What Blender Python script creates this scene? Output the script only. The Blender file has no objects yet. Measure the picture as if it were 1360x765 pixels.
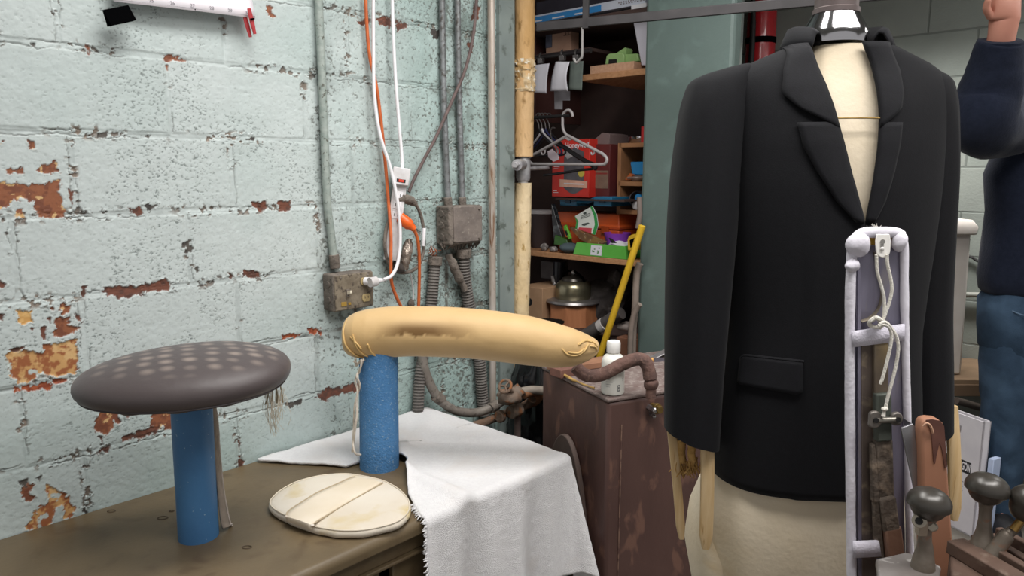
import bpy, bmesh, math, random
import numpy as np
from mathutils import Vector, Matrix, Euler, noise as mnoise
random.seed(7)
SC = bpy.context.scene
COL = SC.collection
PI = math.pi
R = math.radians
# ---------------------------------------------------------------- camera model (1360 x 765 frame)
FPX = 975.0; PITCH = R(9.0); AZ = R(43.0); DW = 2.04; HC = 1.38
FW = Vector((0, math.cos(PITCH), -math.sin(PITCH))); UP = Vector((0, math.sin(PITCH), math.cos(PITCH))); RT = Vector((1, 0, 0))
CAM = Vector((0, 0, HC))
TD = Vector((math.sin(AZ), math.cos(AZ), 0)); ND = Vector((-math.cos(AZ), math.sin(AZ), 0))   # along the block wall, into the block wall
WROT = PI / 2 - AZ
def ray(x, y): return FW + RT * ((x - 680) / FPX) - UP * ((y - 382.5) / FPX)
def onz(x, y, z): v = ray(x, y); return CAM + v * ((z - HC) / v.z)
def ony(x, y, Y): v = ray(x, y); return CAM + v * (Y / v.y)
def onw(x, y, off=0.0): v = ray(x, y); return CAM + v * ((DW - off) / v.dot(ND))
def ont(x, y, t): v = ray(x, y); return CAM + v * (t / v.dot(TD))
def W(t, off, z): return TD * t + ND * (DW - off) + Vector((0, 0, z))
def wt(p): return p.dot(TD)
def woff(p): return DW - p.dot(ND)

# ---------------------------------------------------------------- materials
def s2l(c):
    if isinstance(c, str):
        c = c.lstrip('#'); c = tuple(int(c[i:i + 2], 16) / 255 for i in (0, 2, 4))
    return tuple(((v / 12.92) if v <= 0.04045 else ((v + 0.055) / 1.055) ** 2.4) for v in c[:3]) + (1.0,)
MATS = {}
def mat(name, c1, c2=None, scale=20.0, rough=0.6, metal=0.0, bump=0.0, bscale=None, c3=None, thr=(0.35, 0.65), sheen=0.0,
        spec=0.5, stretch=None, alpha=None, trans=0.0, coat=0.0, detail=6.0, thr3=(0.6, 0.66), scale3=None):
    if name in MATS: return MATS[name]
    m = bpy.data.materials.new(name); m.use_nodes = True
    nt = m.node_tree; N = nt.nodes; L = nt.links
    b = N['Principled BSDF']
    b.inputs['Base Color'].default_value = s2l(c1)
    b.inputs['Roughness'].default_value = rough; b.inputs['Metallic'].default_value = metal
    b.inputs['Specular IOR Level'].default_value = spec
    if sheen: b.inputs['Sheen Weight'].default_value = sheen; b.inputs['Sheen Roughness'].default_value = 0.5
    if trans: b.inputs['Transmission Weight'].default_value = trans
    if coat: b.inputs['Coat Weight'].default_value = coat
    if alpha is not None: b.inputs['Alpha'].default_value = alpha
    tc = N.new('ShaderNodeTexCoord'); vec = tc.outputs['Object']
    if stretch:
        mp = N.new('ShaderNodeMapping'); mp.inputs['Scale'].default_value = stretch; L.new(vec, mp.inputs['Vector']); vec = mp.outputs['Vector']
    if c2 is not None:
        nz = N.new('ShaderNodeTexNoise'); nz.inputs['Scale'].default_value = scale; nz.inputs['Detail'].default_value = detail
        L.new(vec, nz.inputs['Vector'])
        cr = N.new('ShaderNodeValToRGB'); cr.color_ramp.elements[0].position = thr[0]; cr.color_ramp.elements[1].position = thr[1]
        cr.color_ramp.elements[0].color = s2l(c1); cr.color_ramp.elements[1].color = s2l(c2)
        L.new(nz.outputs['Fac'], cr.inputs['Fac']); out = cr.outputs['Color']
        if c3 is not None:
            n3 = N.new('ShaderNodeTexNoise'); n3.inputs['Scale'].default_value = scale3 or scale * 3.1; n3.inputs['Detail'].default_value = 4; n3.inputs['W' if False else 'Distortion'].default_value = 0.4
            L.new(vec, n3.inputs['Vector'])
            r3 = N.new('ShaderNodeValToRGB'); r3.color_ramp.elements[0].position = thr3[0]; r3.color_ramp.elements[1].position = thr3[1]
            L.new(n3.outputs['Fac'], r3.inputs['Fac'])
            mx = N.new('ShaderNodeMix'); mx.data_type = 'RGBA'
            L.new(r3.outputs['Color'], mx.inputs[0]); L.new(out, mx.inputs[6]); mx.inputs[7].default_value = s2l(c3); out = mx.outputs[2]
        L.new(out, b.inputs['Base Color'])
    if bump:
        nb = N.new('ShaderNodeTexNoise'); nb.inputs['Scale'].default_value = bscale or scale * 2; nb.inputs['Detail'].default_value = 5
        L.new(vec, nb.inputs['Vector'])
        bp = N.new('ShaderNodeBump'); bp.inputs['Strength'].default_value = bump; bp.inputs['Distance'].default_value = 0.01
        L.new(nb.outputs['Fac'], bp.inputs['Height']); L.new(bp.outputs['Normal'], b.inputs['Normal'])
    MATS[name] = m
    return m

# ---------------------------------------------------------------- mesh builder (world coordinates)
class MB:
    def __init__(s): s.v = []; s.f = []; s.mi = []; s.cur = 0
    def m(s, i): s.cur = i; return s
    def add(s, verts, faces):
        o = len(s.v); s.v += [Vector(p) for p in verts]
        s.f += [tuple(i + o for i in f) for f in faces]; s.mi += [s.cur] * len(faces)
        return s
    def box(s, c, size, rz=0.0, M=None):
        hx, hy, hz = (q / 2 for q in size)
        M = M if M is not None else (Matrix.Rotation(rz, 3, 'Z') if rz else Matrix.Identity(3))
        vs = [Vector(c) + M @ Vector((x * hx, y * hy, z * hz)) for z in (-1, 1) for y in (-1, 1) for x in (-1, 1)]
        return s.add(vs, [(0, 2, 3, 1), (4, 5, 7, 6), (0, 1, 5, 4), (2, 6, 7, 3), (0, 4, 6, 2), (1, 3, 7, 5)])
    def tube(s, pts, r, seg=10, caps=True, closed=False, flat=1.0):
        pts = [Vector(p) for p in pts]; n = len(pts); rs = list(r) if hasattr(r, '__len__') else [r] * n
        d0 = (pts[1] - pts[0]).normalized()
        a = Vector((0, 0, 1)) if abs(d0.z) < .9 else Vector((1, 0, 0))
        u = d0.cross(a).normalized(); rings = []
        for i in range(n):
            if closed: d = (pts[(i + 1) % n] - pts[i - 1]).normalized()
            else: d = (pts[min(i + 1, n - 1)] - pts[max(i - 1, 0)]).normalized()
            u = (u - d * u.dot(d)).normalized(); w = d.cross(u)
            rings.append([pts[i] + (u * math.cos(2 * PI * k / seg) + w * math.sin(2 * PI * k / seg) * flat) * rs[i] for k in range(seg)])
        return s.loft(rings, caps, wrap=closed)
    def loft(s, rings, caps=True, wrap=False, ring_closed=True):
        n = len(rings); k = len(rings[0]); fs = []
        for i in range(n if wrap else n - 1):
            j = (i + 1) % n
            for q in range(k if ring_closed else k - 1):
                p = (q + 1) % k
                fs.append((i * k + q, i * k + p, j * k + p, j * k + q))
        if caps and not wrap and ring_closed:
            fs.append(tuple(range(k - 1, -1, -1))); fs.append(tuple((n - 1) * k + q for q in range(k)))
        return s.add([p for r in rings for p in r], fs)
    def lathe(s, prof, o, axis=(0, 0, 1), seg=24, caps=True, flat=None):
        ax = Vector(axis).normalized(); a = Vector((0, 0, 1)) if abs(ax.z) < .9 else Vector((1, 0, 0))
        u = ax.cross(a).normalized(); w = ax.cross(u); o = Vector(o)
        return s.loft([[o + ax * z + (u * math.cos(2 * PI * k / seg) + w * math.sin(2 * PI * k / seg)) * max(r, 1e-4) for k in range(seg)] for r, z in prof], caps)
    def cyl(s, a, b, r, seg=16): return s.tube([a, b], r, seg)
    def prism(s, poly, vec):
        poly = [Vector(p) for p in poly]; vec = Vector(vec); k = len(poly)
        vs = poly + [p + vec for p in poly]
        return s.add(vs, [tuple(range(k - 1, -1, -1)), tuple(range(k, 2 * k))] + [(i, (i + 1) % k, k + (i + 1) % k, k + i) for i in range(k)])
    def ell(s, c, rad, seg=16, rings=10, M=None):
        M = M if M is not None else Matrix.Identity(3); c = Vector(c)
        rr = []
        for i in range(rings + 1):
            th = PI * i / rings; q = max(math.sin(th), 1e-3)
            rr.append([c + M @ Vector((rad[0] * q * math.cos(2 * PI * k / seg), rad[1] * q * math.sin(2 * PI * k / seg), -rad[2] * math.cos(th))) for k in range(seg)])
        return s.loft(rr, True)
    def grid(s, fn, nu, nv):
        vs = [fn(i / nu, j / nv) for j in range(nv + 1) for i in range(nu + 1)]
        return s.add(vs, [(j * (nu + 1) + i, j * (nu + 1) + i + 1, (j + 1) * (nu + 1) + i + 1, (j + 1) * (nu + 1) + i) for j in range(nv) for i in range(nu)])
    def jitter(s, amp, freq, seed=0.0):
        for p in s.v:
            q = Vector(p) * freq + Vector((seed, seed * 1.7, 0))
            p += mnoise.noise_vector(q) * amp
        return s
    def build(s, name, m, parent=None, smooth=True, bevel=0.0, subsurf=0, solid=0.0, ang=40, loc=None, bseg=2, fixn=True):
        me = bpy.data.meshes.new(name)
        M = WM.get(parent.name, Matrix.Identity(4)) if parent is not None else Matrix.Identity(4)
        if parent is None:
            if loc is None:
                xs = [p.x for p in s.v]; ys = [p.y for p in s.v]; zs = [p.z for p in s.v]
                loc = Vector(((min(xs) + max(xs)) / 2, (min(ys) + max(ys)) / 2, min(zs)))
            M = Matrix.Translation(loc)
        Mi = M.inverted()
        me.from_pydata([Mi @ p for p in s.v], [], s.f)
        for q in (m if isinstance(m, (list, tuple)) else [m]): me.materials.append(q)
        if len(me.materials) > 1: me.polygons.foreach_set('material_index', s.mi)
        me.update()
        if fixn:
            bm = bmesh.new(); bm.from_mesh(me); bmesh.ops.recalc_face_normals(bm, faces=bm.faces); bm.to_mesh(me); bm.free()
        if smooth:
            me.shade_smooth(); me.set_sharp_from_angle(angle=R(ang))
        o = bpy.data.objects.new(name, me); COL.objects.link(o)
        if parent is not None: o.parent = parent; WM[o.name] = M.copy()
        else: o.location = loc; WM[o.name] = M
        if bevel:
            b = o.modifiers.new('Bevel', 'BEVEL'); b.width = bevel; b.segments = bseg; b.limit_method = 'ANGLE'; b.angle_limit = R(35); b.harden_normals = False
        if solid:
            b = o.modifiers.new('Solidify', 'SOLIDIFY'); b.thickness = solid; b.offset = 0
        if subsurf:
            b = o.modifiers.new('Subdivision', 'SUBSURF'); b.levels = subsurf; b.render_levels = subsurf
        return o
WM = {}
def tag(o, label=None, cat=None, group=None, kind=None):
    if label: o['label'] = label
    if cat: o['category'] = cat
    if group: o['group'] = group
    if kind: o['kind'] = kind
    return o
def thing(name, label, cat, loc, rz=0.0, group=None):
    o = bpy.data.objects.new(name, None); COL.objects.link(o); o.empty_display_size = 0.05
    o.location = Vector(loc); o.rotation_euler = (0, 0, rz)
    WM[o.name] = Matrix.Translation(Vector(loc)) @ Matrix.Rotation(rz, 4, 'Z')
    return tag(o, label, cat, group)
def struct(mb, name, m, **k): return tag(mb.build(name, m, **k), kind='structure')
def dup(root, loc, rz, label):
    c = root.copy(); COL.objects.link(c); c.location = Vector(loc); c.rotation_euler = (0, 0, rz); c['label'] = label
    for ch in list(root.children):
        d = ch.copy(); COL.objects.link(d); d.parent = c
        for g in list(ch.children):
            e = g.copy(); COL.objects.link(e); e.parent = d
    return c
def spline(P, n=8, closed=False):
    P = [Vector(p) for p in P]; out = []; k = len(P)
    for i in range(k if closed else k - 1):
        if closed: a, b, c, d = P[i - 1], P[i], P[(i + 1) % k], P[(i + 2) % k]
        else: a, b, c, d = P[max(i - 1, 0)], P[i], P[i + 1], P[min(i + 2, k - 1)]
        for j in range(n):
            t = j / n
            out.append(0.5 * ((2 * b) + (c - a) * t + (2 * a - 5 * b + 4 * c - d) * t * t + (3 * b - a - 3 * c + d) * t ** 3))
    if not closed: out.append(P[-1].copy())
    return out
def lerp(a, b, t): return a + (b - a) * t
def interp(tab, x):
    if x <= tab[0][0]: return tab[0][1]
    for (a, b), (c, d) in zip(tab, tab[1:]):
        if x <= c: return b + (d - b) * (x - a) / (c - a)
    return tab[-1][1]
def text(body, name, m, parent, o, ux, uy, size, bold=False, align='CENTER', ext=0.0004, sx=1.0):
    """lettering as a thin mesh lying on a face: o = anchor, ux = reading direction, uy = up"""
    cu = bpy.data.curves.new(name, 'FONT'); cu.body = body; cu.size = size; cu.align_x = align; cu.align_y = 'CENTER'; cu.extrude = ext
    if bold: cu.offset = size * 0.018
    tmp = bpy.data.objects.new(name + '_tmp', cu); COL.objects.link(tmp)
    dg = bpy.context.evaluated_depsgraph_get(); me = bpy.data.meshes.new_from_object(tmp.evaluated_get(dg))
    bpy.data.objects.remove(tmp); bpy.data.curves.remove(cu)
    ux = Vector(ux).normalized(); uy = (Vector(uy) - ux * Vector(uy).dot(ux)).normalized(); uz = ux.cross(uy)
    mb = MB(); mb.add([Vector(o) + ux * v.co.x * sx + uy * v.co.y + uz * v.co.z for v in me.vertices], [tuple(p.vertices) for p in me.polygons])
    bpy.data.meshes.remove(me)
    return mb.build(name, m, parent, smooth=False, fixn=False)
# ================================================================ SETTING: painted block wall with peeling paint
_rs = np.random.RandomState(11)
_LAT = [_rs.rand(256, 256) for _ in range(8)]
def vnoise(x, y, k=0):
    xi = np.floor(x).astype(int); yi = np.floor(y).astype(int); fx = x - xi; fy = y - yi
    fx = fx * fx * (3 - 2 * fx); fy = fy * fy * (3 - 2 * fy)
    A = _LAT[k % 8]; x0 = xi & 255; x1 = (xi + 1) & 255; y0 = yi & 255; y1 = (yi + 1) & 255
    return (A[x0, y0] * (1 - fx) + A[x1, y0] * fx) * (1 - fy) + (A[x0, y1] * (1 - fx) + A[x1, y1] * fx) * fy
def fbm(x, y, f, o=4, k=0, g=.55):
    s = 0; a = 1; t = 0
    for i in range(o):
        s = s + a * vnoise(x * f + 17.3 * i + 5.1 * k, y * f + 9.7 * i + 3.3 * k, k + i); t += a; a *= g; f *= 2.03
    return s / t
def sstep(a, b, x):
    q = np.clip((x - a) / (b - a), 0, 1); return q * q * (3 - 2 * q)
WALL_END = 2.16
tt = np.concatenate([np.arange(-1.4, .32, .02), np.arange(.32, WALL_END, .0022), [WALL_END]])
zz = np.concatenate([np.arange(0, .47, .02), np.arange(.47, 2.06, .0022), np.arange(2.06, 2.9, .03), [2.9]])
T, Z = np.meshgrid(tt, zz)
MZ0 = 1.679; CH = .2032
wob = (fbm(T, Z, 9, 3, 1) - .5)
# mortar courses
row = (MZ0 - Z) / CH; ri = np.floor(row).astype(int)      # row index below line 0
dz = np.abs(row - np.round(row)) * CH
# head joints, staggered
JT = {-2: .80, -1: .597, 0: .845, 1: .60, 2: .872, 3: .592, 4: .85, 5: .565, 6: .85}
joff = np.zeros_like(T)
for r_ in range(-8, 9):
    joff[ri == r_] = JT.get(r_, .6 if r_ % 2 else .85)
jx = (T - joff) / .4115; dt = np.abs(jx - np.round(jx)) * .4115
bid = (np.round(jx - .5).astype(int) * 7 + ri * 13) & 255
brand = _LAT[3][bid, (ri * 5) & 255]
wd = wob * .010
dm = np.minimum(dz, dt * 1.15) + wd
mort = 1 - sstep(.004, .0105, dm)
dmh = dz + wd
near = 1 - sstep(.010, .024, np.minimum(dz, dt * 1.3))
nearh = 1 - sstep(.008, .020, dz)
# base colours
def col(h): return np.array(s2l(h)[:3])
dirt_t = sstep(1.05, 1.9, T)
paintA, paintB = col('#c4cdcc'), col('#9cb1ad')
low = sstep(1.0, .5, Z) * .9
mixp = np.clip(dirt_t * .8 + low * .5 + (fbm(T, Z, 3, 3, 2) - .5) * .9 + (brand - .5) * .22, 0, 1)[..., None]
C = paintA * (1 - mixp) + paintB * mixp
C = C * (1 + (fbm(T, Z, 60, 3, 4) - .5)[..., None] * .10)
Hh = np.zeros_like(T)
Hh += (fbm(T, Z, 5, 3, 5) - .5) * .005 + (fbm(T, Z, 90, 3, 6) - .5) * .0016 + (brand - .5) * .003
Hh -= mort * (.0003 + .0028 * fbm(T, Z, 22, 3, 7))
def blend(mask, c):
    global C
    c = np.array(c); mk = np.clip(mask, 0, 1)[..., None]
    C = C * (1 - mk) + (c if c.ndim > 1 else c[None, None, :]) * mk
# streaky soot in the mortar and grime to the right
blend(mort * .22 * sstep(.40, .65, fbm(T, Z, 14, 3, 1)), col('#7d8584'))
# pores of the block faces: slanting little pits, denser on some blocks
px_ = fbm(T * 1.0 + Z * .55, Z * 1.5, 190, 2, 2); dens = sstep(.42, .62, fbm(T, Z, 4.2, 3, 6))
pit = sstep(.74 - .09 * dens - .03 * dirt_t, .84 - .07 * dens, px_) * (1 - mort)
blend(pit * (.35 + .6 * dens), col('#7f8886')); Hh -= pit * .0010
# thin cracks that follow the edge of the mortar
cw = fbm(T, Z, 30, 4, 3) - .5
sgz = (row - np.round(row)) > 0
ck = (1 - sstep(.0006, .0019, np.abs(dz - .0085 + cw * .020))) * np.where(sgz, sstep(.47, .56, fbm(T, Z * .3, 7, 3, 5)), sstep(.56, .62, fbm(T, Z * .3, 8, 3, 2)))
sgt = (jx - np.round(jx)) > 0
ck2 = (1 - sstep(.0006, .0018, np.abs(dt - .0075 + cw * .016))) * np.where(sgt, sstep(.52, .60, fbm(T * .3, Z, 9, 3, 4)), sstep(.58, .64, fbm(T * .3, Z, 9, 3, 6))) * (dz > .01)
ckm = np.clip(ck + ck2 * .8, 0, 1)
blend(ckm * .65, col('#56544f')); Hh -= ckm * .003
# lifted, curling flakes along the joints: bright lips beside dark hollows
fl = fbm(T, Z * 1.3, 74, 4, 0); gate = sstep(.45, .55, fbm(T, Z, 6.5, 3, 7))
hole = sstep(.60, .63, fl) * near * gate
lip = sstep(.535, .575, fl) * (1 - sstep(.585, .60, fl)) * near * gate
big = hole * nearh
blend(lip * .35, col('#d5dcdb')); Hh += lip * .0026
Hh -= hole * .0026
brn = fbm(T, Z, 12, 2, 5)[..., None]
blend(hole * .9, col('#55504c') * (1 - brn) + col('#85705f') * brn)
# scattered chips, more and more of them near the pipes and the corner
tg = sstep(1.20, 1.42, T) * .55 + sstep(1.55, 2.0, T) * .45
pipeprox = np.zeros_like(T)
for pt_, w_ in ((1.318, .035), (1.838, .05), (1.905, .05), (2.085, .05)):
    pipeprox = np.maximum(pipeprox, np.exp(-((T - pt_) / w_) ** 2))
pipeprox *= sstep(.4, .62, fbm(T * 1.0, Z, 9, 3, 2)) + .35
boxprox = np.exp(-(((T - 1.40) / .16) ** 2 + ((Z - .93) / .13) ** 2)) + .9 * np.exp(-(((T - 1.9) / .16) ** 2 + ((Z - .95) / .25) ** 2))
ch = fbm(T + .3 * Z, Z, 115, 4, 3)
amt = np.clip(tg * .55 + pipeprox * .55 + boxprox * .75, 0, 1.3)
chip = sstep(.70 - .115 * amt, .73 - .115 * amt, ch) * np.clip(amt * 2.5, 0, 1)
blend(chip * .75, col('#5d5c56')); Hh -= chip * .0012
grm = np.clip(amt * .75 + pipeprox * .45 * tg, 0, 1) * sstep(.38, .68, fbm(T, Z * .7, 16, 4, 1))
blend(grm * .70, col('#66706b'))
dark_mortar = mort * boxprox * sstep(.3, .5, fbm(T, Z, 18, 3, 4))
blend(dark_mortar, col('#5f564d'))
# ---- patches where the paint has come off down to brown block (their outlines, in wall metres)
def sd_poly(P, X, Y):
    d = np.full(X.shape, 1e9); s = np.ones(X.shape)
    n_ = len(P)
    for i in range(n_):
        ax, ay = P[i]; bx, by = P[i - 1]
        ex, ey = bx - ax, by - ay; wx, wy = X - ax, Y - ay
        q = np.clip((wx * ex + wy * ey) / (ex * ex + ey * ey + 1e-12), 0, 1)
        d = np.minimum(d, (wx - ex * q) ** 2 + (wy - ey * q) ** 2)
        c1, c2, c3 = Y >= ay, Y < by, ex * wy > ey * wx
        f_ = (c1 & c2 & c3) | (~c1 & ~c2 & ~c3); s = np.where(f_, -s, s)
    return s * np.sqrt(d)
Z1, Z2, Z3, Z5, Z6, Z7, Z8 = (0, 0, 3.825), (200, 0, 3.1875), (0, 200, 3.825), (0, 380, 3.825), (0, 530, 4.025), (270, 400, 3.035), (440, 0, 2.942)
Z4 = (200, 220, 3.1875); ID = (0, 0, 1)
PATCH = [
 (Z3, 'b', [(-60,160),(0,165),(120,172),(300,160),(318,230),(330,335),(290,342),(200,335),(178,285),(165,255),(90,245),(30,278),(0,288),(-60,290)]),
 (Z3, 'b', [(25,95),(120,88),(122,118),(40,115)]), (Z3, 'b', [(180,100),(220,78),(288,62),(298,110),(240,118)]),
 (Z3, 'm', [(345,192),(372,215),(370,270),(350,240)]), (Z3, 'b', [(80,300),(118,292),(125,335),(90,335)]),
 (Z3, 'm', [(655,290),(715,285),(742,325),(700,332)]), (Z3, 'm', [(410,690),(445,685),(430,750),(415,740)]), (Z3, 'm', [(-20,660),(30,680),(20,705),(-20,700)]),
 (Z1, 'b', [(437,232),(462,235),(475,275),(450,280)]), (Z1, 'b', [(140,710),(185,708),(180,755),(152,755)]), (Z1, 'b', [(-10,712),(25,715),(0,742)]),
 (Z1, 'd', [(480,685),(555,665),(540,690),(500,700)]), (Z1, 'd', [(715,690),(765,688),(760,702)]), (Z1, 'd', [(155,225),(172,220),(175,240)]),
 (Z2, 'b', [(52,232),(85,230),(152,255),(140,266),(85,262),(55,262)]), (Z2, 'b', [(60,275),(76,276),(72,298)]), (Z2, 'b', [(490,22),(512,30),(532,70),(508,76),(497,50)]),
 (Z2, 'd', [(660,318),(700,316),(700,330)]), (Z2, 'd', [(405,590),(448,580),(440,598)]),
 (ID, 'm', [(139,383),(157,379),(180,381.7),(200,376),(219,371.5),(227.5,377),(224,385),(200,387),(170,395.5),(141,394.5)]),
 (Z4, 'm', [(430,155),(490,145),(500,180),(470,192),(440,185)]), (Z4, 'm', [(540,155),(592,148),(594,186),(548,188)]), (Z4, 'm', [(393,440),(462,445),(463,472),(391,473)]),
 (Z4, 'm', [(325,450),(345,455),(340,480)]), (Z4, 'r', [(553,718),(640,708),(635,722),(560,733)]), (Z4, 'r', [(663,690),(715,688),(720,715),(670,710)]), (Z4, 'd', [(135,325),(165,318),(182,372),(150,362)]),
 (Z4, 'd', [(-30,170),(35,165),(0,200)]), (Z4, 'd', [(185,435),(203,430),(200,450)]), (Z4, 'd', [(200,490),(225,510),(205,515)]),
 (Z5, 'o', [(28,345),(60,325),(130,318),(180,345),(215,345),(222,302),(320,285),(385,272),(398,400),(380,440),(300,462),(210,452),(150,492),(90,492),(48,450)]),
 (Z5, 'b', [(278,170),(350,158),(345,200),(408,208),(380,238),(330,252),(272,258),(260,235),(285,215)]), (Z5, 'b', [(303,93),(357,93),(352,142),(318,142)]),
 (Z5, 'm', [(383,140),(415,143),(413,187),(380,172)]), (Z5, 'b', [(253,103),(281,110),(270,132)]), (Z5, 'y', [(88,125),(162,123),(166,180),(125,194),(95,180)]),
 (Z5, 'r', [(75,512),(150,498),(262,492),(255,530),(205,530),(80,537)]), (Z5, 'm', [(42,322),(100,308),(125,290),(132,318),(60,338)]), (Z5, 'r', [(270,475),(345,462),(350,485),(280,500)]),
 (Z5, 'm', [(-20,140),(20,145),(10,165),(-20,160)]), (Z5, 'm', [(155,215),(172,212),(165,238)]), (Z5, 'm', [(200,215),(232,210),(225,270),(210,240)]), (Z5, 'm', [(245,165),(258,160),(255,190)]),
 (Z6, 'b', [(503,105),(550,60),(560,40),(640,30),(642,132),(605,108),(592,198),(545,180),(508,176)]), (Z6, 'b', [(805,95),(860,45),(890,20),(930,40),(925,170),(885,162),(880,120),(830,182),(803,152)]),
 (Z6, 'm', [(650,198),(750,168),(850,148),(842,182),(740,207),(660,228)]), (Z6, 'm', [(523,200),(557,205),(547,237)]), (Z6, 'm', [(530,255),(590,248),(570,285),(520,290)]), (Z6, 'm', [(660,50),(692,60),(688,98)]),
 (Z6, 'b', [(103,500),(128,440),(187,458),(152,500),(188,522),(148,560)]), (Z6, 'd', [(100,440),(150,425),(140,470),(105,465)]), (Z6, 'd', [(195,425),(220,415),(212,440)]), (Z6, 'd', [(425,585),(465,580),(462,610),(430,615)]),
 (Z6, 'o', [(245,462),(262,455),(275,485),(320,488),(388,545),(405,622),(338,642),(352,560),(290,602),(272,662),(200,697),(130,704),(158,650),(212,580),(258,560),(270,530)]),
 (Z7, 'm', [(142,560),(150,575),(145,600)]), (Z7, 'm', [(150,618),(164,660),(150,688),(136,648)]), (Z7, 'd', [(330,410),(400,395),(395,420),(350,430)]), (Z7, 'm', [(450,390),(500,350),(560,345),(640,325),(640,360),(560,372),(490,402)]),
 (Z8, 'm', [(95,85),(155,65),(160,85),(130,100)]), (Z8, 'm', [(178,72),(205,60),(237,65),(238,108),(190,97)]), (Z8, 'm', [(253,78),(302,90),(297,107),(260,124)]), (Z8, 'm', [(555,20),(582,30),(577,82),(548,77)]), (Z8, 'm', [(528,165),(560,170),(550,200)]),
 (Z8, 'd', [(385,110),(425,120),(418,160),(400,150)]),
]
PC = {'b': ('#935d42', '#7b4c3a'), 'm': ('#744a3c', '#5e4138'), 'd': ('#5a5550', '#46423f'), 'o': ('#9f6240', '#cda06a'), 'y': ('#dcb274', '#c99a5c'), 'r': ('#a85a3a', '#8a4630')}
edge_n = (fbm(T, Z, 85, 5, 2, .62) - .5) * .026
for (ox, oy, sc_), kd, poly in PATCH:
    P3 = [onw(ox + x / sc_, oy + y / sc_) for x, y in poly]
    P2 = [(wt(p), p.z) for p in P3]
    t0, t1 = min(p[0] for p in P2) - .02, max(p[0] for p in P2) + .02; z0, z1 = min(p[1] for p in P2) - .02, max(p[1] for p in P2) + .02
    i0, i1 = np.searchsorted(tt, [t0, t1]); j0, j1 = np.searchsorted(zz, [z0, z1])
    if i1 <= i0 or j1 <= j0: continue
    sl = (slice(j0, j1), slice(i0, i1)); X, Y = T[sl], Z[sl]
    size = min(t1 - t0, z1 - z0) - .04
    en = edge_n[sl] * min(1.0, size / .03 + .25)
    sd = sd_poly(P2, X, Y) + en
    mk = 1 - sstep(-.0012, .0012, sd)
    a, b = col(PC[kd][0]), col(PC[kd][1])
    nzv = sstep(.42, .60, fbm(X, Y, 75, 3, 3))[..., None]
    base = a * (1 - nzv) + b * nzv
    if kd in 'ob':
        yv = sstep(.60 if kd == 'o' else .68, .70, fbm(X, Y, 48, 4, 6))[..., None]; base = base * (1 - yv) + col('#d8b27e') * yv
        pv = sstep(.66, .69, fbm(X, Y, 30, 4, 1))[..., None] * (1.0 if kd == 'o' else .0); base = base * (1 - pv) + col('#c3cdc9') * pv
    rim = (1 - sstep(.0, .003, np.abs(sd - .0014))) * (sd > 0) * sstep(.45, .6, fbm(X, Y, 60, 3, 7)) * .8
    C[sl] = C[sl] * (1 - mk[..., None]) + base * mk[..., None]
    C[sl] = C[sl] * (1 - .3 * rim[..., None]) + col('#d3dad7') * .3 * rim[..., None]
    Hh[sl] = Hh[sl] * (1 - .6 * mk) - mk * .0025 + rim * .002
Hh = np.clip(Hh, -.012, .012)
nv_, nu_ = T.shape
off_ = Hh
POS = np.empty((nv_ * nu_, 3), dtype=np.float32)
POS[:, 0] = (T * TD.x + (DW - off_) * ND.x).ravel(); POS[:, 1] = (T * TD.y + (DW - off_) * ND.y).ravel(); POS[:, 2] = Z.ravel()
ii = np.arange(nv_ * nu_, dtype=np.int32).reshape(nv_, nu_)
Q = np.stack([ii[:-1, :-1], ii[:-1, 1:], ii[1:, 1:], ii[1:, :-1]], -1).reshape(-1, 4)
# the wall is a slab: back and end faces close it
TH = .22
ext = []
for t_, z_ in ((-1.4, 0), (WALL_END, 0), (WALL_END, 2.9), (-1.4, 2.9)):
    ext.append(TD * t_ + ND * (DW + .013) + Vector((0, 0, z_)))
for t_, z_ in ((-1.4, 0), (WALL_END, 0), (WALL_END, 2.9), (-1.4, 2.9)):
    ext.append(TD * t_ + ND * (DW + TH) + Vector((0, 0, z_)))
nb = len(POS); POS = np.vstack([POS, np.array([list(p) for p in ext], dtype=np.float32)])
c00, c10, c11, c01 = ii[0, 0], ii[0, -1], ii[-1, -1], ii[-1, 0]
Q = np.vstack([Q, np.array([[nb + 4, nb + 7, nb + 6, nb + 5], [c10, nb + 5, nb + 6, c11], [c00, c01, nb + 7, nb + 4], [c01, c11, nb + 6, nb + 7]], dtype=np.int32)])
me = bpy.data.meshes.new('wall_left')
me.vertices.add(len(POS)); me.vertices.foreach_set('co', POS.ravel())
me.loops.add(Q.size); me.loops.foreach_set('vertex_index', Q.ravel().astype(np.int32))
me.polygons.add(len(Q)); me.polygons.foreach_set('loop_start', np.arange(0, Q.size, 4, dtype=np.int32))
me.update(calc_edges=True)
ca = me.color_attributes.new('paint', 'FLOAT_COLOR', 'POINT')
CC = np.ones((len(POS), 4), dtype=np.float32); CC[:, :3] = col('#8b9a97'); CC[:nb, :3] = C.reshape(-1, 3)
ca.data.foreach_set('color', CC.ravel())
sm = np.ones(len(Q), dtype=bool); sm[-4:] = False; me.polygons.foreach_set('use_smooth', sm)
wm = bpy.data.materials.new('peeling_block_paint'); wm.use_nodes = True
nt = wm.node_tree; b = nt.nodes['Principled BSDF']; at = nt.nodes.new('ShaderNodeAttribute'); at.attribute_name = 'paint'
nz = nt.nodes.new('ShaderNodeTexNoise'); nz.inputs['Scale'].default_value = 320; nz.inputs['Detail'].default_value = 3
bp = nt.nodes.new('ShaderNodeBump'); bp.inputs['Strength'].default_value = .14; bp.inputs['Distance'].default_value = .004
nt.links.new(at.outputs['Color'], b.inputs['Base Color']); nt.links.new(nz.outputs['Fac'], bp.inputs['Height']); nt.links.new(bp.outputs['Normal'], b.inputs['Normal'])
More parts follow.
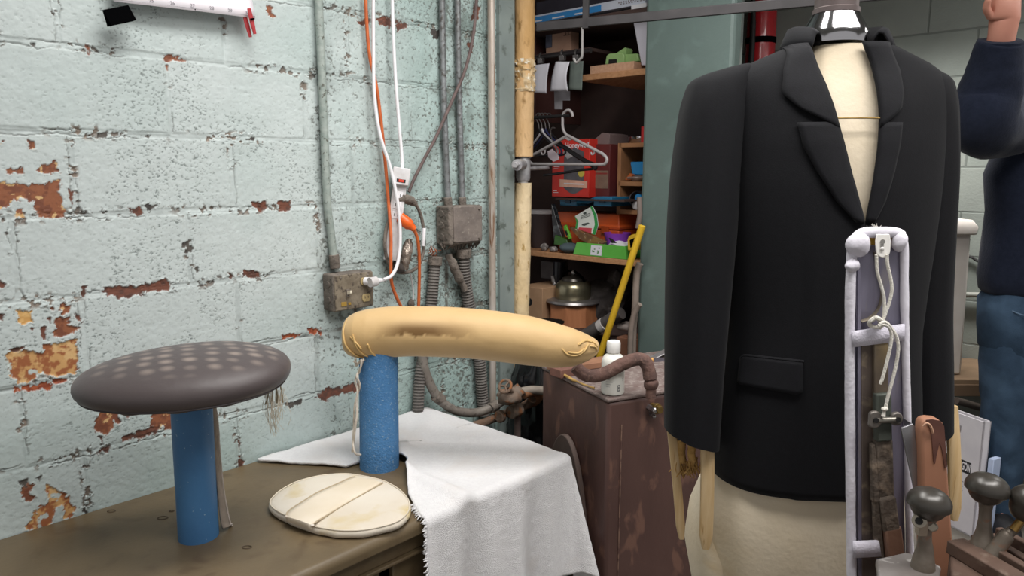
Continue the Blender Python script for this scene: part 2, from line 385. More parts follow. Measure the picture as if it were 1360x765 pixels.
b.inputs['Roughness'].default_value = .5; b.inputs['Specular IOR Level'].default_value = .35
me.materials.append(wm)
wl = bpy.data.objects.new('wall_left', me); COL.objects.link(wl); wl['kind'] = 'structure'
del T, Z, C, Hh, POS, Q, CC

# ---- rest of the shell
def block_mat(name, ca_, cb_, grout, z0, horiz, rough=.6):
    m = bpy.data.materials.new(name); m.use_nodes = True; nt = m.node_tree; N = nt.nodes; L = nt.links; b = N['Principled BSDF']
    tc = N.new('ShaderNodeTexCoord'); mp = N.new('ShaderNodeMapping'); mp.inputs['Rotation'].default_value = (R(90), 0, 0)
    br = N.new('ShaderNodeTexBrick'); br.inputs['Scale'].default_value = 1.0
    br.inputs['Brick Width'].default_value = .4064; br.inputs['Row Height'].default_value = .2032; br.inputs['Mortar Size'].default_value = .005
    br.inputs['Mortar Smooth'].default_value = .4; br.inputs['Color1'].default_value = s2l(ca_); br.inputs['Color2'].default_value = s2l(cb_); br.inputs['Mortar'].default_value = s2l(grout)
    cb2 = N.new('ShaderNodeCombineXYZ'); sp = N.new('ShaderNodeSeparateXYZ'); L.new(tc.outputs['Object'], sp.inputs[0])
    L.new(sp.outputs['X'], cb2.inputs[0]); 
    ad = N.new('ShaderNodeMath'); ad.operation = 'ADD'; ad.inputs[1].default_value = z0; L.new(sp.outputs['Z'], ad.inputs[0]); L.new(ad.outputs[0], cb2.inputs[1])
    L.new(cb2.outputs[0], br.inputs['Vector'])
    nz = N.new('ShaderNodeTexNoise'); nz.inputs['Scale'].default_value = 6; nz.inputs['Detail'].default_value = 8; L.new(tc.outputs['Object'], nz.inputs['Vector'])
    mx = N.new('ShaderNodeMix'); mx.data_type = 'RGBA'; mx.blend_type = 'MULTIPLY'; mx.inputs[0].default_value = .35
    L.new(br.outputs['Color'], mx.inputs[6]); L.new(nz.outputs['Fac'], mx.inputs[7]); L.new(mx.outputs[2], b.inputs['Base Color'])
    bp = N.new('ShaderNodeBump'); bp.inputs['Strength'].default_value = .6; bp.inputs['Distance'].default_value = .006; bp.invert = True
    n2 = N.new('ShaderNodeTexNoise'); n2.inputs['Scale'].default_value = 90; n2.inputs['Detail'].default_value = 4; L.new(tc.outputs['Object'], n2.inputs['Vector'])
    m2 = N.new('ShaderNodeMath'); m2.operation = 'MULTIPLY_ADD'; m2.inputs[1].default_value = .4; L.new(n2.outputs['Fac'], m2.inputs[0]); L.new(br.outputs['Fac'], m2.inputs[2])
    L.new(m2.outputs[0], bp.inputs['Height']); L.new(bp.outputs['Normal'], b.inputs['Normal'])
    b.inputs['Roughness'].default_value = rough
    return m
WBT = 3.89      # the far wall stands square to the block wall
def slab(name, t0, t1, o0, o1, z0, z1, m):
    """box in wall coordinates with its local x axis along the far wall"""
    me = bpy.data.meshes.new(name)
    vs = [W(t, o, z) for t in (t0, t1) for o in (o0, o1) for z in (z0, z1)]
    org = W(t0, o0, z0); M = Matrix.Translation(org) @ Matrix.Rotation(WROT - PI / 2, 4, 'Z')
    Mi = M.inverted()
    me.from_pydata([Mi @ v for v in vs], [], [(0, 1, 3, 2), (4, 6, 7, 5), (0, 4, 5, 1), (2, 3, 7, 6), (0, 2, 6, 4), (1, 5, 7, 3)])
    me.materials.append(m); bm = bmesh.new(); bm.from_mesh(me); bmesh.ops.recalc_face_normals(bm, faces=bm.faces); bm.to_mesh(me); bm.free()
    o = bpy.data.objects.new(name, me); COL.objects.link(o); o.matrix_world = M; o['kind'] = 'structure'
    return o
m_back = block_mat('far_block_paint', '#a3a9a2', '#9aa29b', '#838a84', .022, True)
slab('wall_back', WBT, WBT + .2, -1.2, 3.2, 0, 2.9, m_back)
m_floor = mat('worn_concrete', '#6f6a62', '#57524b', 5, rough=.8, bump=.2, bscale=60)
m_ceil = mat('dusty_ceiling', '#8b8a84', '#7a7973', 4, rough=.9)
fl_ = MB(); fl_.box((1.0, 1.6, -.05), (8.0, 7.2, .1)); struct(fl_, 'floor', m_floor, smooth=False)
ce_ = MB(); ce_.box((1.0, 1.9, 2.95), (8.0, 6.2, .1)); struct(ce_, 'ceiling', m_ceil, smooth=False)
m_alc = mat('alcove_dark_board', '#4a3a38', '#3e3130', 6, rough=.8)
slab('wall_alcove', 2.16, WBT, -1.2, -1.1, 0, 2.9, m_alc)
m_teal = mat('teal_painted_concrete', '#586763', '#52615d', 5, rough=.55, c3='#5f706c', scale3=9, thr3=(.55, .7), bump=.08, bscale=70)
# wall end: smooth painted jamb
jb = slab('trim_1', 2.10, 2.185, -.20, .016, 0, 2.9, mat('jamb_paint', '#8a9490', '#7b8583', 7, rough=.6, c3='#5d6560', thr3=(.6, .7), bump=.1))
colm = slab('column', 2.50, 2.565, .408, .776, 0, 2.9, m_teal)
bv = colm.modifiers.new('Bevel', 'BEVEL'); bv.width = .014; bv.segments = 2
bpy.context.view_layer.update()
# ================================================================ things on the block wall
OUT = -ND    # out of the wall
UPV = Vector((0, 0, 1))
def wx(p, a=0, o=0, z=0): return Vector(p) + TD * a + OUT * o + UPV * z
m_paper = mat('calendar_paper', '#efe9ef', rough=.7); m_ink = mat('grey_ink', '#9a969c', rough=.7); m_black = mat('black_coated_steel', '#070708', rough=.8, spec=.0)
# calendar page: hangs proud of the wall
cal = thing('wall_calendar', 'white calendar page with pale grid and dates 24 to 30 hanging on the peeling wall', 'calendar', onw(245, -40, .0))
co = .040
A = onw(151, 2, co); B = onw(339, 24.5, co); bl = B - A; up_ = UPV - bl.normalized() * bl.normalized().z; up_.normalize()
HT = .27
def cpt(u, v): return A + bl * u + up_ * (v * HT) + OUT * (.045 * (1 - v) * 0 - .05 * v + .006 * math.sin(u * 3) * (1 - v))
MB().grid(lambda u, v: cpt(u, v), 16, 10).build('page', m_paper, cal, solid=.0012)
g = MB()
for i in range(8):
    u = .012 + .976 * i / 7
    g.box(cpt(u, .0) + up_ * HT * .5 + OUT * .0015 - OUT * .025, (.0008, .0008, HT * .98), M=Matrix((bl.normalized(), OUT.cross(bl).normalized(), up_)).transposed())
gl = MB()
for k in range(6):
    v = .02 + k * .19
    gl.tube([cpt(0, v) + OUT * .0012, cpt(.5, v) + OUT * .0012, cpt(1, v) + OUT * .0012], .0005, 4)
gl.build('grid_lines', m_ink, cal)
for i in range(7):
    u = (i + .72) / 7.15
    text(str(24 + i), 'date_number', m_ink, cal, cpt(u, .045) + OUT * .002, bl, up_, .0125)
dotm = MB(); dotm.ell(cpt(.535, .012) + OUT * .001, (.0016, .0016, .0016), 8, 6); dotm.build('dot_mark', m_black, cal)
# binder clip at its lower left corner
bc = thing('binder_clip', 'black binder clip gripping the lower left corner of the calendar', 'clip', onw(165, 28, .05))
o0 = onw(157.5, 20, .048); ux = (onw(178, 9, .048) - onw(136, 17.5, .048)).normalized(); uy = OUT.cross(ux).normalized() * -1
if uy.z < 0: uy = -uy
k = MB(); wc, hc = .064, .036
prof = [(-.5, .0, .016), (-.5, 1, .003), (.5, 1, .003), (.5, 0, .016)]
P_ = lambda a, h, d: o0 + ux * (a * wc) + uy * (h * hc - hc * .55) + OUT * d
k.loft([[P_(a, 0, .014), P_(a, 0, -.014), P_(a, .45, -.008), P_(a, 1.05, -.002), P_(a, 1.05, .002), P_(a, .45, .008)] for a in (-.5, .5)], True)
k.build('clip_body', m_black, bc, bevel=.001)
h = MB()
h.tube(spline([P_(-.25, .1, -.013), P_(-.22, .5, -.013), P_(0, .9, -.010), P_(.22, .5, -.013), P_(.25, .1, -.013)], 6), .0014, 6); h.build('wire_handle', m_black, bc)
# red clothes peg
m_red = mat('red_plastic', '#b23c40', rough=.35)
pg = thing('clothespin', 'red plastic clothespin clipped to the lower right corner of the calendar', 'clothespin', onw(334, 45, .05))
pa, pb = onw(330.5, 11, .056), onw(339.5, 45, .056); ax = (pb - pa); L_ = ax.length; ax.normalize(); sx_ = OUT.cross(ax).normalized()
def leg(nm, off, a0, a1, sh):
    q = MB(); M = Matrix((sx_, ax, OUT)).transposed()
    pts = []
    for i in range(9):
        t = i / 8; w = .0066 * (math.sin(PI * min(1, t * 1.0 + .08)) * .35 + .72)
        c = pa + ax * (a0 + (a1 - a0) * t) + OUT * (off + sh * t)
        pts.append([c + sx_ * (w * math.cos(2 * PI * j / 12)) + OUT * (.0028 * math.sin(2 * PI * j / 12)) for j in range(12)])
    q.loft(pts, True); q.build(nm, m_red, pg)
leg('front_leg', 0, 0, L_, -.004)
q = MB(); pa = pa - sx_ * .008
leg('back_leg', -.018, .012, L_ + .006, .0); pa = pa + sx_ * .008
q = MB(); q.tube([pa + ax * L_ * .42 + OUT * .004 + sx_ * .006, pa + ax * L_ * .42 + OUT * .004 - sx_ * .006], .0022, 8); q.build('spring', m_black, pg)

# -------- conduits
m_cond_g = mat('painted_conduit', '#a3aca6', '#8c9892', 40, rough=.5, c3='#5d5e55', scale3=70, thr3=(.60, .68), bump=.2)
m_cond = mat('dull_galvanised', '#85888a', '#6b6d6d', 30, rough=.5, metal=.35, c3='#4f4b47', scale3=60, thr3=(.55, .7), bump=.25)
m_rustpipe = mat('rusty_bright_pipe', '#cbc4bd', '#a8998a', 25, rough=.38, metal=.3, c3='#7a5638', scale3=45, thr3=(.55, .68), stretch=(1, 1, .15), bump=.15)
m_dust = mat('dusty_grey_steel', '#7c7269', '#625a53', 25, rough=.85, c3='#4c453f', scale3=60, thr3=(.56, .66), bump=.4, bscale=120)
def wpath(pts, o): return [onw(x, y, q if q is not None else o) for x, y, *r_ in pts for q in [r_[0] if r_ else None]]
cd = thing('conduit_pipe', 'pale green painted conduit running down the wall into the outlet box', 'pipe', onw(445, 350, .02))
MB().tube(spline(wpath([(419, -60), (423, 0), (427.5, 100), (431.5, 200), (434.5, 270), (439, 305), (444, 350)], .018), 6), .0125, 14).build('tube', m_cond_g, cd)
q = MB(); q.cyl(onw(443.3, 338, .018), onw(445.3, 356, .018), .0165, 14); q.build('connector', m_dust, cd, bevel=.002)
c2 = thing('conduit_pipe', 'left one of two grey conduits that enter the top of the dusty junction box', 'pipe', onw(596, 270, .02))
MB().tube(spline(wpath([(585.5, -60), (587, 0), (588.5, 100), (591.5, 190), (595, 268)], .02), 6), .0115, 12).build('tube', m_cond, c2)
MB().cyl(onw(594.6, 262, .02), onw(595.6, 276, .02), .0155, 14).build('connector', m_dust, c2, bevel=.002)
c3 = thing('conduit_pipe', 'right one of two grey conduits that enter the top of the dusty junction box', 'pipe', onw(615, 270, .02))
MB().tube(spline(wpath([(607, -60), (607.5, 0), (609, 100), (611.5, 190), (614, 268)], .02), 6), .0112, 12).build('tube', m_cond, c3)
MB().cyl(onw(613.7, 262, .02), onw(614.5, 276, .02), .015, 14).build('connector', m_dust, c3, bevel=.002)
MB().tube(wpath([(652, -60), (653, 100), (653.5, 300), (654.5, 545)], .035), .0145, 14).jitter(.0006, 9).build('vertical_pipe', m_rustpipe)
tag(bpy.data.objects['vertical_pipe'], 'thin bare metal pipe with rust stains running from ceiling to bench by the wall corner', 'pipe')

# -------- outlet box (left)
def wbox(mb, x0, y0, x1, y1, d0, d1):
    """box standing on the wall whose front face spans the pixel rectangle (wall-parallel), depth d0..d1"""
    a = onw(x0, y1, d1); b_ = onw(x1, y0, d1); t0, t1 = wt(a), wt(b_); z0_, z1_ = a.z, b_.z
    c = (W((t0 + t1) / 2, (d0 + d1) / 2, (z0_ + z1_) / 2)); mb.box(c, (t1 - t0, abs(d1 - d0), z1_ - z0_), rz=WROT)
    return t0, t1, z0_, z1_
ob = thing('outlet_box', 'dusty brown steel outlet box with toggle switch and socket below the green conduit', 'outlet', onw(463, 416, .03))
q = MB(); t0, t1, z0_, z1_ = wbox(q, 444, 359, 495, 415, .002, .064); q.build('box', m_dust, ob, bevel=.006, bseg=3)
q = MB(); wc_ = (t0 + t1) / 2
q.box(W(wc_, .066, (z0_ + z1_) / 2), (t1 - t0 - .006, .005, z1_ - z0_ - .006), rz=WROT); q.build('cover_plate', mat('grimy_cover', '#857a69', '#6a5f50', 30, rough=.7, c3='#4a4038', scale3=50, thr3=(.55, .66), bump=.3), ob, bevel=.004)
for kx, kz in ((.25, .72), (.25, .3)):       # knock-outs on the side
    q = MB(); c = W(t0 - .001, .034, z0_ + (z1_ - z0_) * kz); q.cyl(c + TD * .003, c - TD * .002, .011, 16); q.build('knockout', m_dust, ob, bevel=.001)
for kx in (.16, .5, .84):
    q = MB(); c = W(t0 + (t1 - t0) * kx, .069, z0_ + (z1_ - z0_) * (.90 if kx != .5 else .1)); q.ell(c, (.004, .004, .004), 10, 6); q.build('cover_screw', m_dust, ob)
tsw = W(t0 + (t1 - t0) * .33, .069, z0_ + (z1_ - z0_) * .47)
q = MB(); M_ = Matrix.Rotation(WROT, 3, 'Z')
q.box(tsw, (.012, .004, .026), rz=WROT); sw = q.build('switch_plate', m_dust, ob, bevel=.001)
m_ivory = mat('ivory_plastic', '#e4dcc8', rough=.4)
q = MB(); q.loft([[tsw + OUT * d + TD * (a * w) + UPV * (zz_ + dz_) for a, zz_ in ((-1, -.005), (1, -.005), (1, .005), (-1, .005))] for d, w, dz_ in ((0, .005, 0), (.018, .0035, .006))], True); q.build('toggle', m_ivory, sw, bevel=.001)
yl = MB(); yl.box(W(t0 + (t1 - t0) * .22, .0692, z0_ + (z1_ - z0_) * .19), (.02, .002, .014), rz=WROT); yl.box(W(t0 + (t1 - t0) * .36, .0692, z0_ + (z1_ - z0_) * .18), (.01, .002, .008), rz=WROT)
yl.build('tape_scrap', mat('old_yellow_tape', '#9c7d35', rough=.7), ob, bevel=.0005)
m_slot = mat('slot_black', '#151312', rough=.8); m_ivd = mat('aged_ivory', '#c5b183', '#a8946a', 60, rough=.5)
def socket(tc_, zc_, par, nm='receptacle'):
    c = W(tc_, .069, zc_); q = MB(); pl = [c + TD * (.0165 * math.cos(a)) + UPV * (max(-.0125, min(.0125, .0165 * math.sin(a)))) for a in [2 * PI * i / 28 for i in range(28)]]
    q.prism(pl, OUT * .004); s_ = q.build(nm, m_ivd, par, bevel=.0008)
    for dx, hh in ((-.0062, .008), (.0062, .0065)):
        q = MB(); q.box(c + TD * dx + OUT * .0042 + UPV * .002, (.0018, .0008, hh), rz=WROT); q.build('slot', m_slot, s_)
    q = MB(); q.cyl(c + OUT * .0038 - UPV * .0075, c + OUT * .0047 - UPV * .0075, .0022, 10); q.build('ground_hole', m_slot, s_)
ts_ = t0 + (t1 - t0) * .78
socket(ts_, z0_ + (z1_ - z0_) * .28, ob); socket(ts_ - .004, z0_ + (z1_ - z0_) * .74, ob)
zsock = z0_ + (z1_ - z0_) * .74
# -------- white lamp-cord with plug in the upper socket
m_white = mat('white_vinyl', '#e9e7ea', rough=.35); m_whiteg = mat('grubby_white_plastic', '#d9d7d9', '#c4c0bf', 40, rough=.4)
wc1 = thing('white_cable', 'white power cord looping down the wall and plugged into the dusty outlet box', 'cord', W(ts_, .08, zsock))
P0 = W(ts_ - .004, .098, zsock)
Pe = onw(516, 371, .085)
pth = wpath([(496, -60, .03), (496, 60, .03), (497.5, 130, .03), (505, 180, .04), (519, 225, .05), (529, 275, .062), (531.5, 320, .07), (528, 350, .08), (520, 366, .09)], .03)
MB().tube(spline(pth + [onw(509, 371.5, .105)], 8), .0058, 10).build('cable', m_white, wc1)
q = MB(); a_ = onw(507, 372, .105); b2_ = W(ts_ - .004, .105, zsock); dd = (b2_ - a_).normalized(); sd_ = dd.cross(UPV).normalized()
rr = []
for f_, w_, h_ in ((0, .0065, .0065), (.25, .0085, .0085), (.42, .012, .010), (.55, .0155, .0125), (1.02, .0155, .0125)):
    c = a_ + (b2_ - a_) * f_
    rr.append([c + sd_ * (w_ * math.cos(2 * PI * i / 14)) + UPV * (h_ * math.sin(2 * PI * i / 14)) for i in range(14)])
q.loft(rr, True)
q.cyl(b2_ - dd * .012 - sd_ * 0, W(ts_ - .004, .0735, zsock), .0135, 14)
q.build('plug', m_white, wc1)
q = MB(); c = a_ + (b2_ - a_) * .80; q.cyl(c - dd * .012, c + dd * .014, .0160, 14); q.build('plug_collar', m_whiteg, wc1)
# -------- power strip hanging by its cord
ps = thing('power_strip', 'white power strip with red rocker switch hanging on the wall by its white cord', 'power strip', onw(522, 345, .03))
MB().tube(spline(wpath([(520, -60, .03), (521.5, 20, .03), (525, 100, .035), (530, 165, .04), (533.5, 205, .045), (534.2, 226, .05)], .03), 8), .0058, 10).build('cable', m_white, ps)
tp = onw(534, 224, .048); bt = onw(519, 338, .030); axs = (bt - tp).normalized(); sds = OUT.cross(axs).normalized(); nrm = axs.cross(sds).normalized()
if nrm.dot(OUT) < 0: nrm = -nrm
# the strip is turned about its long axis so that its side and face both show
ca_, sa_ = math.cos(R(38)), math.sin(R(38)); fx = sds * ca_ + nrm * sa_; fy = nrm * ca_ - sds * sa_
def pbox(mb, s0, s1, w, d, ox=0, oy=0):
    vs = [tp + axs * s + fx * (ox + i * w / 2) + fy * (oy + j * d / 2) for s in (s0, s1) for j in (-1, 1) for i in (-1, 1)]
    mb.add(vs, [(0, 2, 3, 1), (4, 5, 7, 6), (0, 1, 5, 4), (2, 6, 7, 3), (0, 4, 6, 2), (1, 3, 7, 5)])
LS = (bt - tp).length
q = MB(); pbox(q, -.002, .056, .058, .050); q.build('switch_housing', m_whiteg, ps, bevel=.003)
q = MB(); pbox(q, .050, LS + .02, .046, .030, 0, -.006); q.build('strip_body', m_whiteg, ps, bevel=.003)
SG = 1 if (fx.dot(RT) > 0) else -1
q = MB(); pbox(q, .036, .048, .030, .004, .002, .0235); bz = q.build('switch_bezel', mat('bezel_black', '#1c1a1b', rough=.4), ps, bevel=.0008)
q = MB(); pbox(q, .0375, .0465, .018, .005, .003, .0245); q.build('rocker_switch', mat('rocker_red', '#d2432f', rough=.3), bz, bevel=.0008)
for i in range(3):
    q = MB(); s0 = .078 + i * .034; pbox(q, s0, s0 + .024, .026, .002, 0, .0095); rc = q.build('socket_face', m_white, ps, bevel=.0006)
    for dx in (-.006, .006): q = MB(); pbox(q, s0 + .007, s0 + .016, .002, .0012, dx, .0108); q.build('slot', m_slot, rc)
# -------- orange extension cord with orange plug
m_or = mat('orange_vinyl', '#cf6a35', '#b9582b', 30, rough=.45)
oc = thing('extension_cord', 'orange extension cord hanging down the wall and plugged into the white power strip', 'cord', onw(540, 410, .05))
MB().tube(spline(wpath([(484, -60, .022), (486.5, 20, .022), (491, 75, .022), (500, 115, .022), (507, 170, .022), (512, 220, .022), (516, 270, .03), (519, 310, .05), (519, 345, .06), (520, 375, .06), (528, 398, .06), (537, 415, .05), (545, 432, .05), (553, 425, .055), (556, 405, .06)], .03), 8)
          + spline(wpath([(556.3, 395, .062), (557, 350, .075), (555, 320, .085), (549, 303, .09)], .03), 8), .0056, 10).build('cable', m_or, oc)
q = MB(); p1 = onw(551, 305, .09); p2 = onw(531, 288, .055); q.tube([p1, lerp(p1, p2, .25), lerp(p1, p2, .35), lerp(p1, p2, .6), p2], [.010, .0135, .019, .020, .018], 18); q.build('plug', mat('orange_plug', '#e2601f', rough=.35), oc)
# -------- brown cable from the ceiling into the tangle behind the strip
m_brc = mat('dusty_brown_cable', '#6a5a57', '#594a48', 40, rough=.8, bump=.2)
bcb = MB(); bcb.tube(spline(wpath([(636, -60, .03), (633, 0, .03), (628, 50, .04), (617, 95, .045), (602, 130, .045), (580, 180, .04), (562, 214, .03), (549, 240, .025), (543, 255, .025)], .03), 8), .0058, 10)
tag(bcb.build('brown_cable', m_brc), 'old brown cable hanging diagonally in front of the grey conduits', 'cable')
# old fixture behind the strip: dusty socket, loop of cable and shiny foil
of = thing('cable_coil', 'loop of dusty grey cable with foil wrapped joint hanging behind the power strip', 'cable', onw(535, 385, .02))
q = MB(); q.tube(spline(wpath([(533, 264, .035), (543, 268, .045), (553, 273, .045), (560, 290, .04), (563, 312, .035), (562, 335, .035), (556, 352, .04), (546, 360, .04), (533, 362, .035), (520, 356, .03), (513, 340, .03), (511, 320, .03), (514, 300, .025), (520, 286, .025)], .03), 8), .0062, 10); q.build('cable', m_dust, of)
q = MB(); q.tube(wpath([(528, 266, .04), (535, 263, .05), (545, 266, .05), (552, 272, .048)], .03), [.012, .018, .017, .008], 14); q.jitter(.003, 60); q.build('connector', m_dust, of)
q = MB(); q.tube(spline(wpath([(543, 318, .05), (541, 332, .055), (539, 345, .055), (536, 358, .05)], .03), 5), [.010, .013, .015, .016, .017, .018, .018, .018, .018, .017, .017, .016, .015, .014, .012, .010], 16); q.jitter(.005, 70)
q.build('foil', mat('crumpled_foil', '#b5aaa0', '#8b7f74', 30, rough=.3, metal=.7, bump=.6, bscale=90), of, ang=25)
q = MB(); q.tube(wpath([(563.5, 303, .05), (562, 327, .05)], .03), .0066, 10); q.build('white_sleeve', m_white, of, bevel=.001)
q = MB(); q.tube(wpath([(535, 357, .045), (524, 352, .04)], .03), [.017, .021], 14); q.jitter(.003, 50); q.build('dark_socket', mat('old_bakelite', '#393330', '#4d4540', 40, rough=.7), of)
q = MB(); q.tube(spline(wpath([(544, 360, .03), (547, 374, .02), (549, 390, .015), (548, 402, .015)], .02), 6), .0028, 8); q.build('thin_white_wire', m_whiteg, of)
q = MB(); q.ell(onw(546, 403, .015), (.014, .012, .017), 12, 8); q.jitter(.004, 60); q.build('wire_anchor', m_dust, of)

# -------- junction box with two corrugated conduits
jb_ = thing('junction_box', 'square junction box furred with grey dust under the two grey conduits', 'junction box', onw(612, 330, .03))
q = MB(); ta, tb, za, zb_ = wbox(q, 597, 272, 639, 326, .002, .075); q.build('box', m_dust, jb_, bevel=.006, bseg=3)
q = MB(); q.box(W((ta + tb) / 2 + .01, .077, (za + zb_) / 2 + .002), (tb - ta - .018, .005, zb_ - za - .01), rz=WROT); q.build('cover_plate', mat('dusty_cover', '#7d736c', '#6a615c', 22, rough=.9, c3='#8d857c', thr3=(.6, .7), bump=.3), jb_, bevel=.003)
for kz in (.2, .5, .8):
    q = MB(); c = W(ta - .001, .035, za + (zb_ - za) * kz); q.cyl(c + TD * .002, c - TD * .0025, .012, 16); q.build('knockout', m_dust, jb_, bevel=.001)
for a_, z_ in ((.12, .1), (.9, .12), (.9, .9)):
    q = MB(); q.ell(W(ta + (tb - ta) * a_, .08, za + (zb_ - za) * z_), (.005, .005, .005), 10, 6); q.build('cover_screw', m_dust, jb_)
q = MB()       # ragged dust beard under it
for i in range(26):
    t_ = lerp(ta, tb, i / 25); l_ = .012 + .02 * random.random()
    q.tube([W(t_, .02 + .05 * random.random(), za + .004), W(t_ + random.uniform(-.01, .01), .04, za - l_)], [.007, .001], 6)
q.build('dust_beard', m_dust, jb_)
m_flex = mat('dusty_flex_conduit', '#6c6763', '#58534f', 40, rough=.8, bump=.3)
def flex(name, label, pts, r, oo, cat='conduit'):
    P = spline(wpath(pts, oo), 14); rs = []
    s = 0; out = []
    for i, p in enumerate(P):
        if i: s += (p - P[i - 1]).length
    n_ = int(s / .0028); 
    # resample
    acc = [0]
    for i in range(1, len(P)): acc.append(acc[-1] + (P[i] - P[i - 1]).length)
    Q_ = []; j = 0
    for i in range(n_ + 1):
        d = acc[-1] * i / n_
        while j < len(P) - 2 and acc[j + 1] < d: j += 1
        f_ = (d - acc[j]) / max(1e-9, acc[j + 1] - acc[j]); Q_.append(lerp(P[j], P[j + 1], f_)); rs.append(r * (1.0 + .10 * math.cos(2 * PI * d / .0112)))
    t = thing(name, label, cat, P[-1])
    MB().tube(Q_, rs, 14).build('corrugated_tube', m_flex, t, ang=60)
    q = MB(); q.cyl(P[0] + (P[0] - P[3]).normalized() * .012, P[0] - (P[0] - P[3]).normalized() * .02, r * 1.28, 14); q.build('connector', m_dust, t, bevel=.002)
    return t
flex('flexible_conduit', 'ribbed grey conduit hanging left of the junction box, with frayed copper end', [(578, 345), (576, 372), (573, 405), (566, 450), (558, 500), (555, 546)], .0205, .03)
q = MB()
for i in range(9):
    q.tube(spline([onw(578 + random.uniform(-4, 4), 340, .035), onw(576 + random.uniform(-8, 6), 333 + random.uniform(-3, 4), .04 + random.uniform(-.01, .015)), onw(580 + random.uniform(-8, 8), 330 + random.uniform(-4, 4), .04)], 3), .0012, 5)
q.build('copper_wire', mat('copper_wire', '#a8603f', rough=.4, metal=.7), bpy.data.objects['flexible_conduit'])
flex('flexible_conduit', 'ribbed grey conduit leaving the bottom of the junction box', [(616, 335, .04), (617, 365, .035), (622, 400, .03), (630, 440, .03), (637, 480, .03), (640, 520, .03), (643, 550, .03)], .0225, .03)
q = MB(); q.tube(spline(wpath([(596, 338, .04), (602, 352, .045), (610, 370, .04), (618, 385, .04)], .04), 6), [.012] * 5 + [.017] * 8 + [.014] * 6, 12); q.jitter(.006, 45, 3)
tag(q.build('dust_clump', m_dust), 'clump of grey lint hanging between junction box and ribbed conduit', 'lint', kind='stuff')

# -------- pipes low on the wall (big grey elbow conduit and rusty valve pipes)
lp = thing('bent_conduit', 'thick grey conduit curving down the wall behind the blue post and off along the bench', 'pipe', onw(600, 550, .05))
MB().tube(spline(wpath([(556, 430, .04), (560, 470, .04), (567, 500, .045), (582, 528, .06), (604, 545, .08), (632, 548, .10), (655, 540, .12), (676, 528, .15), (692, 524, .2)], .05), 8), .017, 14).build('tube', mat('bare_grey_conduit', '#8a837b', '#756d66', 20, rough=.6, metal=.2, c3='#59514a', thr3=(.58, .68), bump=.2), lp)
for k_ in ((582, 528, .06), (655, 540, .12)):
    q = MB(); a_ = onw(k_[0] - 4, k_[1] - 3 if k_[0] < 600 else k_[1] + 3, k_[2]); b_ = onw(k_[0] + 5, k_[1] + 4 if k_[0] < 600 else k_[1] - 3, k_[2]); q.cyl(a_, b_, .0215, 14); q.build('coupling', m_dust, lp, bevel=.002)
m_rust = mat('crusted_rusty_iron', '#6b5444', '#7d7166', 14, rough=.85, c3='#8c5a36', scale3=30, thr3=(.55, .66), bump=.6, bscale=60)
vp = thing('steam_pipe', 'crusted rusty steam pipe with valve lying above the towel behind the bench', 'pipe', onw(672, 560, .15))
MB().tube(spline(wpath([(628, 566, .10), (650, 558, .12), (672, 549, .15), (692, 541, .18), (702, 535, .20), (707, 530, .22)], .1), 6), .0165, 14).jitter(.002, 40).build('pipe_run', m_rust, vp)
q = MB(); q.tube(spline([onw(699, 537.5, .19), onw(709, 534, .2), onw(715, 528.5, .22), onw(714, 522, .23), onw(705, 521, .235), onw(695, 524, .23)], 6), .0175, 14); q.build('elbow', mat('copper_elbow', '#9a6d4d', '#80533a', 20, rough=.6, metal=.3, bump=.3), vp)
q = MB(); q.tube(spline(wpath([(690, 521, .22), (705, 518, .24), (722, 519, .27), (742, 526, .32)], .2), 6), .0165, 14).jitter(.0015, 30); q.build('branch_pipe', mat('dusty_branch_pipe', '#8d8378', '#766c62', 20, rough=.8, bump=.3), vp)
q = MB(); q.ell(onw(676, 527, .22), (.045, .04, .03), 18, 12); q.ell(onw(686, 520, .22), (.03, .03, .025), 14, 10); q.jitter(.011, 42, 2); q.build('valve_body', m_rust, vp)
q = MB(); q.cyl(onw(678, 548, .2), onw(690, 543, .2), .026, 16); q.cyl(onw(662, 554, .17), onw(667, 552, .17), .024, 16); q.build('union_nut', m_rust, vp, bevel=.003)
q = MB(); q.cyl(onw(686, 524, .23), onw(672, 514, .25), .006, 8)
c = onw(671, 513, .25); dv = (onw(672, 514, .25) - onw(686, 524, .23)).normalized(); u_ = dv.cross(UPV).normalized(); w_ = dv.cross(u_)
q.tube([c + (u_ * math.cos(2 * PI * i / 20) + w_ * math.sin(2 * PI * i / 20)) * .024 for i in range(20)], .0055, 8, closed=True)
for i in range(3): q.cyl(c, c + (u_ * math.cos(2.09 * i) + w_ * math.sin(2.09 * i)) * .024, .004, 6)
q.build('valve_wheel', m_rust, vp)
q = MB(); q.box(onz(687.5, 620, .25) , (.03, .03, .5), rz=WROT); 
q = MB(); a_ = onw(687, 543, .18); q.tube([a_, Vector((a_.x, a_.y, 0))], .014, 10); q.build('support_leg', mat('brown_steel_leg', '#6d5d58', rough=.7), vp)

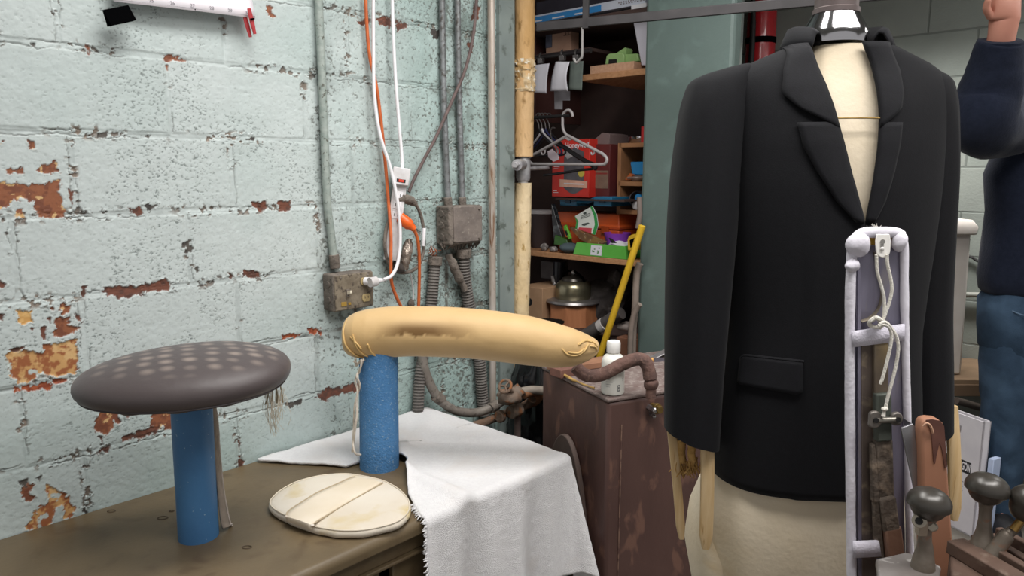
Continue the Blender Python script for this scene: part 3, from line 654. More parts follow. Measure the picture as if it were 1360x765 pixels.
# -------- the yellow insulated pole at the corner with its clamp fitting
m_ins = mat('yellow_pipe_lagging', '#d6b182', '#c39a63', 9, rough=.75, c3='#93703f', scale3=30, thr3=(.56, .70), bump=.5, bscale=50, stretch=(1, 1, .5))
m_cast = mat('cast_grey_metal', '#bab9ba', '#98969a', 30, rough=.45, metal=.35, bump=.15)
TP = -.0
def pp(x, y): return onw(x, y, .0)
pole = thing('insulated_pipe', 'tall yellow lagged pipe with peeling lumpy wrap standing at the end of the wall', 'pipe', Vector((pp(689, 520).x, pp(689, 520).y, 0)))
def pring(c, r, seg=22, sd=0):
    return [c + Vector((math.cos(2 * PI * i / seg), math.sin(2 * PI * i / seg), 0)) * (r + .003 * mnoise.noise(Vector((math.cos(2 * PI * i / seg) * 2, math.sin(2 * PI * i / seg) * 2, c.z * 14 + sd)))) for i in range(seg)]
rr = []
for i in range(61):
    f_ = i / 60; y = lerp(-90, 208, f_); x = 698 - f_ * 1.5 * 2
    rr.append(pring(pp(x, y), .0405 if y > -100 else .04))
MB().loft(rr, True).build('upper_lagging', m_ins, pole)
rr = []
bz_ = Vector((pp(689, 520).x, pp(689, 520).y, 0))
for i in range(61):
    f_ = i / 60; y = lerp(243, 520, f_); rr.append(pring(pp(694.5 - 5.5 * f_, y), .0365 + .002 * f_, sd=5))
rr.append(pring(bz_, .038))
MB().loft(rr, True).build('lower_lagging', mat('pale_pipe_lagging', '#dcc7a2', '#cfb486', 9, rough=.8, c3='#a3854f', scale3=40, thr3=(.60, .68), bump=.6, bscale=45, stretch=(1, 1, .6)), pole)
q = MB(); rr = []
for i in range(17):
    y = lerp(80, 122, i / 16); c = pp(696.3, y)
    rr.append([c + Vector((math.cos(2 * PI * k_ / 26), math.sin(2 * PI * k_ / 26), 0)) * (.0425 + .011 * max(-.2, mnoise.noise(Vector((math.cos(2 * PI * k_ / 26) * 3, math.sin(2 * PI * k_ / 26) * 3, i * .9))))) for k_ in range(26)])
q.loft(rr, True)
for a_, y in ((2.9, 92), (3.1, 104), (2.8, 112), (3.2, 130), (2.9, 118)):
    c = pp(696, y) + Vector((math.cos(a_), math.sin(a_), 0)) * .046; q.ell(c, (.011, .009, .010), 8, 6)
q.jitter(.004, 60)
q.build('torn_wrap', mat('torn_wrap_scrim', '#d8c29d', '#b59362', 22, rough=.6, c3='#f0ead9', scale3=50, thr3=(.56, .64), bump=.5, bscale=70), pole, ang=25)
q = MB(); q.cyl(pp(696, 206), pp(694.5, 245), .021, 18); q.build('bare_pipe', m_cast, pole)
fit = thing('pipe_fitting', 'grey cast metal tee clamp gripping the yellow pole between its two lagged lengths', 'pipe fitting', pp(695, 240))
q = MB(); q.tube([pp(695.4, 210), pp(695.2, 214), pp(694.8, 236), pp(694.7, 240)], [.026, .029, .029, .026], 20); q.build('collar', m_cast, fit)
c = pp(695, 219); f2 = (onw(684, 218, .10) - c)
q = MB(); q.tube([c, onw(690, 218.5, .06), onw(686.5, 219, .075)], [.02, .021, .022], 18); q.build('side_arm', m_cast, fit)
q = MB(); q.cyl(onw(687, 219, .07), onw(683.5, 219, .09), .013, 6); q.build('set_screw', m_cast, fit, bevel=.002)
q = MB(); a_ = onw(700, 224, .01); q.cyl(a_, ont(728, 223, 2.5), .008, 12); q.build('stub_rod', m_cast, fit)
# ================================================================ bench and what lies on it
ZB = .501; BT1 = 1.705; BOFF = .672
m_bench = mat('worn_olive_steel', '#6f5f47', '#60523d', 5, rough=.42, c3='#5a4a36', scale3=14, thr3=(.54, .72), bump=.05, bscale=90, spec=.5)
m_bench_d = m_bench
bench = thing('work_bench', 'long brown painted steel bench standing against the peeling wall', 'bench', W(.6, .34, 0), WROT)
T0_ = -.9
q = MB()
prof = [(.004, ZB - .035), (.004, ZB), (BOFF - .022, ZB)] + [(BOFF - .022 + .022 * math.sin(a), ZB - .022 + .022 * math.cos(a)) for a in [PI / 2 * i / 8 for i in range(1, 9)]] + [(BOFF, ZB - .035), (BOFF - .006, ZB - .038)]
q.loft([[W(t, o, z) for o, z in prof] for t in [T0_ + (BT1 - T0_) * i / 12 for i in range(13)]], True)
q.build('bench_top', m_bench, bench, ang=30)
q = MB(); q.box(W((T0_ + BT1) / 2, BOFF - .034, ZB - .062), (BT1 - T0_ - .02, .02, .05), rz=WROT); q.build('front_rail', m_bench_d, bench, bevel=.003)
q = MB(); q.box(W((T0_ + BT1) / 2, BOFF - .03, ZB - .092), (BT1 - T0_ - .03, .036, .010), rz=WROT); q.build('rail_lip', m_bench, bench, bevel=.003)
for i in range(4):
    a_ = T0_ + .03 + i * .64
    q = MB(); q.box(W(a_ + .31, BOFF - .045, .265), (.60, .02, .33), rz=WROT); q.build('front_panel', m_bench_d, bench, bevel=.004)
for t_ in (T0_ + .02, BT1 - .03):
    q = MB(); q.box(W(t_, .33, .24), (.02, .60, .46), rz=WROT); q.build('end_panel', m_bench_d, bench, bevel=.003)
q = MB(); q.box(W((T0_ + BT1) / 2, .33, .05), (BT1 - T0_ - .06, .56, .10), rz=WROT); q.build('plinth', m_bench_d, bench)
dn = 0
for x, y, r in ((216, 688, .010), (328, 727, .0085), (228, 679, .005), (148, 679, .008)):     # old bolt holes and dents
    c = onz(x, y, ZB); q = MB(); q.tube([c + Vector((math.cos(2 * PI * i / 18) * r * 1.25, math.sin(2 * PI * i / 18) * r * .8, .0003)) for i in range(18)], .0016, 6, closed=True); q.build('bolt_hole', mat('hole_rim', '#4a3c2c', rough=.6), bench)

# ---- dark padded board on its blue post
m_blue = mat('blue_painted_tube', '#4478a8', '#3c6c9b', 9, rough=.5, c3='#9db4c4', scale3=130, thr3=(.70, .73), bump=.06, bscale=80)
m_blue2 = mat('blue_felted_tube', '#4e84b8', '#4579ab', 30, rough=.85, c3='#88a5c0', scale3=160, thr3=(.58, .72), bump=.3, bscale=200)
def pad_mat():
    m = bpy.data.materials.new('charcoal_press_cover'); m.use_nodes = True; nt = m.node_tree; N = nt.nodes; L = nt.links; b = N['Principled BSDF']
    tc = N.new('ShaderNodeTexCoord')
    mp = N.new('ShaderNodeMapping'); mp.inputs['Rotation'].default_value = (0, 0, R(-18)); mp.inputs['Scale'].default_value = (21, 31, .01); L.new(tc.outputs['Object'], mp.inputs['Vector'])
    vo = N.new('ShaderNodeTexVoronoi'); vo.inputs['Scale'].default_value = 1.0; vo.inputs['Randomness'].default_value = .25; L.new(mp.outputs[0], vo.inputs['Vector'])
    cr = N.new('ShaderNodeValToRGB'); cr.color_ramp.elements[0].position = .12; cr.color_ramp.elements[0].color = s2l('#857870'); cr.color_ramp.elements[1].position = .42; cr.color_ramp.elements[1].color = s2l('#4a4141')
    L.new(vo.outputs['Distance'], cr.inputs[0])
    # the print of steam holes shows only on the working face: local height gate
    sp = N.new('ShaderNodeSeparateXYZ'); L.new(tc.outputs['Normal'], sp.inputs[0])
    gr = N.new('ShaderNodeMapRange'); gr.inputs[1].default_value = .86; gr.inputs[2].default_value = .97; L.new(sp.outputs['Z'], gr.inputs[0])
    mx = N.new('ShaderNodeMix'); mx.data_type = 'RGBA'; L.new(gr.outputs[0], mx.inputs[0]); mx.inputs[6].default_value = s2l('#4a4141'); L.new(cr.outputs[0], mx.inputs[7])
    L.new(mx.outputs[2], b.inputs['Base Color'])
    b.inputs['Roughness'].default_value = .5; b.inputs['Sheen Weight'].default_value = .15
    nz = N.new('ShaderNodeTexNoise'); nz.inputs['Scale'].default_value = 30; nz.inputs['Detail'].default_value = 5; L.new(tc.outputs['Object'], nz.inputs['Vector'])
    bp = N.new('ShaderNodeBump'); bp.inputs['Strength'].default_value = .12; bp.inputs['Distance'].default_value = .01; L.new(nz.outputs['Fac'], bp.inputs['Height']); L.new(bp.outputs['Normal'], b.inputs['Normal'])
    return m
pc = onz(264, 712, ZB)                      # foot of the left post
b1 = thing('pressing_board', 'charcoal grey oval padded pressing board on a blue post standing on the bare bench', 'pressing board', (pc.x, pc.y, ZB))
ptop = ony(254, 528, pc.y); ptop.z = ptop.z
rr = []
for i in range(13):
    f_ = i / 12; c = Vector((pc.x, pc.y, ZB)).lerp(Vector((ptop.x + .0, pc.y + .0, ptop.z + .03)), f_)
    rr.append([c + Vector((math.cos(2 * PI * k_ / 32) * .0465, math.sin(2 * PI * k_ / 32) * .0465, 0)) for k_ in range(32)])
q = MB(); q.loft(rr, True); q.build('post', m_blue, b1, ang=50)
PZ = ptop.z + .078
la, lb = onz(92, 514, PZ - .005), onz(389, 484, PZ + .01)
ctr = (la + lb) / 2; ctr.z = PZ; ctr.y += .022; ctr.x -= .010; dirx = (lb - la); LH = dirx.length / 2; dirx.normalize(); diry = Vector((-dirx.y, dirx.x, 0)).normalized()
tilt = Matrix.Rotation(R(6), 3, dirx) 
def padsurf(u, v):     # u angle around, v 0 bottom centre ..1 top centre
    pass
rr = []
WH = .152
def padp(r_, a, z): 
    ex = math.copysign(abs(math.cos(a)) ** .98, math.cos(a)); ey = math.copysign(abs(math.sin(a)) ** .98, math.sin(a))
    return ctr + tilt @ (dirx * (LH * r_ * ex) + diry * (WH * r_ * ey * (1 + .10 * ex)) + Vector((0, 0, z)))
prof = [(.02, -.046), (.45, -.046), (.70, -.042), (.84, -.037), (.91, -.033), (.955, -.027), (.985, -.019), (.997, -.008), (.99, .002), (.965, .011), (.92, .019), (.85, .027), (.74, .035), (.60, .042), (.40, .048), (.2, .051), (.02, .052)]
NA = 72
for r_, z in prof:
    ring = []
    for k_ in range(NA):
        a = 2 * PI * k_ / NA; zz_ = z
        if z < -.03 and r_ > .6: zz_ += .004 * math.sin(a * 13) + .003 * mnoise.noise(Vector((math.cos(a) * 5, math.sin(a) * 5, 1)))
        ring.append(padp(r_, a, zz_))
    rr.append(ring)
pm = pad_mat()
q = MB(); q.loft(rr, True); q.build('pad', pm, b1, ang=80)
q = MB(); q.tube([padp(.945, 2 * PI * k_ / 60, -.029) for k_ in range(60)], .0028, 6, closed=True); q.build('hem_cord', mat('dark_piping', '#3c3536', rough=.6), b1)
for x0, y0, x1, y1 in ((310, 486, 312, 503), (323, 490, 322, 501), (336, 489, 335, 498), (353, 477, 357, 494)):   # pale crease lines in the cover edge
    pass
q = MB(); q.tube([Vector((ptop.x, pc.y, ptop.z - .012)) + Vector((math.cos(2 * PI * k_ / 30) * .049, math.sin(2 * PI * k_ / 30) * .049, .004 * math.sin(k_ * 1.3))) for k_ in range(30)], .006, 8, closed=True)
q.tube([Vector((ptop.x, pc.y, ptop.z - .002)) + Vector((math.cos(2 * PI * k_ / 30) * .050, math.sin(2 * PI * k_ / 30) * .050, .004 * math.cos(k_ * 1.7))) for k_ in range(30)], .007, 8, closed=True)
q.build('gathered_collar', mat('dark_piping', '#3c3536'), b1)
# grey cloth flap hanging behind the post
q = MB()
fa = [(283, 528), (288, 560), (291, 600), (296, 650), (304, 692), (309, 706)]
fb = [(276, 528), (281, 560), (284, 600), (289, 650), (293, 690), (296, 702)]
n_ = len(fa)
L1 = spline([ony(x, y, pc.y + .050 - .0 * i) for i, (x, y) in enumerate(fa)], 6); L2 = spline([ony(x, y, pc.y + .012) for x, y in fb], 6)
for p in L1 + L2: p.z = max(p.z, ZB + .004)
q.loft([[a for a in L1], [lerp(a, b_, .5) + Vector((.004, 0, 0)) for a, b_ in zip(L1, L2)], L2], False, ring_closed=False)
q.build('cloth_flap', mat('grey_brown_flap', '#93887d', '#7f756b', 30, rough=.9, bump=.3), b1, solid=.004)
q = MB(); q.tube(L1, .0042, 8).jitter(.0008, 90); q.build('flap_edge', mat('frayed_pale_edge', '#b9afa8', '#a39a92', 60, rough=.95, bump=.4), b1)
# tuft of loose threads at the right end
q = MB(); random.seed(3)
tc_ = padp(.86, -.30, -.045)
for i in range(48):
    sx0 = random.uniform(-.022, .022); l_ = random.uniform(.04, .115); cx = random.gauss(0, .010)
    p0 = tc_ + dirx * sx0 + diry * random.uniform(-.01, .01)
    P = [p0, p0 + dirx * (cx * .4) - UPV * l_ * .35, p0 + dirx * cx * .9 - UPV * l_ * .7 + diry * random.gauss(0, .004), p0 + dirx * (cx - sx0 * .5 + random.gauss(0, .006)) - UPV * l_]
    q.tube(spline(P, 4), .00042, 4, caps=False)
q.build('loose_threads', mat('raw_linen_thread', '#d9cfbe', '#b9aa90', 60, rough=.9), b1)
bpy.data.objects['loose_threads']['kind'] = 'stuff'
for dx_ in (-.016, -.006, .004, .014):
    q = MB(); p0 = tc_ + dirx * dx_ + UPV * .01; q.tube(spline([p0, p0 - UPV * .02 + dirx * .003, p0 - UPV * .042 + dirx * dx_ * .3], 4), .0016, 6); q.build('tie_string', mat('old_string', '#8d8066', rough=.9), b1)

# ---- yellow sleeve puff on the second blue post
m_puff = bpy.data.materials.new('yellowed_cotton_cover'); m_puff.use_nodes = True
def puff_mat(m):
    nt = m.node_tree; N = nt.nodes; L = nt.links; b = N['Principled BSDF']; tc = N.new('ShaderNodeTexCoord')
    nz = N.new('ShaderNodeTexNoise'); nz.inputs['Scale'].default_value = 7; nz.inputs['Detail'].default_value = 5; L.new(tc.outputs['Object'], nz.inputs['Vector'])
    cr = N.new('ShaderNodeValToRGB'); cr.color_ramp.elements[0].position = .3; cr.color_ramp.elements[0].color = s2l('#c2a06c'); cr.color_ramp.elements[1].position = .7; cr.color_ramp.elements[1].color = s2l('#cdac7a'); L.new(nz.outputs['Fac'], cr.inputs[0])
    # brown tide mark along the upper side: a band in the cover's own coordinates with a ragged lower edge
    at = N.new('ShaderNodeAttribute'); at.attribute_name = 'stain'
    mx = N.new('ShaderNodeMix'); mx.data_type = 'RGBA'; L.new(at.outputs['Fac'], mx.inputs[0]); L.new(cr.outputs[0], mx.inputs[6]); mx.inputs[7].default_value = s2l('#6b4a1c')
    L.new(mx.outputs[2], b.inputs['Base Color']); b.inputs['Roughness'].default_value = .6; b.inputs['Sheen Weight'].default_value = .2
    n2 = N.new('ShaderNodeTexNoise'); n2.inputs['Scale'].default_value = 12; n2.inputs['Detail'].default_value = 4; L.new(tc.outputs['Object'], n2.inputs['Vector'])
    bp = N.new('ShaderNodeBump'); bp.inputs['Strength'].default_value = .3; bp.inputs['Distance'].default_value = .01; L.new(n2.outputs['Fac'], bp.inputs['Height']); L.new(bp.outputs['Normal'], b.inputs['Normal'])
puff_mat(m_puff)
pr = onz(504, 619, ZB)
b2 = thing('sleeve_board', 'long yellow padded sleeve board on a fuzzy blue post standing in the white towel', 'pressing board', (pr.x, pr.y, ZB))
prt = ony(503, 475, pr.y)
q = MB(); rr = []
for i in range(11):
    c = Vector((pr.x, pr.y, ZB)).lerp(Vector((prt.x, pr.y, prt.z + .03)), i / 10); r_ = .0585 - .002 * i / 10
    rr.append([c + Vector((math.cos(2 * PI * k_ / 36) * r_, math.sin(2 * PI * k_ / 36) * r_, 0)) for k_ in range(36)])
q.loft(rr, True); q.build('post', m_blue2, b2, ang=50)
YP = pr.y + .0
# centre line and radii from the outline (x, top y, bottom y)
OUTL = [(456, 436, 452), (458, 427, 464), (464, 420, 471), (474, 414.5, 475), (490, 410.5, 475.5), (515, 408, 474), (545, 407, 472.5), (580, 407.5, 473), (620, 409.5, 474.5), (660, 413.5, 479), (700, 420, 484), (735, 428, 487.5), (760, 436, 486), (778, 444, 480), (790, 451, 472), (795.5, 457, 464)]
rr = []; NS = 72; cl = []
for i, (x, y0, y1) in enumerate(OUTL):
    pt, pb_ = ony(x, y0, YP), ony(x, y1, YP); c = (pt + pb_) / 2; cl.append((c, (pt - pb_).length / 2))
CL = spline([c for c, r_ in cl], 12); RL = []
for i in range(len(cl) - 1):
    for j in range(12): RL.append(lerp(cl[i][1], cl[i + 1][1], j / 12))
RL.append(cl[-1][1])
stain = []
for i, (c, r_) in enumerate(zip(CL, RL)):
    f_ = i / (len(CL) - 1); ring = []
    dep = r_ * 1.02 if f_ < .75 else r_ * (1.02 - .25 * (f_ - .75) * 2)
    for k_ in range(NS):
        a = 2 * PI * k_ / NS; n3 = Vector((0, -math.cos(a), math.sin(a)))
        wr = 0
        # pulled creases near the left end and folded closure at the tip
        if f_ < .42: wr += .0040 * math.sin((c.x * 55 + math.sin(a) * 2.2) * 1.0) * max(0, .42 - f_) * 2 * max(0, math.cos(a) * .6 - math.sin(a) * .5)
        if f_ > .80: wr += .008 * (f_ - .80) * 5 * mnoise.noise(Vector((a * 2.3, c.x * 20, 2))) * (1 - .5 * (f_ > .97))
        wr += .0012 * mnoise.noise(Vector((c.x * 12, a * 1.5, 5)))
        ring.append(c + Vector((0, -math.cos(a) * (dep + wr), math.sin(a) * (r_ + wr))))
        xx = ony(680, 440, YP).x
        px_x = 680 + c.x / (YP * .985 + .1) * FPX
        g_ = 0
        if 505 < px_x < 640:
            hgt = math.sin(a); low_ = .04 + .14 * mnoise.noise(Vector((c.x * 28, 0, 0))) + .16 * mnoise.noise(Vector((c.x * 75, 3, 0)))
            g_ = max(0, min(1, (hgt - low_) / .06)) * max(0, min(1, (.62 - hgt) / .30)) * (1 if math.cos(a) > 0 else 0)
            g_ *= max(0, min(1, (px_x - 505) / 35)) * max(0, min(1, (640 - px_x) / 60)) * .95
        stain.append(g_)
    rr.append(ring)
q = MB(); q.loft(rr, True); po = q.build('pad', m_puff, b2, ang=80)
sa = po.data.attributes.new('stain', 'FLOAT', 'POINT'); sa.data.foreach_set('value', np.array(stain + [0] * (len(po.data.vertices) - len(stain)), dtype=np.float32)[:len(po.data.vertices)])
# overlap folds of the cover at the left end
m_fold = mat('puff_fold', '#d2b074', '#c6a266', 12, rough=.65)
def on_puff(x, y, lift=.0):
    tab_t = [(a, b_) for a, b_, c_ in OUTL]; tab_b = [(a, c_) for a, b_, c_ in OUTL]
    pt, pb_ = ony(x, interp(tab_t, x), YP), ony(x, interp(tab_b, x), YP); c = (pt + pb_) / 2; r_ = (pt - pb_).length / 2
    p = ony(x, y, YP); s_ = max(-.98, min(.98, (p.z - c.z) / r_)); return Vector((p.x, YP - r_ * math.sqrt(1 - s_ * s_) - lift, p.z))
q = MB()
for seg_ in ([(463, 423), (461, 437), (466, 453), (478, 466), (494, 473)], [(475, 437), (480, 452), (488, 464), (500, 472)], [(495, 449), (499, 461), (508, 470), (520, 472.5)], [(472, 440), (482, 450), (486, 456)]):
    q.tube(spline([on_puff(x, y, .0045) for x, y in seg_], 6), .0030, 8)
q.build('gather_folds', m_fold, b2)
q = MB()
for seg_ in ([(744, 456), (752, 464), (764, 466), (775, 460), (780, 452)], [(752, 461), (766, 463), (774, 458)], [(775, 449), (783, 450), (789, 454), (793, 459)], [(782, 456), (789, 458), (792, 463)], [(766, 453), (776, 449), (785, 452)]):
    q.tube(spline([on_puff(x, y, .0012) for x, y in seg_], 6), [.0015] + [.0034] * (6 * (len(seg_) - 1) - 1) + [.0015], 6)
q.build('tip_folds', m_fold, b2)
q = MB(); rr = []
for r_, z in ((.047, -.006), (.050, .008), (.048, .020), (.046, .03)):
    rr.append([Vector((prt.x, pr.y, prt.z)) + Vector((math.cos(2 * PI * k_ / 30) * r_, math.sin(2 * PI * k_ / 30) * r_, z)) for k_ in range(30)])
q.loft(rr, True); q.build('neck', mat('dark_neck', '#2b2420', rough=.8), b2)
# white tie cord hanging at the left of the post
m_cordw = mat('cotton_cord', '#d9d0c4', '#c3b8aa', 50, rough=.9, bump=.3)
q = MB()
for pts in ([(472, 476), (473, 486), (480, 478), (478, 492), (472, 505), (475, 520), (471, 540), (470, 565), (469, 590), (472, 602), (479, 604)],
            [(483, 476), (478, 490), (474, 500), (478, 512), (474, 528), (474, 550), (471, 575), (468, 600)],
            [(470, 480), (477, 483), (483, 478)]):
    q.tube(spline([ony(x, y, pr.y - .052 + .012 * math.sin(i * 2)) for i, (x, y) in enumerate(pts)], 6), .0032, 6)
q.build('tie_cord', m_cordw, b2)

# ---- flat white pad lying on the bench
PO = [(85, 460), (100, 432), (130, 405), (200, 367), (300, 340), (400, 330), (470, 335), (580, 358), (650, 393), (690, 430), (706, 470), (700, 510), (660, 547), (600, 570), (500, 590), (400, 592), (330, 583), (280, 572), (210, 548), (160, 527), (110, 500), (88, 480)]
m_pad = mat('stained_white_cotton', '#ddd5c8', '#d3c8b7', 5, rough=.85, c3='#c8b37c', scale3=7, thr3=(.57, .74), bump=.12, bscale=60)
PP = [onz(330 + x / 3.255, 530 + (y - (14 if y > 440 else 6)) / 3.255, ZB + .020) for x, y in PO]
PP = spline(PP, 4, closed=True)
pcn = sum(PP, Vector()) / len(PP); pcn.z = ZB + .0
pad = thing('press_pad', 'flat off-white oval pad with stitched strap band lying on the bench', 'pad', (pcn.x, pcn.y, ZB))
def pring2(s, z): return [Vector((pcn.x + (p.x - pcn.x) * s, pcn.y + (p.y - pcn.y) * s, ZB + z)) for p in PP]
q = MB(); q.loft([pring2(.05, .001), pring2(.90, .001), pring2(.965, .004), pring2(.99, .011), pring2(.985, .018), pring2(.955, .0235), pring2(.90, .0265), pring2(.75, .029), pring2(.5, .031), pring2(.25, .032), pring2(.05, .032)], True)
q.jitter(.0018, 22)
q.build('pad_body', m_pad, pad, ang=80)
q = MB(); q.tube([Vector((pcn.x + (p.x - pcn.x) * .968, pcn.y + (p.y - pcn.y) * .968, ZB + .0238)) for p in PP], .0016, 6, closed=True); q.build('edge_seam', mat('seam_thread', '#d8cdbb', rough=.9), pad)
def padz(p): 
    # pad height at p
    return .0
def pz(x, y, dz=.0): return onz(330 + x / 3.255, 530 + y / 3.255, ZB + .031 + dz)
e1 = [(163, 512), (172, 487), (230, 448), (300, 405), (380, 370), (430, 347), (462, 337)]
e2 = [(273, 549), (300, 528), (360, 492), (430, 450), (500, 410), (560, 375), (583, 362)]
q = MB(); A1 = spline([pz(x, y, -.001 if i in (0, 6) else .0015) for i, (x, y) in enumerate(e1)], 5); A2 = spline([pz(x, y, -.001 if i in (0, 6) else .0015) for i, (x, y) in enumerate(e2)], 5)
A1[0].z = A2[0].z = ZB + .020; A1[-1].z = A2[-1].z = ZB + .024
rows = [[lerp(a, b_, k_ / 6) + UPV * (.002 * math.sin(PI * k_ / 6)) for a, b_ in zip(A1, A2)] for k_ in range(7)]
q.loft(rows, False, ring_closed=False); q.build('strap_band', mat('strap_cotton', '#e2d6c4', '#d9cbb4', 8, rough=.85, bump=.1), pad, solid=.003)
q = MB(); q.tube([p + UPV * .002 for p in A1[1:-1]], .0016, 6); q.tube([p + UPV * .002 for p in A2[1:-1]], .0014, 6); q.build('strap_edge', mat('strap_edge_thread', '#b9a98e', rough=.9), pad)
q = MB()
for p in (A1[1], A2[1]):
    q.ell(p + UPV * .001, (.005, .005, .003), 10, 6)
q.build('stitch_knot', m_cordw, pad)

# ---- white towel over the bench corner
m_terry = mat('white_terry', '#f4f3f4', '#eeecee', 120, rough=.95, bump=.6, bscale=420, sheen=.2, c3='#ebe5e2', scale3=6, thr3=(.5, .8))
def drape(a, b_):
    """cloth point at bench coordinates (a along the wall, b out from it); past the edges it hangs"""
    ea, eb = max(0, a - (BT1 - .006)), max(0, b_ - (BOFF - .006))
    h = .009 + .0045 * mnoise.noise(Vector((a * 7, b_ * 7, 0))) + .002 * mnoise.noise(Vector((a * 19, b_ * 19, 3)))
    h += .020 * math.exp(-((a - b_ * .0 - 1.27) / .03) ** 2) * max(0, min(1, (b_ - .25) / .1))       # fold running along the left edge
    h += .022 * math.exp(-(((a - 1.36) * .8 + (b_ - .30) * .6) / .028) ** 2) * math.exp(-((b_ - .32) / .18) ** 2)
    h += .010 * math.exp(-(((a - 1.60) * .75 + (b_ - .14)) / .035) ** 2) * math.exp(-((a - 1.55) / .12) ** 2)
    r0 = .02
    if ea == 0 and eb == 0: return W(a, b_, ZB + h)
    if ea > 0 and eb > 0:
        rad = math.hypot(ea, eb); ph = math.atan2(ea, eb)
        d = min(rad, r0); drop = max(0, rad - r0)
        o_ = r0 * math.sin(d / r0 * 1.4) + .16 * drop + .035 * drop / .3 * math.sin(ph * 6)
        return W(BT1 + o_ * math.sin(ph), BOFF + o_ * math.cos(ph), ZB + h - (r0 * (1 - math.cos(d / r0 * 1.5)) + drop * .985))
    e = ea or eb
    d = min(e, r0); drop = max(0, e - r0)
    o_ = r0 * math.sin(d / r0 * 1.45) + .035 * drop
    s_ = a if eb else b_
    o_ += (drop / .3) * (.020 * math.sin(s_ * 23 + .6) + .011 * math.sin(s_ * 51 + 2))
    z = ZB + h - (r0 * (1 - math.cos(d / r0 * 1.5)) + drop)
    return W(a + .0, BOFF + o_, z) if eb else W(BT1 + o_, b_, z)
tw = thing('towel', 'white terry towel draped over the front corner of the bench', 'towel', W(1.5, .4, ZB))
NU, NV = 120, 150
# left border of the cloth as a function of b; right border hangs past the bench end
lefta = [(-.0, 1.04), (.02, 1.03), (.12, 1.10), (.20, 1.155), (.255, 1.19), (.262, 1.325), (.365, 1.332), (.41, 1.29), (.55, 1.185), (.64, 1.142), (.675, 1.128), (.85, 1.115), (1.05, 1.105)]
def clothp(u, v):
    b_ = .012 + v * 1.03; l = interp(lefta, b_); 
    a = l + (1.99 - l) * u
    p = drape(a, b_)
    # rolled hem along the left border on top
    return p
q = MB(); q.grid(clothp, NU, NV); q.jitter(.0012, 60)
q.build('towel_cloth', m_terry, tw, solid=.007, ang=180)
q = MB(); random.seed(5)
for i in range(210):
    b_ = .60 + .45 * i / 210 ; l = interp(lefta, b_); p = drape(l, b_); p2 = p - TD * random.uniform(.004, .014) + Vector((0, 0, random.uniform(-.012, .004))) + OUT * random.uniform(-.004, .004)
    q.tube([p + TD * .003, lerp(p, p2, .5) + OUT * .001, p2], [.0018, .0016, .0008], 5)
fr = q.build('fringe', m_terry, tw); fr['kind'] = 'stuff'
# ================================================================ brown machine cabinet and what stands on it
ZM = .69
m_mach = mat('brown_enamelled_steel', '#5e443e', '#533b36', 6, rough=.5, c3='#76564a', scale3=16, thr3=(.60, .68), bump=.1, bscale=60, stretch=(1, 1, .5))
m_machtop = mat('dusty_machine_top', '#6b5854', '#7d706b', 25, rough=.85, c3='#8d817c', scale3=60, thr3=(.52, .66), bump=.3)
cA, cB = onz(738, 495, ZM), onz(808, 530, ZM)
dv = (cB - cA).normalized(); du = Vector((-dv.y, dv.x, 0)); du = du if du.x > 0 else -du
LM, WM_ = (cB - cA).length + .10, .56
mrz = math.atan2(du.y, du.x)
def MP(a, b_, z): return cB + du * a - dv * b_ + Vector((0, 0, z - ZM))     # a along the front, b backwards
mc = thing('machine_cabinet', 'chipped dark brown steel machine cabinet with dusty top between towel and black jacket', 'machine', MP(WM_ / 2, LM / 2, 0), mrz)
q = MB(); q.box(MP(WM_ / 2, LM / 2, (ZM - .012) / 2), (WM_, LM, ZM - .012), rz=mrz); q.build('body', m_mach, mc, bevel=.012, bseg=3)
q = MB(); q.box(MP(WM_ / 2, LM / 2, ZM - .006), (WM_ + .004, LM + .004, .012), rz=mrz); q.jitter(.001, 30); q.build('top_plate', m_machtop, mc, bevel=.004)
q = MB()     # half-round guard plate low on the left side
pl = [MP(-.003, .235 + .15 * math.cos(t), .02 + .48 * math.sin(t)) for t in [PI * i / 24 for i in range(25)]]
q.prism(pl, -du * .018); q.build('round_guard', mat('dull_guard', '#6d5d57', '#5b4b45', 10, rough=.7), mc, bevel=.004)
q = MB(); q.cyl(MP(.05, -.002, .08), MP(.05, -.002, .60), .0022, 6); q.build('seam_weld', mat('chipped_seam', '#85695b', '#5e443e', 40, rough=.7, thr=(.5, .6)), mc)
q = MB()
for x, y, r_, dd in ((866, 543, .0115, .03), (869, 553, .007, .02)):
    c = ony(x, y, MP(.12, 0, ZM).y - .0); a_ = (c.x - cB.x) / du.x * 1.0; c = MP((c - cB).dot(du), 0, c.z)
    q.cyl(c + dv * -.002, c + dv * dd, r_, 6); q.ell(c + dv * dd, (r_ * .85, r_ * .85, r_ * .85), 12, 8)
q.build('chrome_bolt', mat('bright_bolt', '#b9b8ba', rough=.25, metal=.9), mc)
q = MB(); c = ony(877.5, 545, cB.y + .03); c = MP((c - cB).dot(du), 0, c.z); q.cyl(c, c + dv * .045, .013, 6); q.cyl(c + dv * .02, c + dv * .032, .017, 12); q.build('brass_valve', mat('old_brass', '#8a713f', '#6b5731', 40, rough=.45, metal=.7), mc, bevel=.001)
# frayed yellow cord tied along the left top edge
q = MB(); q.tube(spline([MP(-.01, LM - .12, ZM + .035), MP(-.006, LM - .17, ZM + .012), MP(.0, LM - .24, ZM + .006), MP(.012, .10, ZM + .006)], 8), [.006] * 8 + [.005] * 8 + [.003] * 9, 8).jitter(.002, 60)
tag(q.build('cover_strip', mat('yellow_cloth_strip', '#b8965a', '#93743c', 30, rough=.8, bump=.3)), 'torn yellow cloth strip lying along the edge of the brown cabinet', 'cloth')
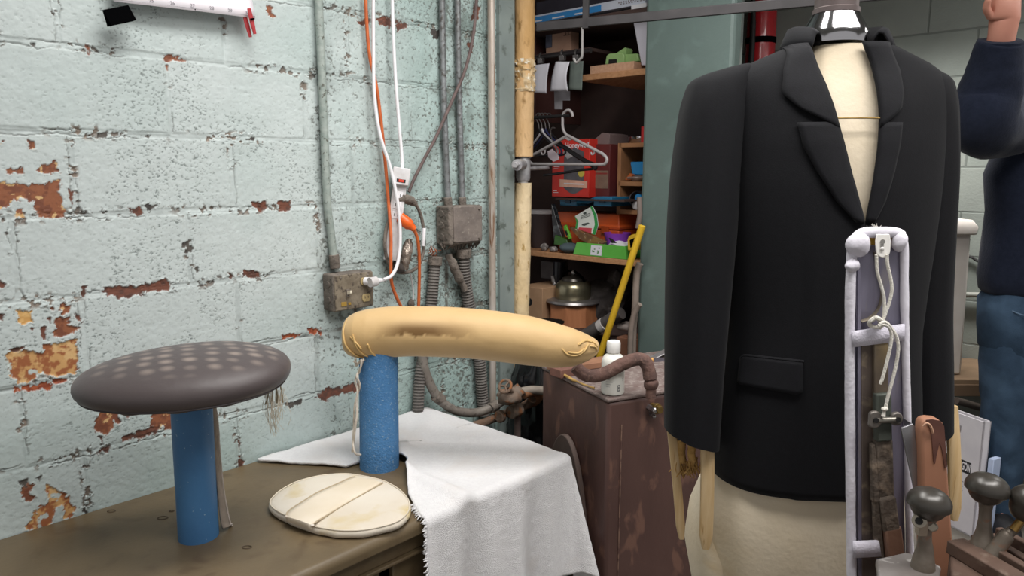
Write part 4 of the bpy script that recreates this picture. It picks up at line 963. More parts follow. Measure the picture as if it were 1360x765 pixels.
# rusty bent pipe over the top
m_rp = mat('rusty_lagged_pipe', '#6a4f47', '#54403b', 22, rough=.9, c3='#7d6257', scale3=60, thr3=(.55, .7), bump=.5, bscale=70)
YB = onz(815, 522, ZM).y
bp_ = thing('bent_pipe', 'rusty lagged pipe bending over the brown cabinet in front of the white bottle', 'pipe', onz(866, 520, ZM))
ypipe = YB - .055
pts = [(764, 487), (775, 497), (790, 499.5), (808, 494), (828, 483), (845, 477), (855, 479), (861, 489), (863.5, 503)]
PB = [ony(x, y, ypipe + .02 * (1 - i / 8)) for i, (x, y) in enumerate(pts)]; 
MB().tube(spline(PB, 8), .0205, 16).jitter(.0018, 45).build('tube', m_rp, bp_)
q = MB(); q.ell(ony(865, 510, ypipe), (.023, .023, .022), 16, 10); e_ = ony(865, 513, ypipe); q.cyl(e_, Vector((e_.x, e_.y, ZM)), .017, 12); q.jitter(.003, 40); q.build('elbow_fitting', m_rp, bp_)
# white bottle
bo = onz(814, 523, ZM); bo.y = YB + .0
m_bot = mat('white_hdpe', '#e3e2da', rough=.4); 
bt_ = thing('squeeze_bottle', 'white plastic bottle with ribbed cap standing on the brown cabinet behind the bent pipe', 'bottle', (bo.x, bo.y, ZM))
zt_ = ony(814, 453, bo.y).z; HB = zt_ - ZM; rb = .0365
q = MB(); q.lathe([(rb * .8, 0), (rb * .96, .003), (rb, .010), (rb, HB * .60), (rb * .95, HB * .66), (rb * .78, HB * .725), (rb * .52, HB * .77), (rb * .46, HB * .80)], (bo.x, bo.y, ZM), seg=36); q.build('bottle_body', m_bot, bt_)
q = MB(); pr_ = []
for i in range(40):
    pass
rr = []
for r_, z in ((rb * .56, HB * .79), (rb * .58, HB * .80), (rb * .58, HB * .97), (rb * .54, HB), (.001, HB)):
    rr.append([Vector((bo.x, bo.y, ZM + z)) + Vector((math.cos(2 * PI * k_ / 48), math.sin(2 * PI * k_ / 48), 0)) * (r_ * (1 + (.02 if k_ % 2 else 0))) for k_ in range(48)])
q.loft(rr, True); q.build('cap', mat('white_cap', '#f0efec', rough=.35), bt_)
lab = MB()
def onbot(a, z, r_=rb + .0004): return Vector((bo.x + r_ * math.sin(a), bo.y - r_ * math.cos(a), ZM + z))
m_lab = mat('grey_print', '#8d8d8c', rough=.6)
for k_ in range(4):
    z = .030 + k_ * .0075; lab.tube([onbot(a, z) for a in [-.75 + .12 * i for i in range(4 + (k_ % 3))]], .0006, 4)
for k_ in range(3):
    z = .055 - k_ * .006; lab.tube([onbot(a, z) for a in [.75 + .05 * i for i in range(4)]], .0006, 4)
lab.build('printed_lines', m_lab, bt_)
# small printed emblem
lab = MB(); 
for (a0, a1, z0, z1) in ((.28, .52, .016, .019), (.28, .52, .033, .036), (.28, .33, .016, .036), (.47, .52, .016, .036), (.36, .44, .022, .030)):
    lab.add([onbot(a0, z0), onbot(a1, z0), onbot(a1, z1), onbot(a0, z1)], [(0, 1, 2, 3)])
lab.build('printed_emblem', mat('dark_print', '#54565a', rough=.6), bt_, fixn=False)
# scrap on the cabinet top, behind
ZT = ZM
def bar(name, x0, y0, x1, y1, Y0, Y1, w, h, m, label, cat):
    a_, b_ = ony(x0, y0, Y0), ony(x1, y1, Y1); d = (b_ - a_); L = d.length; d.normalize(); s_ = d.cross(UPV).normalized(); u_ = s_.cross(d)
    q = MB(); q.box((a_ + b_) / 2, (L, w, h), M=Matrix((d, s_, u_)).transposed()); o = q.build(name, m, bevel=.002); return tag(o, label, cat)
m_alu = mat('scuffed_aluminium', '#9d9a9c', '#827c7c', 20, rough=.45, metal=.5)
m_wood = mat('dusty_pine', '#96755a', '#86664d', 8, rough=.8, stretch=(1, 8, 8), bump=.1)
Yb = onz(840, 478, ZM).y
bar('metal_strip', 849, 484, 905, 456, Yb + .02, Yb + .06, .04, .004, m_alu, 'grey metal strip leaning uppermost over the scrap at the back of the brown cabinet', 'metal strip')
bar('metal_strip', 850, 494, 905, 476, Yb - .04, Yb - .02, .02, .005, mat('pale_alu', '#b5b1b2', rough=.4, metal=.4), 'pale metal strip lying below the other strip on the brown cabinet scrap', 'metal strip')
bar('wood_offcut', 848, 505, 915, 501, Yb - .1, Yb - .08, .05, .022, mat('grey_offcut', '#87766c', '#77665d', 9, rough=.85), 'grey weathered wood offcut on the right of the cabinet top under the metal strips', 'wood')
bar('wood_offcut', 868, 519, 920, 512, Yb - .22, Yb - .2, .06, .03, mat('orange_offcut', '#a96a45', '#975c3c', 9, rough=.8), 'short orange-brown wood offcut beside the foot of the bent pipe', 'wood')
q = MB(); c = ony(874, 483, Yb + .0); q.box(c, (.055, .05, .035), rz=.3); q.box(c + Vector((0, -.026, .0)), (.03, .004, .02), rz=.3)
tag(q.build('switch_box', mat('dark_violet_box', '#4d474f', rough=.6), bevel=.003), 'small dark box lying among the metal strips on the brown cabinet', 'box')
q = MB(); q.cyl(ony(861, 480, Yb - .02), ony(868, 478, Yb - .02), .011, 12); tag(q.build('brass_ferrule', mat('orange_brass', '#b98a4e', rough=.5, metal=.4), bevel=.001), 'small brass ring lying beside the dark box on the cabinet scrap', 'ring')
q = MB(); q.tube(spline([ony(850, 495, Yb - .08), ony(858, 491, Yb - .08), ony(866, 490, Yb - .07), ony(876, 487, Yb - .06)], 5), [.008] * 5 + [.013] * 6 + [.004] * 5, 10); tag(q.build('chrome_handle', mat('soft_chrome', '#aaa6a8', rough=.3, metal=.8)), 'small bright metal handle lying between strips on the cabinet top', 'handle')
Yw = onz(785, 487, ZM).y
q = MB(); q.box(onz(775, 484, ZM + .012), (.26, .07, .022), rz=mrz); tag(q.build('wood_plank', mat('reddish_plank', '#9c7157', '#8a624b', 9, rough=.8), bevel=.002), 'reddish wood plank lying at the back of the brown cabinet behind the bottle', 'wood')
q = MB(); q.box(onz(752, 492, ZM + .015), (.10, .06, .03), rz=mrz + .2); tag(q.build('wood_block', mat('dark_red_block', '#7b5549', '#6b4a40', 9, rough=.8), bevel=.003), 'dark reddish wood block on the cabinet corner under the puff tip', 'wood')

# black bin bag on the floor behind the bench end
m_bag = mat('black_bin_bag', '#0d0d0f', rough=.22, spec=.6)
gb = onw(716, 560, -.02); gb = Vector((.14, 2.92, 0))
q = MB(); rr = []
for i in range(46):
    f_ = i / 45; z = f_ * .78
    r_ = interp([(0, .10), (.05, .145), (.3, .155), (.7, .145), (.85, .11), (.93, .05), (.97, .045), (1, .075)], f_)
    rr.append([Vector((gb.x, gb.y, z)) + Vector((math.cos(2 * PI * k_ / 64), math.sin(2 * PI * k_ / 64) * .9, 0)) * (r_ * (1 + .10 * mnoise.noise(Vector((math.cos(2 * PI * k_ / 64) * 3.2, math.sin(2 * PI * k_ / 64) * 3.2, z * 8))) + .09 * mnoise.noise(Vector((math.cos(2 * PI * k_ / 64) * 9, math.sin(2 * PI * k_ / 64) * 9, z * 22))))) for k_ in range(64)])
q.loft(rr, True); tag(q.build('bin_bag', m_bag), 'shiny black bin bag standing on the floor between wall pipe and brown cabinet', 'bag')

# ================================================================ overhead rail
m_rail = mat('dark_rail_paint', '#353233', '#2a2829', 12, rough=.55, metal=.3)
zr = 1.88; ra, rb_ = onz(713, 36, zr), onz(1130, -3, zr)
rail = thing('hanging_rail', 'dark steel rail crossing above the closet and the black jacket', 'rail', (ra + rb_) / 2)
dr = (rb_ - ra).normalized(); sr = dr.cross(UPV).normalized()
q = MB(); rb2 = rb_ + dr * .8; q.box((ra + rb2) / 2, ((rb2 - ra).length, .012, .030), M=Matrix((dr, sr, UPV)).transposed()); q.box((ra + rb2) / 2 + UPV * .013 - sr * .01, ((rb2 - ra).length, .03, .005), M=Matrix((dr, sr, UPV)).transposed()); q.build('rail_bar', m_rail, rail, bevel=.002)
ha = ra + dr * ((onz(778, 30, zr) - ra).dot(dr))
q = MB(); q.box(ha + UPV * .45, (.022, .012, .94), M=Matrix((dr, sr, UPV)).transposed()); q.build('drop_hanger', m_rail, rail, bevel=.002)
q = MB(); q.box(rb_ + dr * .3 + UPV * .45, (.022, .012, .94), M=Matrix((dr, sr, UPV)).transposed()); q.build('drop_hanger', m_rail, rail, bevel=.002)
hh = ha - UPV * .015 - dr * .012
q = MB(); q.tube(spline([hh, hh - UPV * .05, hh - UPV * .095, hh - UPV * .105 - dr * .008, hh - UPV * .115 - dr * .02, hh - UPV * .10 - dr * .03], 5), .0045, 8); q.build('grey_hook', mat('grey_hook', '#7d7a78', rough=.5, metal=.3), rail)

# ================================================================ fire extinguisher on the far wall
fx_ = ont(1010, 60, WBT - .13)
fe = thing('fire_extinguisher', 'red fire extinguisher with black hose hung on the far wall behind the jacket shoulder', 'fire extinguisher', (fx_.x, fx_.y, 1.70))
m_fr = mat('extinguisher_red', '#b3222a', rough=.25, coat=.6)
q = MB(); q.lathe([(.05, 1.75), (.07, 1.76), (.074, 1.80), (.074, 2.18), (.066, 2.23), (.045, 2.26), (.022, 2.275), (.022, 2.29)], (fx_.x, fx_.y, 0), seg=40); q.build('cylinder', m_fr, fe)
q = MB(); q.lathe([(.024, 2.285), (.024, 2.32), (.016, 2.33)], (fx_.x, fx_.y, 0), seg=20); q.box((fx_.x - .03, fx_.y - .01, 2.33), (.14, .022, .012), rz=.2); q.box((fx_.x - .03, fx_.y - .01, 2.365), (.13, .022, .01), M=Matrix.Rotation(-.25, 3, 'Y')); q.build('valve_lever', m_black, fe, bevel=.002)
hx = fx_ + Vector((-.070, -.065, 0))
q = MB(); q.tube(spline([Vector((fx_.x - .02, fx_.y, 2.31)), Vector((fx_.x - .075, fx_.y - .06, 2.30)), Vector((hx.x - .0, hx.y, 2.23)), Vector((hx.x + .006, hx.y, 2.13)), Vector((hx.x + .006, hx.y, 1.95)), Vector((hx.x + .0, hx.y, 1.70))], 8), [.012] * 24 + [.014] * 17, 12); q.build('hose', mat('black_rubber', '#1d1a1a', rough=.6), fe)
q = MB(); q.lathe([(.0765, 2.03), (.0765, 2.06)], (fx_.x, fx_.y, 0), seg=30); q.box(fx_ + TD * .095 + UPV * (2.045 - fx_.z), (.03, .06, .03), rz=WROT - PI / 2); q.build('bracket', m_black, fe)

# white louvred panel pipe between the column and the wall
q = MB(); c = ont(980, 60, WBT - .5); q.tube([Vector((c.x, c.y, 0)), Vector((c.x, c.y, 2.89))], .022, 14); tag(q.build('drain_pipe', mat('grey_drain', '#98a09c', '#7d8582', 9, rough=.6)), 'vertical grey pipe behind the teal column beside the fire extinguisher', 'pipe')
# ================================================================ suit form, jacket, sleeve stretchers
FC = Vector((.578, 1.375, 0))
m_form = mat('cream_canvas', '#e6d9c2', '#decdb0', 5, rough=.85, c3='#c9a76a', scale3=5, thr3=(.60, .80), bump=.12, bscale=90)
form = thing('suit_form', 'cream canvas dress form with chrome neck cone, wearing the black jacket', 'dress form', (FC.x, FC.y, 0))
def sell(a, b_, n_=2.35, N=64, c=Vector((0, 0, 0)), fn=None):
    out = []
    for k_ in range(N):
        p = 2 * PI * k_ / N; s_, c_ = math.sin(p), math.cos(p)
        x = a * math.copysign(abs(s_) ** (2 / n_), s_); y = -b_ * math.copysign(abs(c_) ** (2 / n_), c_)
        out.append(Vector((c.x + x, c.y + y, c.z)))
    return out
# torso inside the jacket
TR = [(.86, .175, .112), (.98, .165, .108), (1.08, .158, .105), (1.20, .165, .112), (1.32, .172, .116), (1.42, .165, .105), (1.49, .14, .088), (1.53, .105, .074), (1.56, .075, .064), (1.585, .060, .058), (1.60, .055, .055)]
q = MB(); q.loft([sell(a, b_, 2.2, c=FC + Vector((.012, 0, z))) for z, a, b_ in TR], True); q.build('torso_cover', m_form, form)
# waist seam across the chest
zs = ony(1142, 157, FC.y - .11).z
q = MB(); rg = sell(.1685, .1145, 2.2, N=72, c=FC + Vector((.012, 0, zs))); q.tube(rg, .0016, 6, closed=True); q.build('chest_seam', mat('rusty_seam', '#b89a5e', '#8d7036', 40, rough=.9), form)
# hip bag below the hem
HP = [(.90, .160, .105), (.85, .170, .115), (.80, .180, .125), (.75, .188, .131), (.70, .188, .132), (.60, .170, .120), (.52, .15, .11), (.47, .10, .09)]
rr = []
for z, a, b_ in HP[::-1]:
    ring = sell(a, b_, 2.4, N=96, c=FC + Vector((-.004, 0, z)))
    for i, p in enumerate(ring):
        an = 2 * PI * i / 96; w = .006 * math.sin(an * 11 + z * 6) * (1 if z > .8 else .4) + .010 * mnoise.noise(Vector((p.x * 9, p.y * 9, z * 5)))
        p += (p - (FC + Vector((0, 0, z)))).normalized() * w
    rr.append(ring)
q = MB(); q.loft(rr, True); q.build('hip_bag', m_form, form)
q = MB()
rr = []
for z, a, b_, dx_ in ((.76, .03, .06, -.16), (.70, .045, .085, -.165), (.62, .055, .095, -.162), (.52, .05, .09, -.15), (.45, .04, .08, -.14)):
    rr.append(sell(a, b_, 2.2, N=32, c=FC + Vector((dx_, .04, z))))
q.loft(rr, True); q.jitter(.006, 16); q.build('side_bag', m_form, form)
q = MB(); q.lathe([(.045, .0), (.045, .5)], (FC.x, FC.y, 0), seg=20); q.lathe([(.22, 0), (.22, .02), (.06, .05)], (FC.x, FC.y, 0), seg=32); q.build('stand_column', mat('dark_stand', '#34302e', rough=.6, metal=.4), form)
# chrome neck and pole
nz0 = ony(1106, 44, FC.y - .05).z; nz1 = ony(1108, 11, FC.y - .03).z
m_chrome = mat('chrome', '#c9c8cc', rough=.12, metal=1.0)
nc = FC + Vector((.002, 0, 0))
q = MB(); q.lathe([(.058, nz0 - .012), (.058, nz0), (.0555, nz0 + .012), (.0385, nz1 - .004), (.0375, nz1)], nc, seg=48); q.build('chrome_neck', m_chrome, form)
q = MB(); q.lathe([(.040, nz1 - .004), (.040, nz1 + .004), (.037, nz1 + .006), (.037, nz1 + .5)], nc, seg=36); q.build('neck_tube', mat('brown_neck_tube', '#7d7271', '#665a58', 20, rough=.45, metal=.4, stretch=(1, 1, .1)), form)

# ---- jacket
m_jk = mat('black_suiting', '#101014', '#0d0d11', 140, rough=.85, spec=.25, sheen=.03, bump=.08, bscale=500)
m_jk2 = mat('black_lapel_cloth', '#121217', '#0f0f13', 140, rough=.8, spec=.25, sheen=.04, bump=.08, bscale=500)
jk = thing('suit_jacket', 'black single-breasted suit jacket hanging buttoned on the cream dress form', 'jacket', (FC.x, FC.y, .8))
JR = [(.800, .196, .140), (.86, .194, .139), (.94, .188, .135), (1.02, .180, .130), (1.09, .176, .126), (1.18, .180, .128), (1.28, .188, .131), (1.36, .192, .130), (1.43, .194, .122), (1.49, .196, .108), (1.525, .198, .094), (1.548, .192, .082), (1.563, .172, .075), (1.578, .140, .071), (1.592, .105, .068), (1.606, .076, .066)]
JA = [(z, a) for z, a, b_ in JR]; JB = [(z, b_) for z, a, b_ in JR]
NJ = 2.5
JC = FC + Vector((.006, .0, 0))
def jpt(phi, z, off=0.0):
    a, b_ = interp(JA, z) + off, interp(JB, z) + off
    s_, c_ = math.sin(phi), math.cos(phi)
    x = a * math.copysign(abs(s_) ** (2 / NJ), s_); y = -b_ * math.copysign(abs(c_) ** (2 / NJ), c_)
    w = 0.003 * mnoise.noise(Vector((x * 7, y * 7, z * 4))) + .0035 * mnoise.noise(Vector((x * 14, y * 14, z * 2.5)))
    drp = 0
    if z < .83: drp = 0
    return JC + Vector((x * (1 + w * 4), y * (1 + w * 6), z))
def phi_of_x(xr, z):
    a = interp(JA, z); t = max(-1, min(1, xr / a)); return math.asin(math.copysign(abs(t) ** (NJ / 2), t))
def front(xr, z, off=0.0): return jpt(phi_of_x(xr, z), z, off)
# opening edges (metres right of the jacket centre line) against height
def zx(px_, py_):
    Yf = FC.y - .115
    for _ in range(6):
        p = ony(px_, py_, Yf); zc_ = min(p.z, 1.60); ph = phi_of_x(p.x - JC.x, zc_); Yf = jpt(ph, zc_).y
    return p.z, p.x - JC.x
VL = sorted(zx(*p) for p in [(1072, 50), (1085, 85), (1100, 120), (1118, 180), (1132, 235), (1147, 291)])
VR = sorted(zx(*p) for p in [(1144, 50), (1157, 85), (1164, 115), (1168, 160), (1164, 210), (1150, 291)])
ZV = VL[0][0]
zl = [.800, .815, .83, .86, .90, .94, .98, 1.02, 1.06, 1.09, 1.13, 1.18, 1.22] + [ZV] + [ZV + (1.60 - ZV) * i / 18 for i in range(1, 19)]
zl = sorted(set(round(z, 4) for z in zl))
NP = 110
q = MB(); rows = []
for z in zl:
    if z >= ZV - 1e-6: pr_, pl_ = phi_of_x(interp(VR, z), z), phi_of_x(interp(VL, z), z)
    else: pr_, pl_ = phi_of_x(VL[0][1] - .004, z), phi_of_x(VL[0][1] + .02, z)   # the fronts lap below the button
    row_ = []
    for k_ in range(NP + 1):
        f_ = k_ / NP; ph = pr_ + (2 * PI + pl_ - pr_) * f_
        off = .0035 if f_ > .93 and z < ZV else 0.0
        # hem drops in a gentle curve towards the front and the fronts are cut away
        zz_ = z
        if z < .84: zz_ = z + .016 * (1 - math.cos(ph)) * .5 - .0
        p = jpt(ph, zz_, off); 
        row_.append(p)
    rows.append(row_)
q.loft(rows, False, ring_closed=False); q.build('jacket_body', m_jk, jk, solid=.004, ang=60, fixn=True)
# lapels with notch, and collar
def band(xs_in, xs_out, zs_, o0, o1, nm, m, sk=0.0):
    q = MB(); rows = []
    for i, (z, xi, xo) in enumerate(zip(zs_, xs_in, xs_out)):
        row_ = []
        for j in range(7):
            f_ = j / 6; row_.append(front(lerp(xi, xo, f_), min(z + sk * f_ * (1 - i / (len(zs_) - 1)) ** 2, 1.602), lerp(o0, o1, f_) + .004 * math.sin(PI * f_)))
        rows.append(row_)
    q.loft(rows, False, ring_closed=False); return q.build(nm, m, jk, solid=.003, ang=50)
LO = sorted(zx(*p) for p in [(1139, 300), (1110, 268), (1085, 228), (1068, 195), (1060, 163)])
zl1 = [lerp(ZV - .005, LO[-1][0], i / 20) for i in range(21)]
band([interp(VL, z) for z in zl1], [min(interp(LO, z), interp(VL, z) - .002) for z in zl1], zl1, .002, .007, 'left_lapel', m_jk2)
LOR = sorted(zx(*p) for p in [(1156, 300), (1172, 268), (1184, 228), (1191, 195), (1194, 163)])
zl2 = [lerp(ZV - .005, LOR[-1][0], i / 20) for i in range(21)]
band([interp(VR, z) for z in zl2], [max(interp(LOR, z), interp(VR, z) + .002) for z in zl2], zl2, .002, .006, 'right_lapel', m_jk2)
CO = sorted(zx(*p) for p in [(1064, 171), (1040, 136), (1042, 95), (1046, 66)])
zc1 = [lerp(CO[0][0], 1.600, i / 14) for i in range(15)]
band([interp(VL, z) for z in zc1], [min(interp(CO, z), interp(VL, z) - .03) for z in zc1], zc1, .0025, .008, 'collar_front', m_jk2, sk=.034)
COR = sorted(zx(*p) for p in [(1193, 171), (1196, 136), (1190, 95), (1178, 66)])
zc2 = [lerp(COR[0][0], 1.600, i / 14) for i in range(15)]
band([interp(VR, z) for z in zc2], [max(interp(COR, z), interp(VR, z) + .025) for z in zc2], zc2, .0025, .007, 'collar_front', m_jk2, sk=.034)
# the collar stand round the back of the neck
q = MB(); rows = []
zt2 = ony(1063, 28, FC.y + .0).z
for j, (dr_, dz_) in enumerate(((-.012, -.012), (-.010, .012), (-.002, .026), (.006, .022), (.014, .0), (.020, -.022))):
    row_ = []
    for k_ in range(41):
        f_ = k_ / 40; ph = R(44) + (R(360) - R(88)) * f_
        fall = math.sin(PI * f_) ** .5
        base = JC + Vector((.004 + (.078 + dr_) * math.sin(ph), .01 - (.070 + dr_) * math.cos(ph), 1.606 + dz_ * (.55 + .45 * fall) + .012 * fall))
        row_.append(base)
    rows.append(row_)
q.loft(rows, False, ring_closed=False); q.build('collar', m_jk2, jk, solid=.004, ang=60)
# sleeves
def sleeve(sd, path, name):
    """path: (z, cx, cy, rx, ry) from the shoulder down"""
    q = MB(); rr = []
    P = [Vector(p[:3]) for p in path]
    n2 = 5
    zs_ = []
    for i in range(len(path) - 1):
        for j in range(n2): zs_.append((i + j / n2))
    zs_.append(len(path) - 1)
    for u in zs_:
        i = min(int(u), len(path) - 2); f_ = u - i
        def cr_(k_):
            a, b_, c, d = (path[max(i - 1, 0)][k_], path[i][k_], path[i + 1][k_], path[min(i + 2, len(path) - 1)][k_])
            return .5 * (2 * b_ + (c - a) * f_ + (2 * a - 5 * b_ + 4 * c - d) * f_ ** 2 + (3 * b_ - a - 3 * c + d) * f_ ** 3)
        z, cx, cy, rx, ry = (cr_(k_) for k_ in range(5))
        ring = []
        for k_ in range(56):
            p = 2 * PI * k_ / 56; s_, c_ = math.sin(p), math.cos(p)
            x = rx * math.copysign(abs(s_) ** .88, s_); y = ry * math.copysign(abs(c_) ** .88, c_)
            w = 1 + .035 * mnoise.noise(Vector((s_ * 1.8, c_ * 1.8, z * 4 + sd * 9))) + .02 * mnoise.noise(Vector((s_ * 4, c_ * 4, z * 3 + sd)))
            w += .012 * math.sin(p * 9) * max(0, 1 - abs(z - 1.50) / .05)
            # shoulder cap leans in towards the neck
            zz_ = z - x * sd * .25 * max(0, min(1, (z - 1.48) / .05))
            if i == len(path) - 2: zz_ = z - .018 * s_ * (-sd) * f_
            ring.append(JC + Vector((cx + x * w, cy + y * w, zz_)))
        rr.append(ring)
    q.loft(rr, True); return q.build(name, m_jk, jk, ang=60)
zsh = ony(925, 92, FC.y).z
zc_l = ony(912, 572, FC.y - .02).z
sleeve(-1, [(zsh + .002, -.192, .004, .026, .028), (zsh - .005, -.203, .004, .050, .050), (zsh - .028, -.211, .002, .056, .066), (zsh - .08, -.218, -.002, .058, .076), (zsh - .18, -.228, -.010, .060, .080), (zsh - .30, -.235, -.022, .060, .077), (zsh - .44, -.241, -.035, .057, .071), (zsh - .56, -.245, -.046, .053, .064), (zc_l, -.247, -.055, .050, .060)], 'left_sleeve')
zc_r = ony(1250, 568, FC.y).z
sleeve(1, [(zsh + .0, .146, .004, .026, .026), (zsh - .007, .156, .004, .048, .050), (zsh - .030, .161, .002, .050, .064), (zsh - .08, .166, .0, .049, .072), (zsh - .18, .174, -.002, .050, .074), (zsh - .30, .180, -.006, .049, .070), (zsh - .44, .186, -.012, .047, .064), (zsh - .56, .197, -.020, .045, .060), (zc_r, .206, -.028, .043, .056)], 'right_sleeve')
# flap pocket
FL = [(982, 472), (1022, 475), (1066, 480), (1066, 500), (1064, 519), (1056, 523), (1020, 519), (990, 513), (982, 506)]
def onj(px_, py_, off):
    Yf = FC.y - .12
    for _ in range(6):
        p = ony(px_, py_, Yf); ph = phi_of_x(p.x - JC.x, p.z); Yf = jpt(ph, p.z).y
    return front(p.x - JC.x, p.z, off)
q = MB(); rows = []
for f_ in [i / 8 for i in range(9)]:
    row_ = []
    for g_ in [i / 12 for i in range(13)]:
        xt = lerp(981, 1067, g_); yt = lerp(471, 480, g_); rnd = 5 * max(0, (abs(g_ - .5) - .42) / .08) ** 2
        yb = lerp(508, 524, g_) - rnd
        row_.append(onj(xt - 0 * f_, lerp(yt, yb, f_), .004 + .004 * f_))
    rows.append(row_)
q.loft(rows, False, ring_closed=False); q.build('pocket_flap', m_jk2, jk, solid=.004, ang=50)
q = MB(); q.tube([onj(lerp(980, 1068, i / 10), lerp(470, 479.5, i / 10), .004) for i in range(11)], .0028, 6); q.build('pocket_welt', m_jk2, jk)
bx_, bz_ = VL[0][1] + .006, ZV - .02
q = MB(); c = front(bx_, bz_, .006); q.lathe([(.001, 0), (.009, .0), (.0105, .002), (.0095, .004), (.007, .0032), (.001, .0030)], c, axis=(0, -1, 0), seg=20); q.build('button', mat('black_button', '#0e0e10', rough=.25), jk)

# ---- wooden sleeve stretchers poking out of the cuffs
m_slat = mat('pale_ash_slat', '#dcc094', '#cfae7d', 10, rough=.6, stretch=(12, 12, 1), c3='#b58f5d', scale3=14, thr3=(.62, .74))
m_rope = mat('hemp_rope', '#c39c60', '#a67f45', 50, rough=.95, bump=.6)
def slat(t, x0, y0, x1, y1, Y, w, d, top=.16):
    """one curved flat slat; the visible length runs between the two pixel points, the rest is up inside the sleeve"""
    a_, b_ = ony(x0, y0, Y), ony(x1, y1, Y); ax_ = (a_ - b_); L = ax_.length; ax_.normalize(); rr = []
    for i in range(19):
        f_ = i / 18; c = b_ + ax_ * (f_ * (L + top)); ww = w * min(1, .45 + f_ * 6) if f_ < .1 else w
        if f_ < .02: ww = w * .55
        c = c + Vector((0, -.006 * math.sin(PI * f_), 0))
        rr.append([c + Vector((sx * ww / 2, sy * d / 2, 0)) for sx, sy in ((-1, -.6), (-.7, -1), (.7, -1), (1, -.6), (1, .6), (.7, 1), (-.7, 1), (-1, .6))])
    q = MB(); q.loft(rr, True); return q.build('slat', m_slat, t, ang=50)
ZC = zc_l
YS = FC.y - .055
sl_ = thing('sleeve_stretcher', "two pale wooden slats with rope tassels hanging from the black jacket's left cuff", 'sleeve stretcher', ony(920, 720, YS))
slat(sl_, 893, 585, 905, 715, YS + .012, .0165, .010, top=.03); slat(sl_, 939, 590, 937, 728, YS - .025, .024, .012, top=.04)
def tassel(t, x, y0, y1, Y, r_):
    q = MB(); a_, b_ = ony(x - 2, y0, Y), ony(x, y1, Y)
    q.tube([a_ + Vector((.001 * math.sin(i), 0, 0)) + (b_ - a_) * (i / 8 * .65) for i in range(9)], r_, 10)
    for i in range(40):
        s_ = lerp(a_, b_, random.uniform(.5, .72)) + Vector((random.gauss(0, r_ * .7), random.gauss(0, r_ * .7), 0))
        q.tube([s_, s_ + Vector((random.gauss(0, .003), random.gauss(0, .002), -.012)), s_ + Vector((random.gauss(0, .006), random.gauss(0, .003), -random.uniform(.018, .034)))], .0010, 4)
    return q.build('rope_tassel', m_rope, t)
tassel(sl_, 906, 583, 630, YS + .01, .0085); tassel(sl_, 920, 588, 626, YS - .01, .0075)
YR = FC.y - .028
sr_ = thing('sleeve_stretcher', "single pale wooden slat hanging from the black jacket's right cuff beside the orange-brown lever", 'sleeve stretcher', ony(1265, 690, YR))
slat(sr_, 1264, 572, 1267, 690, YR, .0225, .013, top=.05)
# ================================================================ front clamp paddle of the form finisher
YC = 1.135
cl_ = thing('front_clamp', 'tall narrow clamp with white padded rim and tied cord pressing on the black jacket front', 'clamp', ony(1166, 760, YC))
m_wpad = mat('white_padding', '#e6e3ec', '#dad6e0', 14, rough=.9, bump=.15, bscale=120)
m_plate = mat('brushed_plate', '#8b8799', '#7b7788', 8, rough=.38, metal=.35, stretch=(8, 8, 1), c3='#9a917f', scale3=4, thr3=(.55, .75))
def cp(x, y, d=0.0): return ony(x, y, YC - d)
# rim: a padded tube round the plate, running past the bottom of the picture
rim = [(1132.5, 900), (1131, 765), (1129.5, 640), (1128.5, 500), (1129, 400), (1131, 345), (1134, 322), (1141, 312), (1152, 309), (1168, 308.5), (1186, 309), (1196, 312), (1200.5, 322), (1201, 345), (1201.5, 420), (1204, 520), (1206.5, 640), (1209, 765), (1211, 900)]
RP = spline([cp(x, y, .0) for x, y in rim], 8)
rad = []
for i, p in enumerate(RP):
    f_ = i / (len(RP) - 1)
    r_ = .0062 if f_ > .62 else .0078
    if .36 < f_ < .62: r_ = .0082
    rad.append(r_ + .0011 * mnoise.noise(Vector((p.x * 40, p.z * 26, 1))))
q = MB(); q.tube(RP, rad, 14); q.build('padded_rim', m_wpad, cl_)
q = MB()
for x, y, a, b_, c_ in ((1140, 325, .019, .014, .019), (1194, 321, .011, .012, .015), (1131.5, 352, .010, .010, .012)):
    q = MB(); q.ell(cp(x, y, .006), (a, b_, c_), 18, 12); q.jitter(.0035, 60); q.build('bunched_corner', m_wpad, cl_)
q = MB(); q.box((cp(1140, 318, .0) + cp(1194, 318, .0)) / 2, ((cp(1194, 318) - cp(1140, 318)).length, .004, .016)); q.build('brass_edge', mat('brass_strip', '#b08c35', '#96752b', 30, rough=.5, metal=.5), cl_, bevel=.001)
# backing plate and its two folded ribs
pl = [cp(1137, 326, -.004), cp(1197, 326, -.004), cp(1204, 900, -.004), cp(1137, 900, -.004)]
q = MB(); q.prism(pl, (0, .004, 0)); q.build('face_plate', m_plate, cl_)
m_worn = mat('worn_grey_bronze', '#6c6058', '#5a4f49', 12, rough=.5, metal=.4, c3='#857868', scale3=40, thr3=(.56, .68), bump=.2)
q = MB(); q.prism([cp(1142, 443, .0), cp(1160, 443, .0), cp(1163, 900, .0), cp(1143, 900, .0)], (0, -.006, 0)); q.build('guide_rail', m_worn, cl_, bevel=.001)
q = MB(); q.prism([cp(1137.5, 326), cp(1141, 326), cp(1144, 900), cp(1139, 900)], (0, -.005, 0)); q.build('plate_edge', m_plate, cl_, bevel=.001)
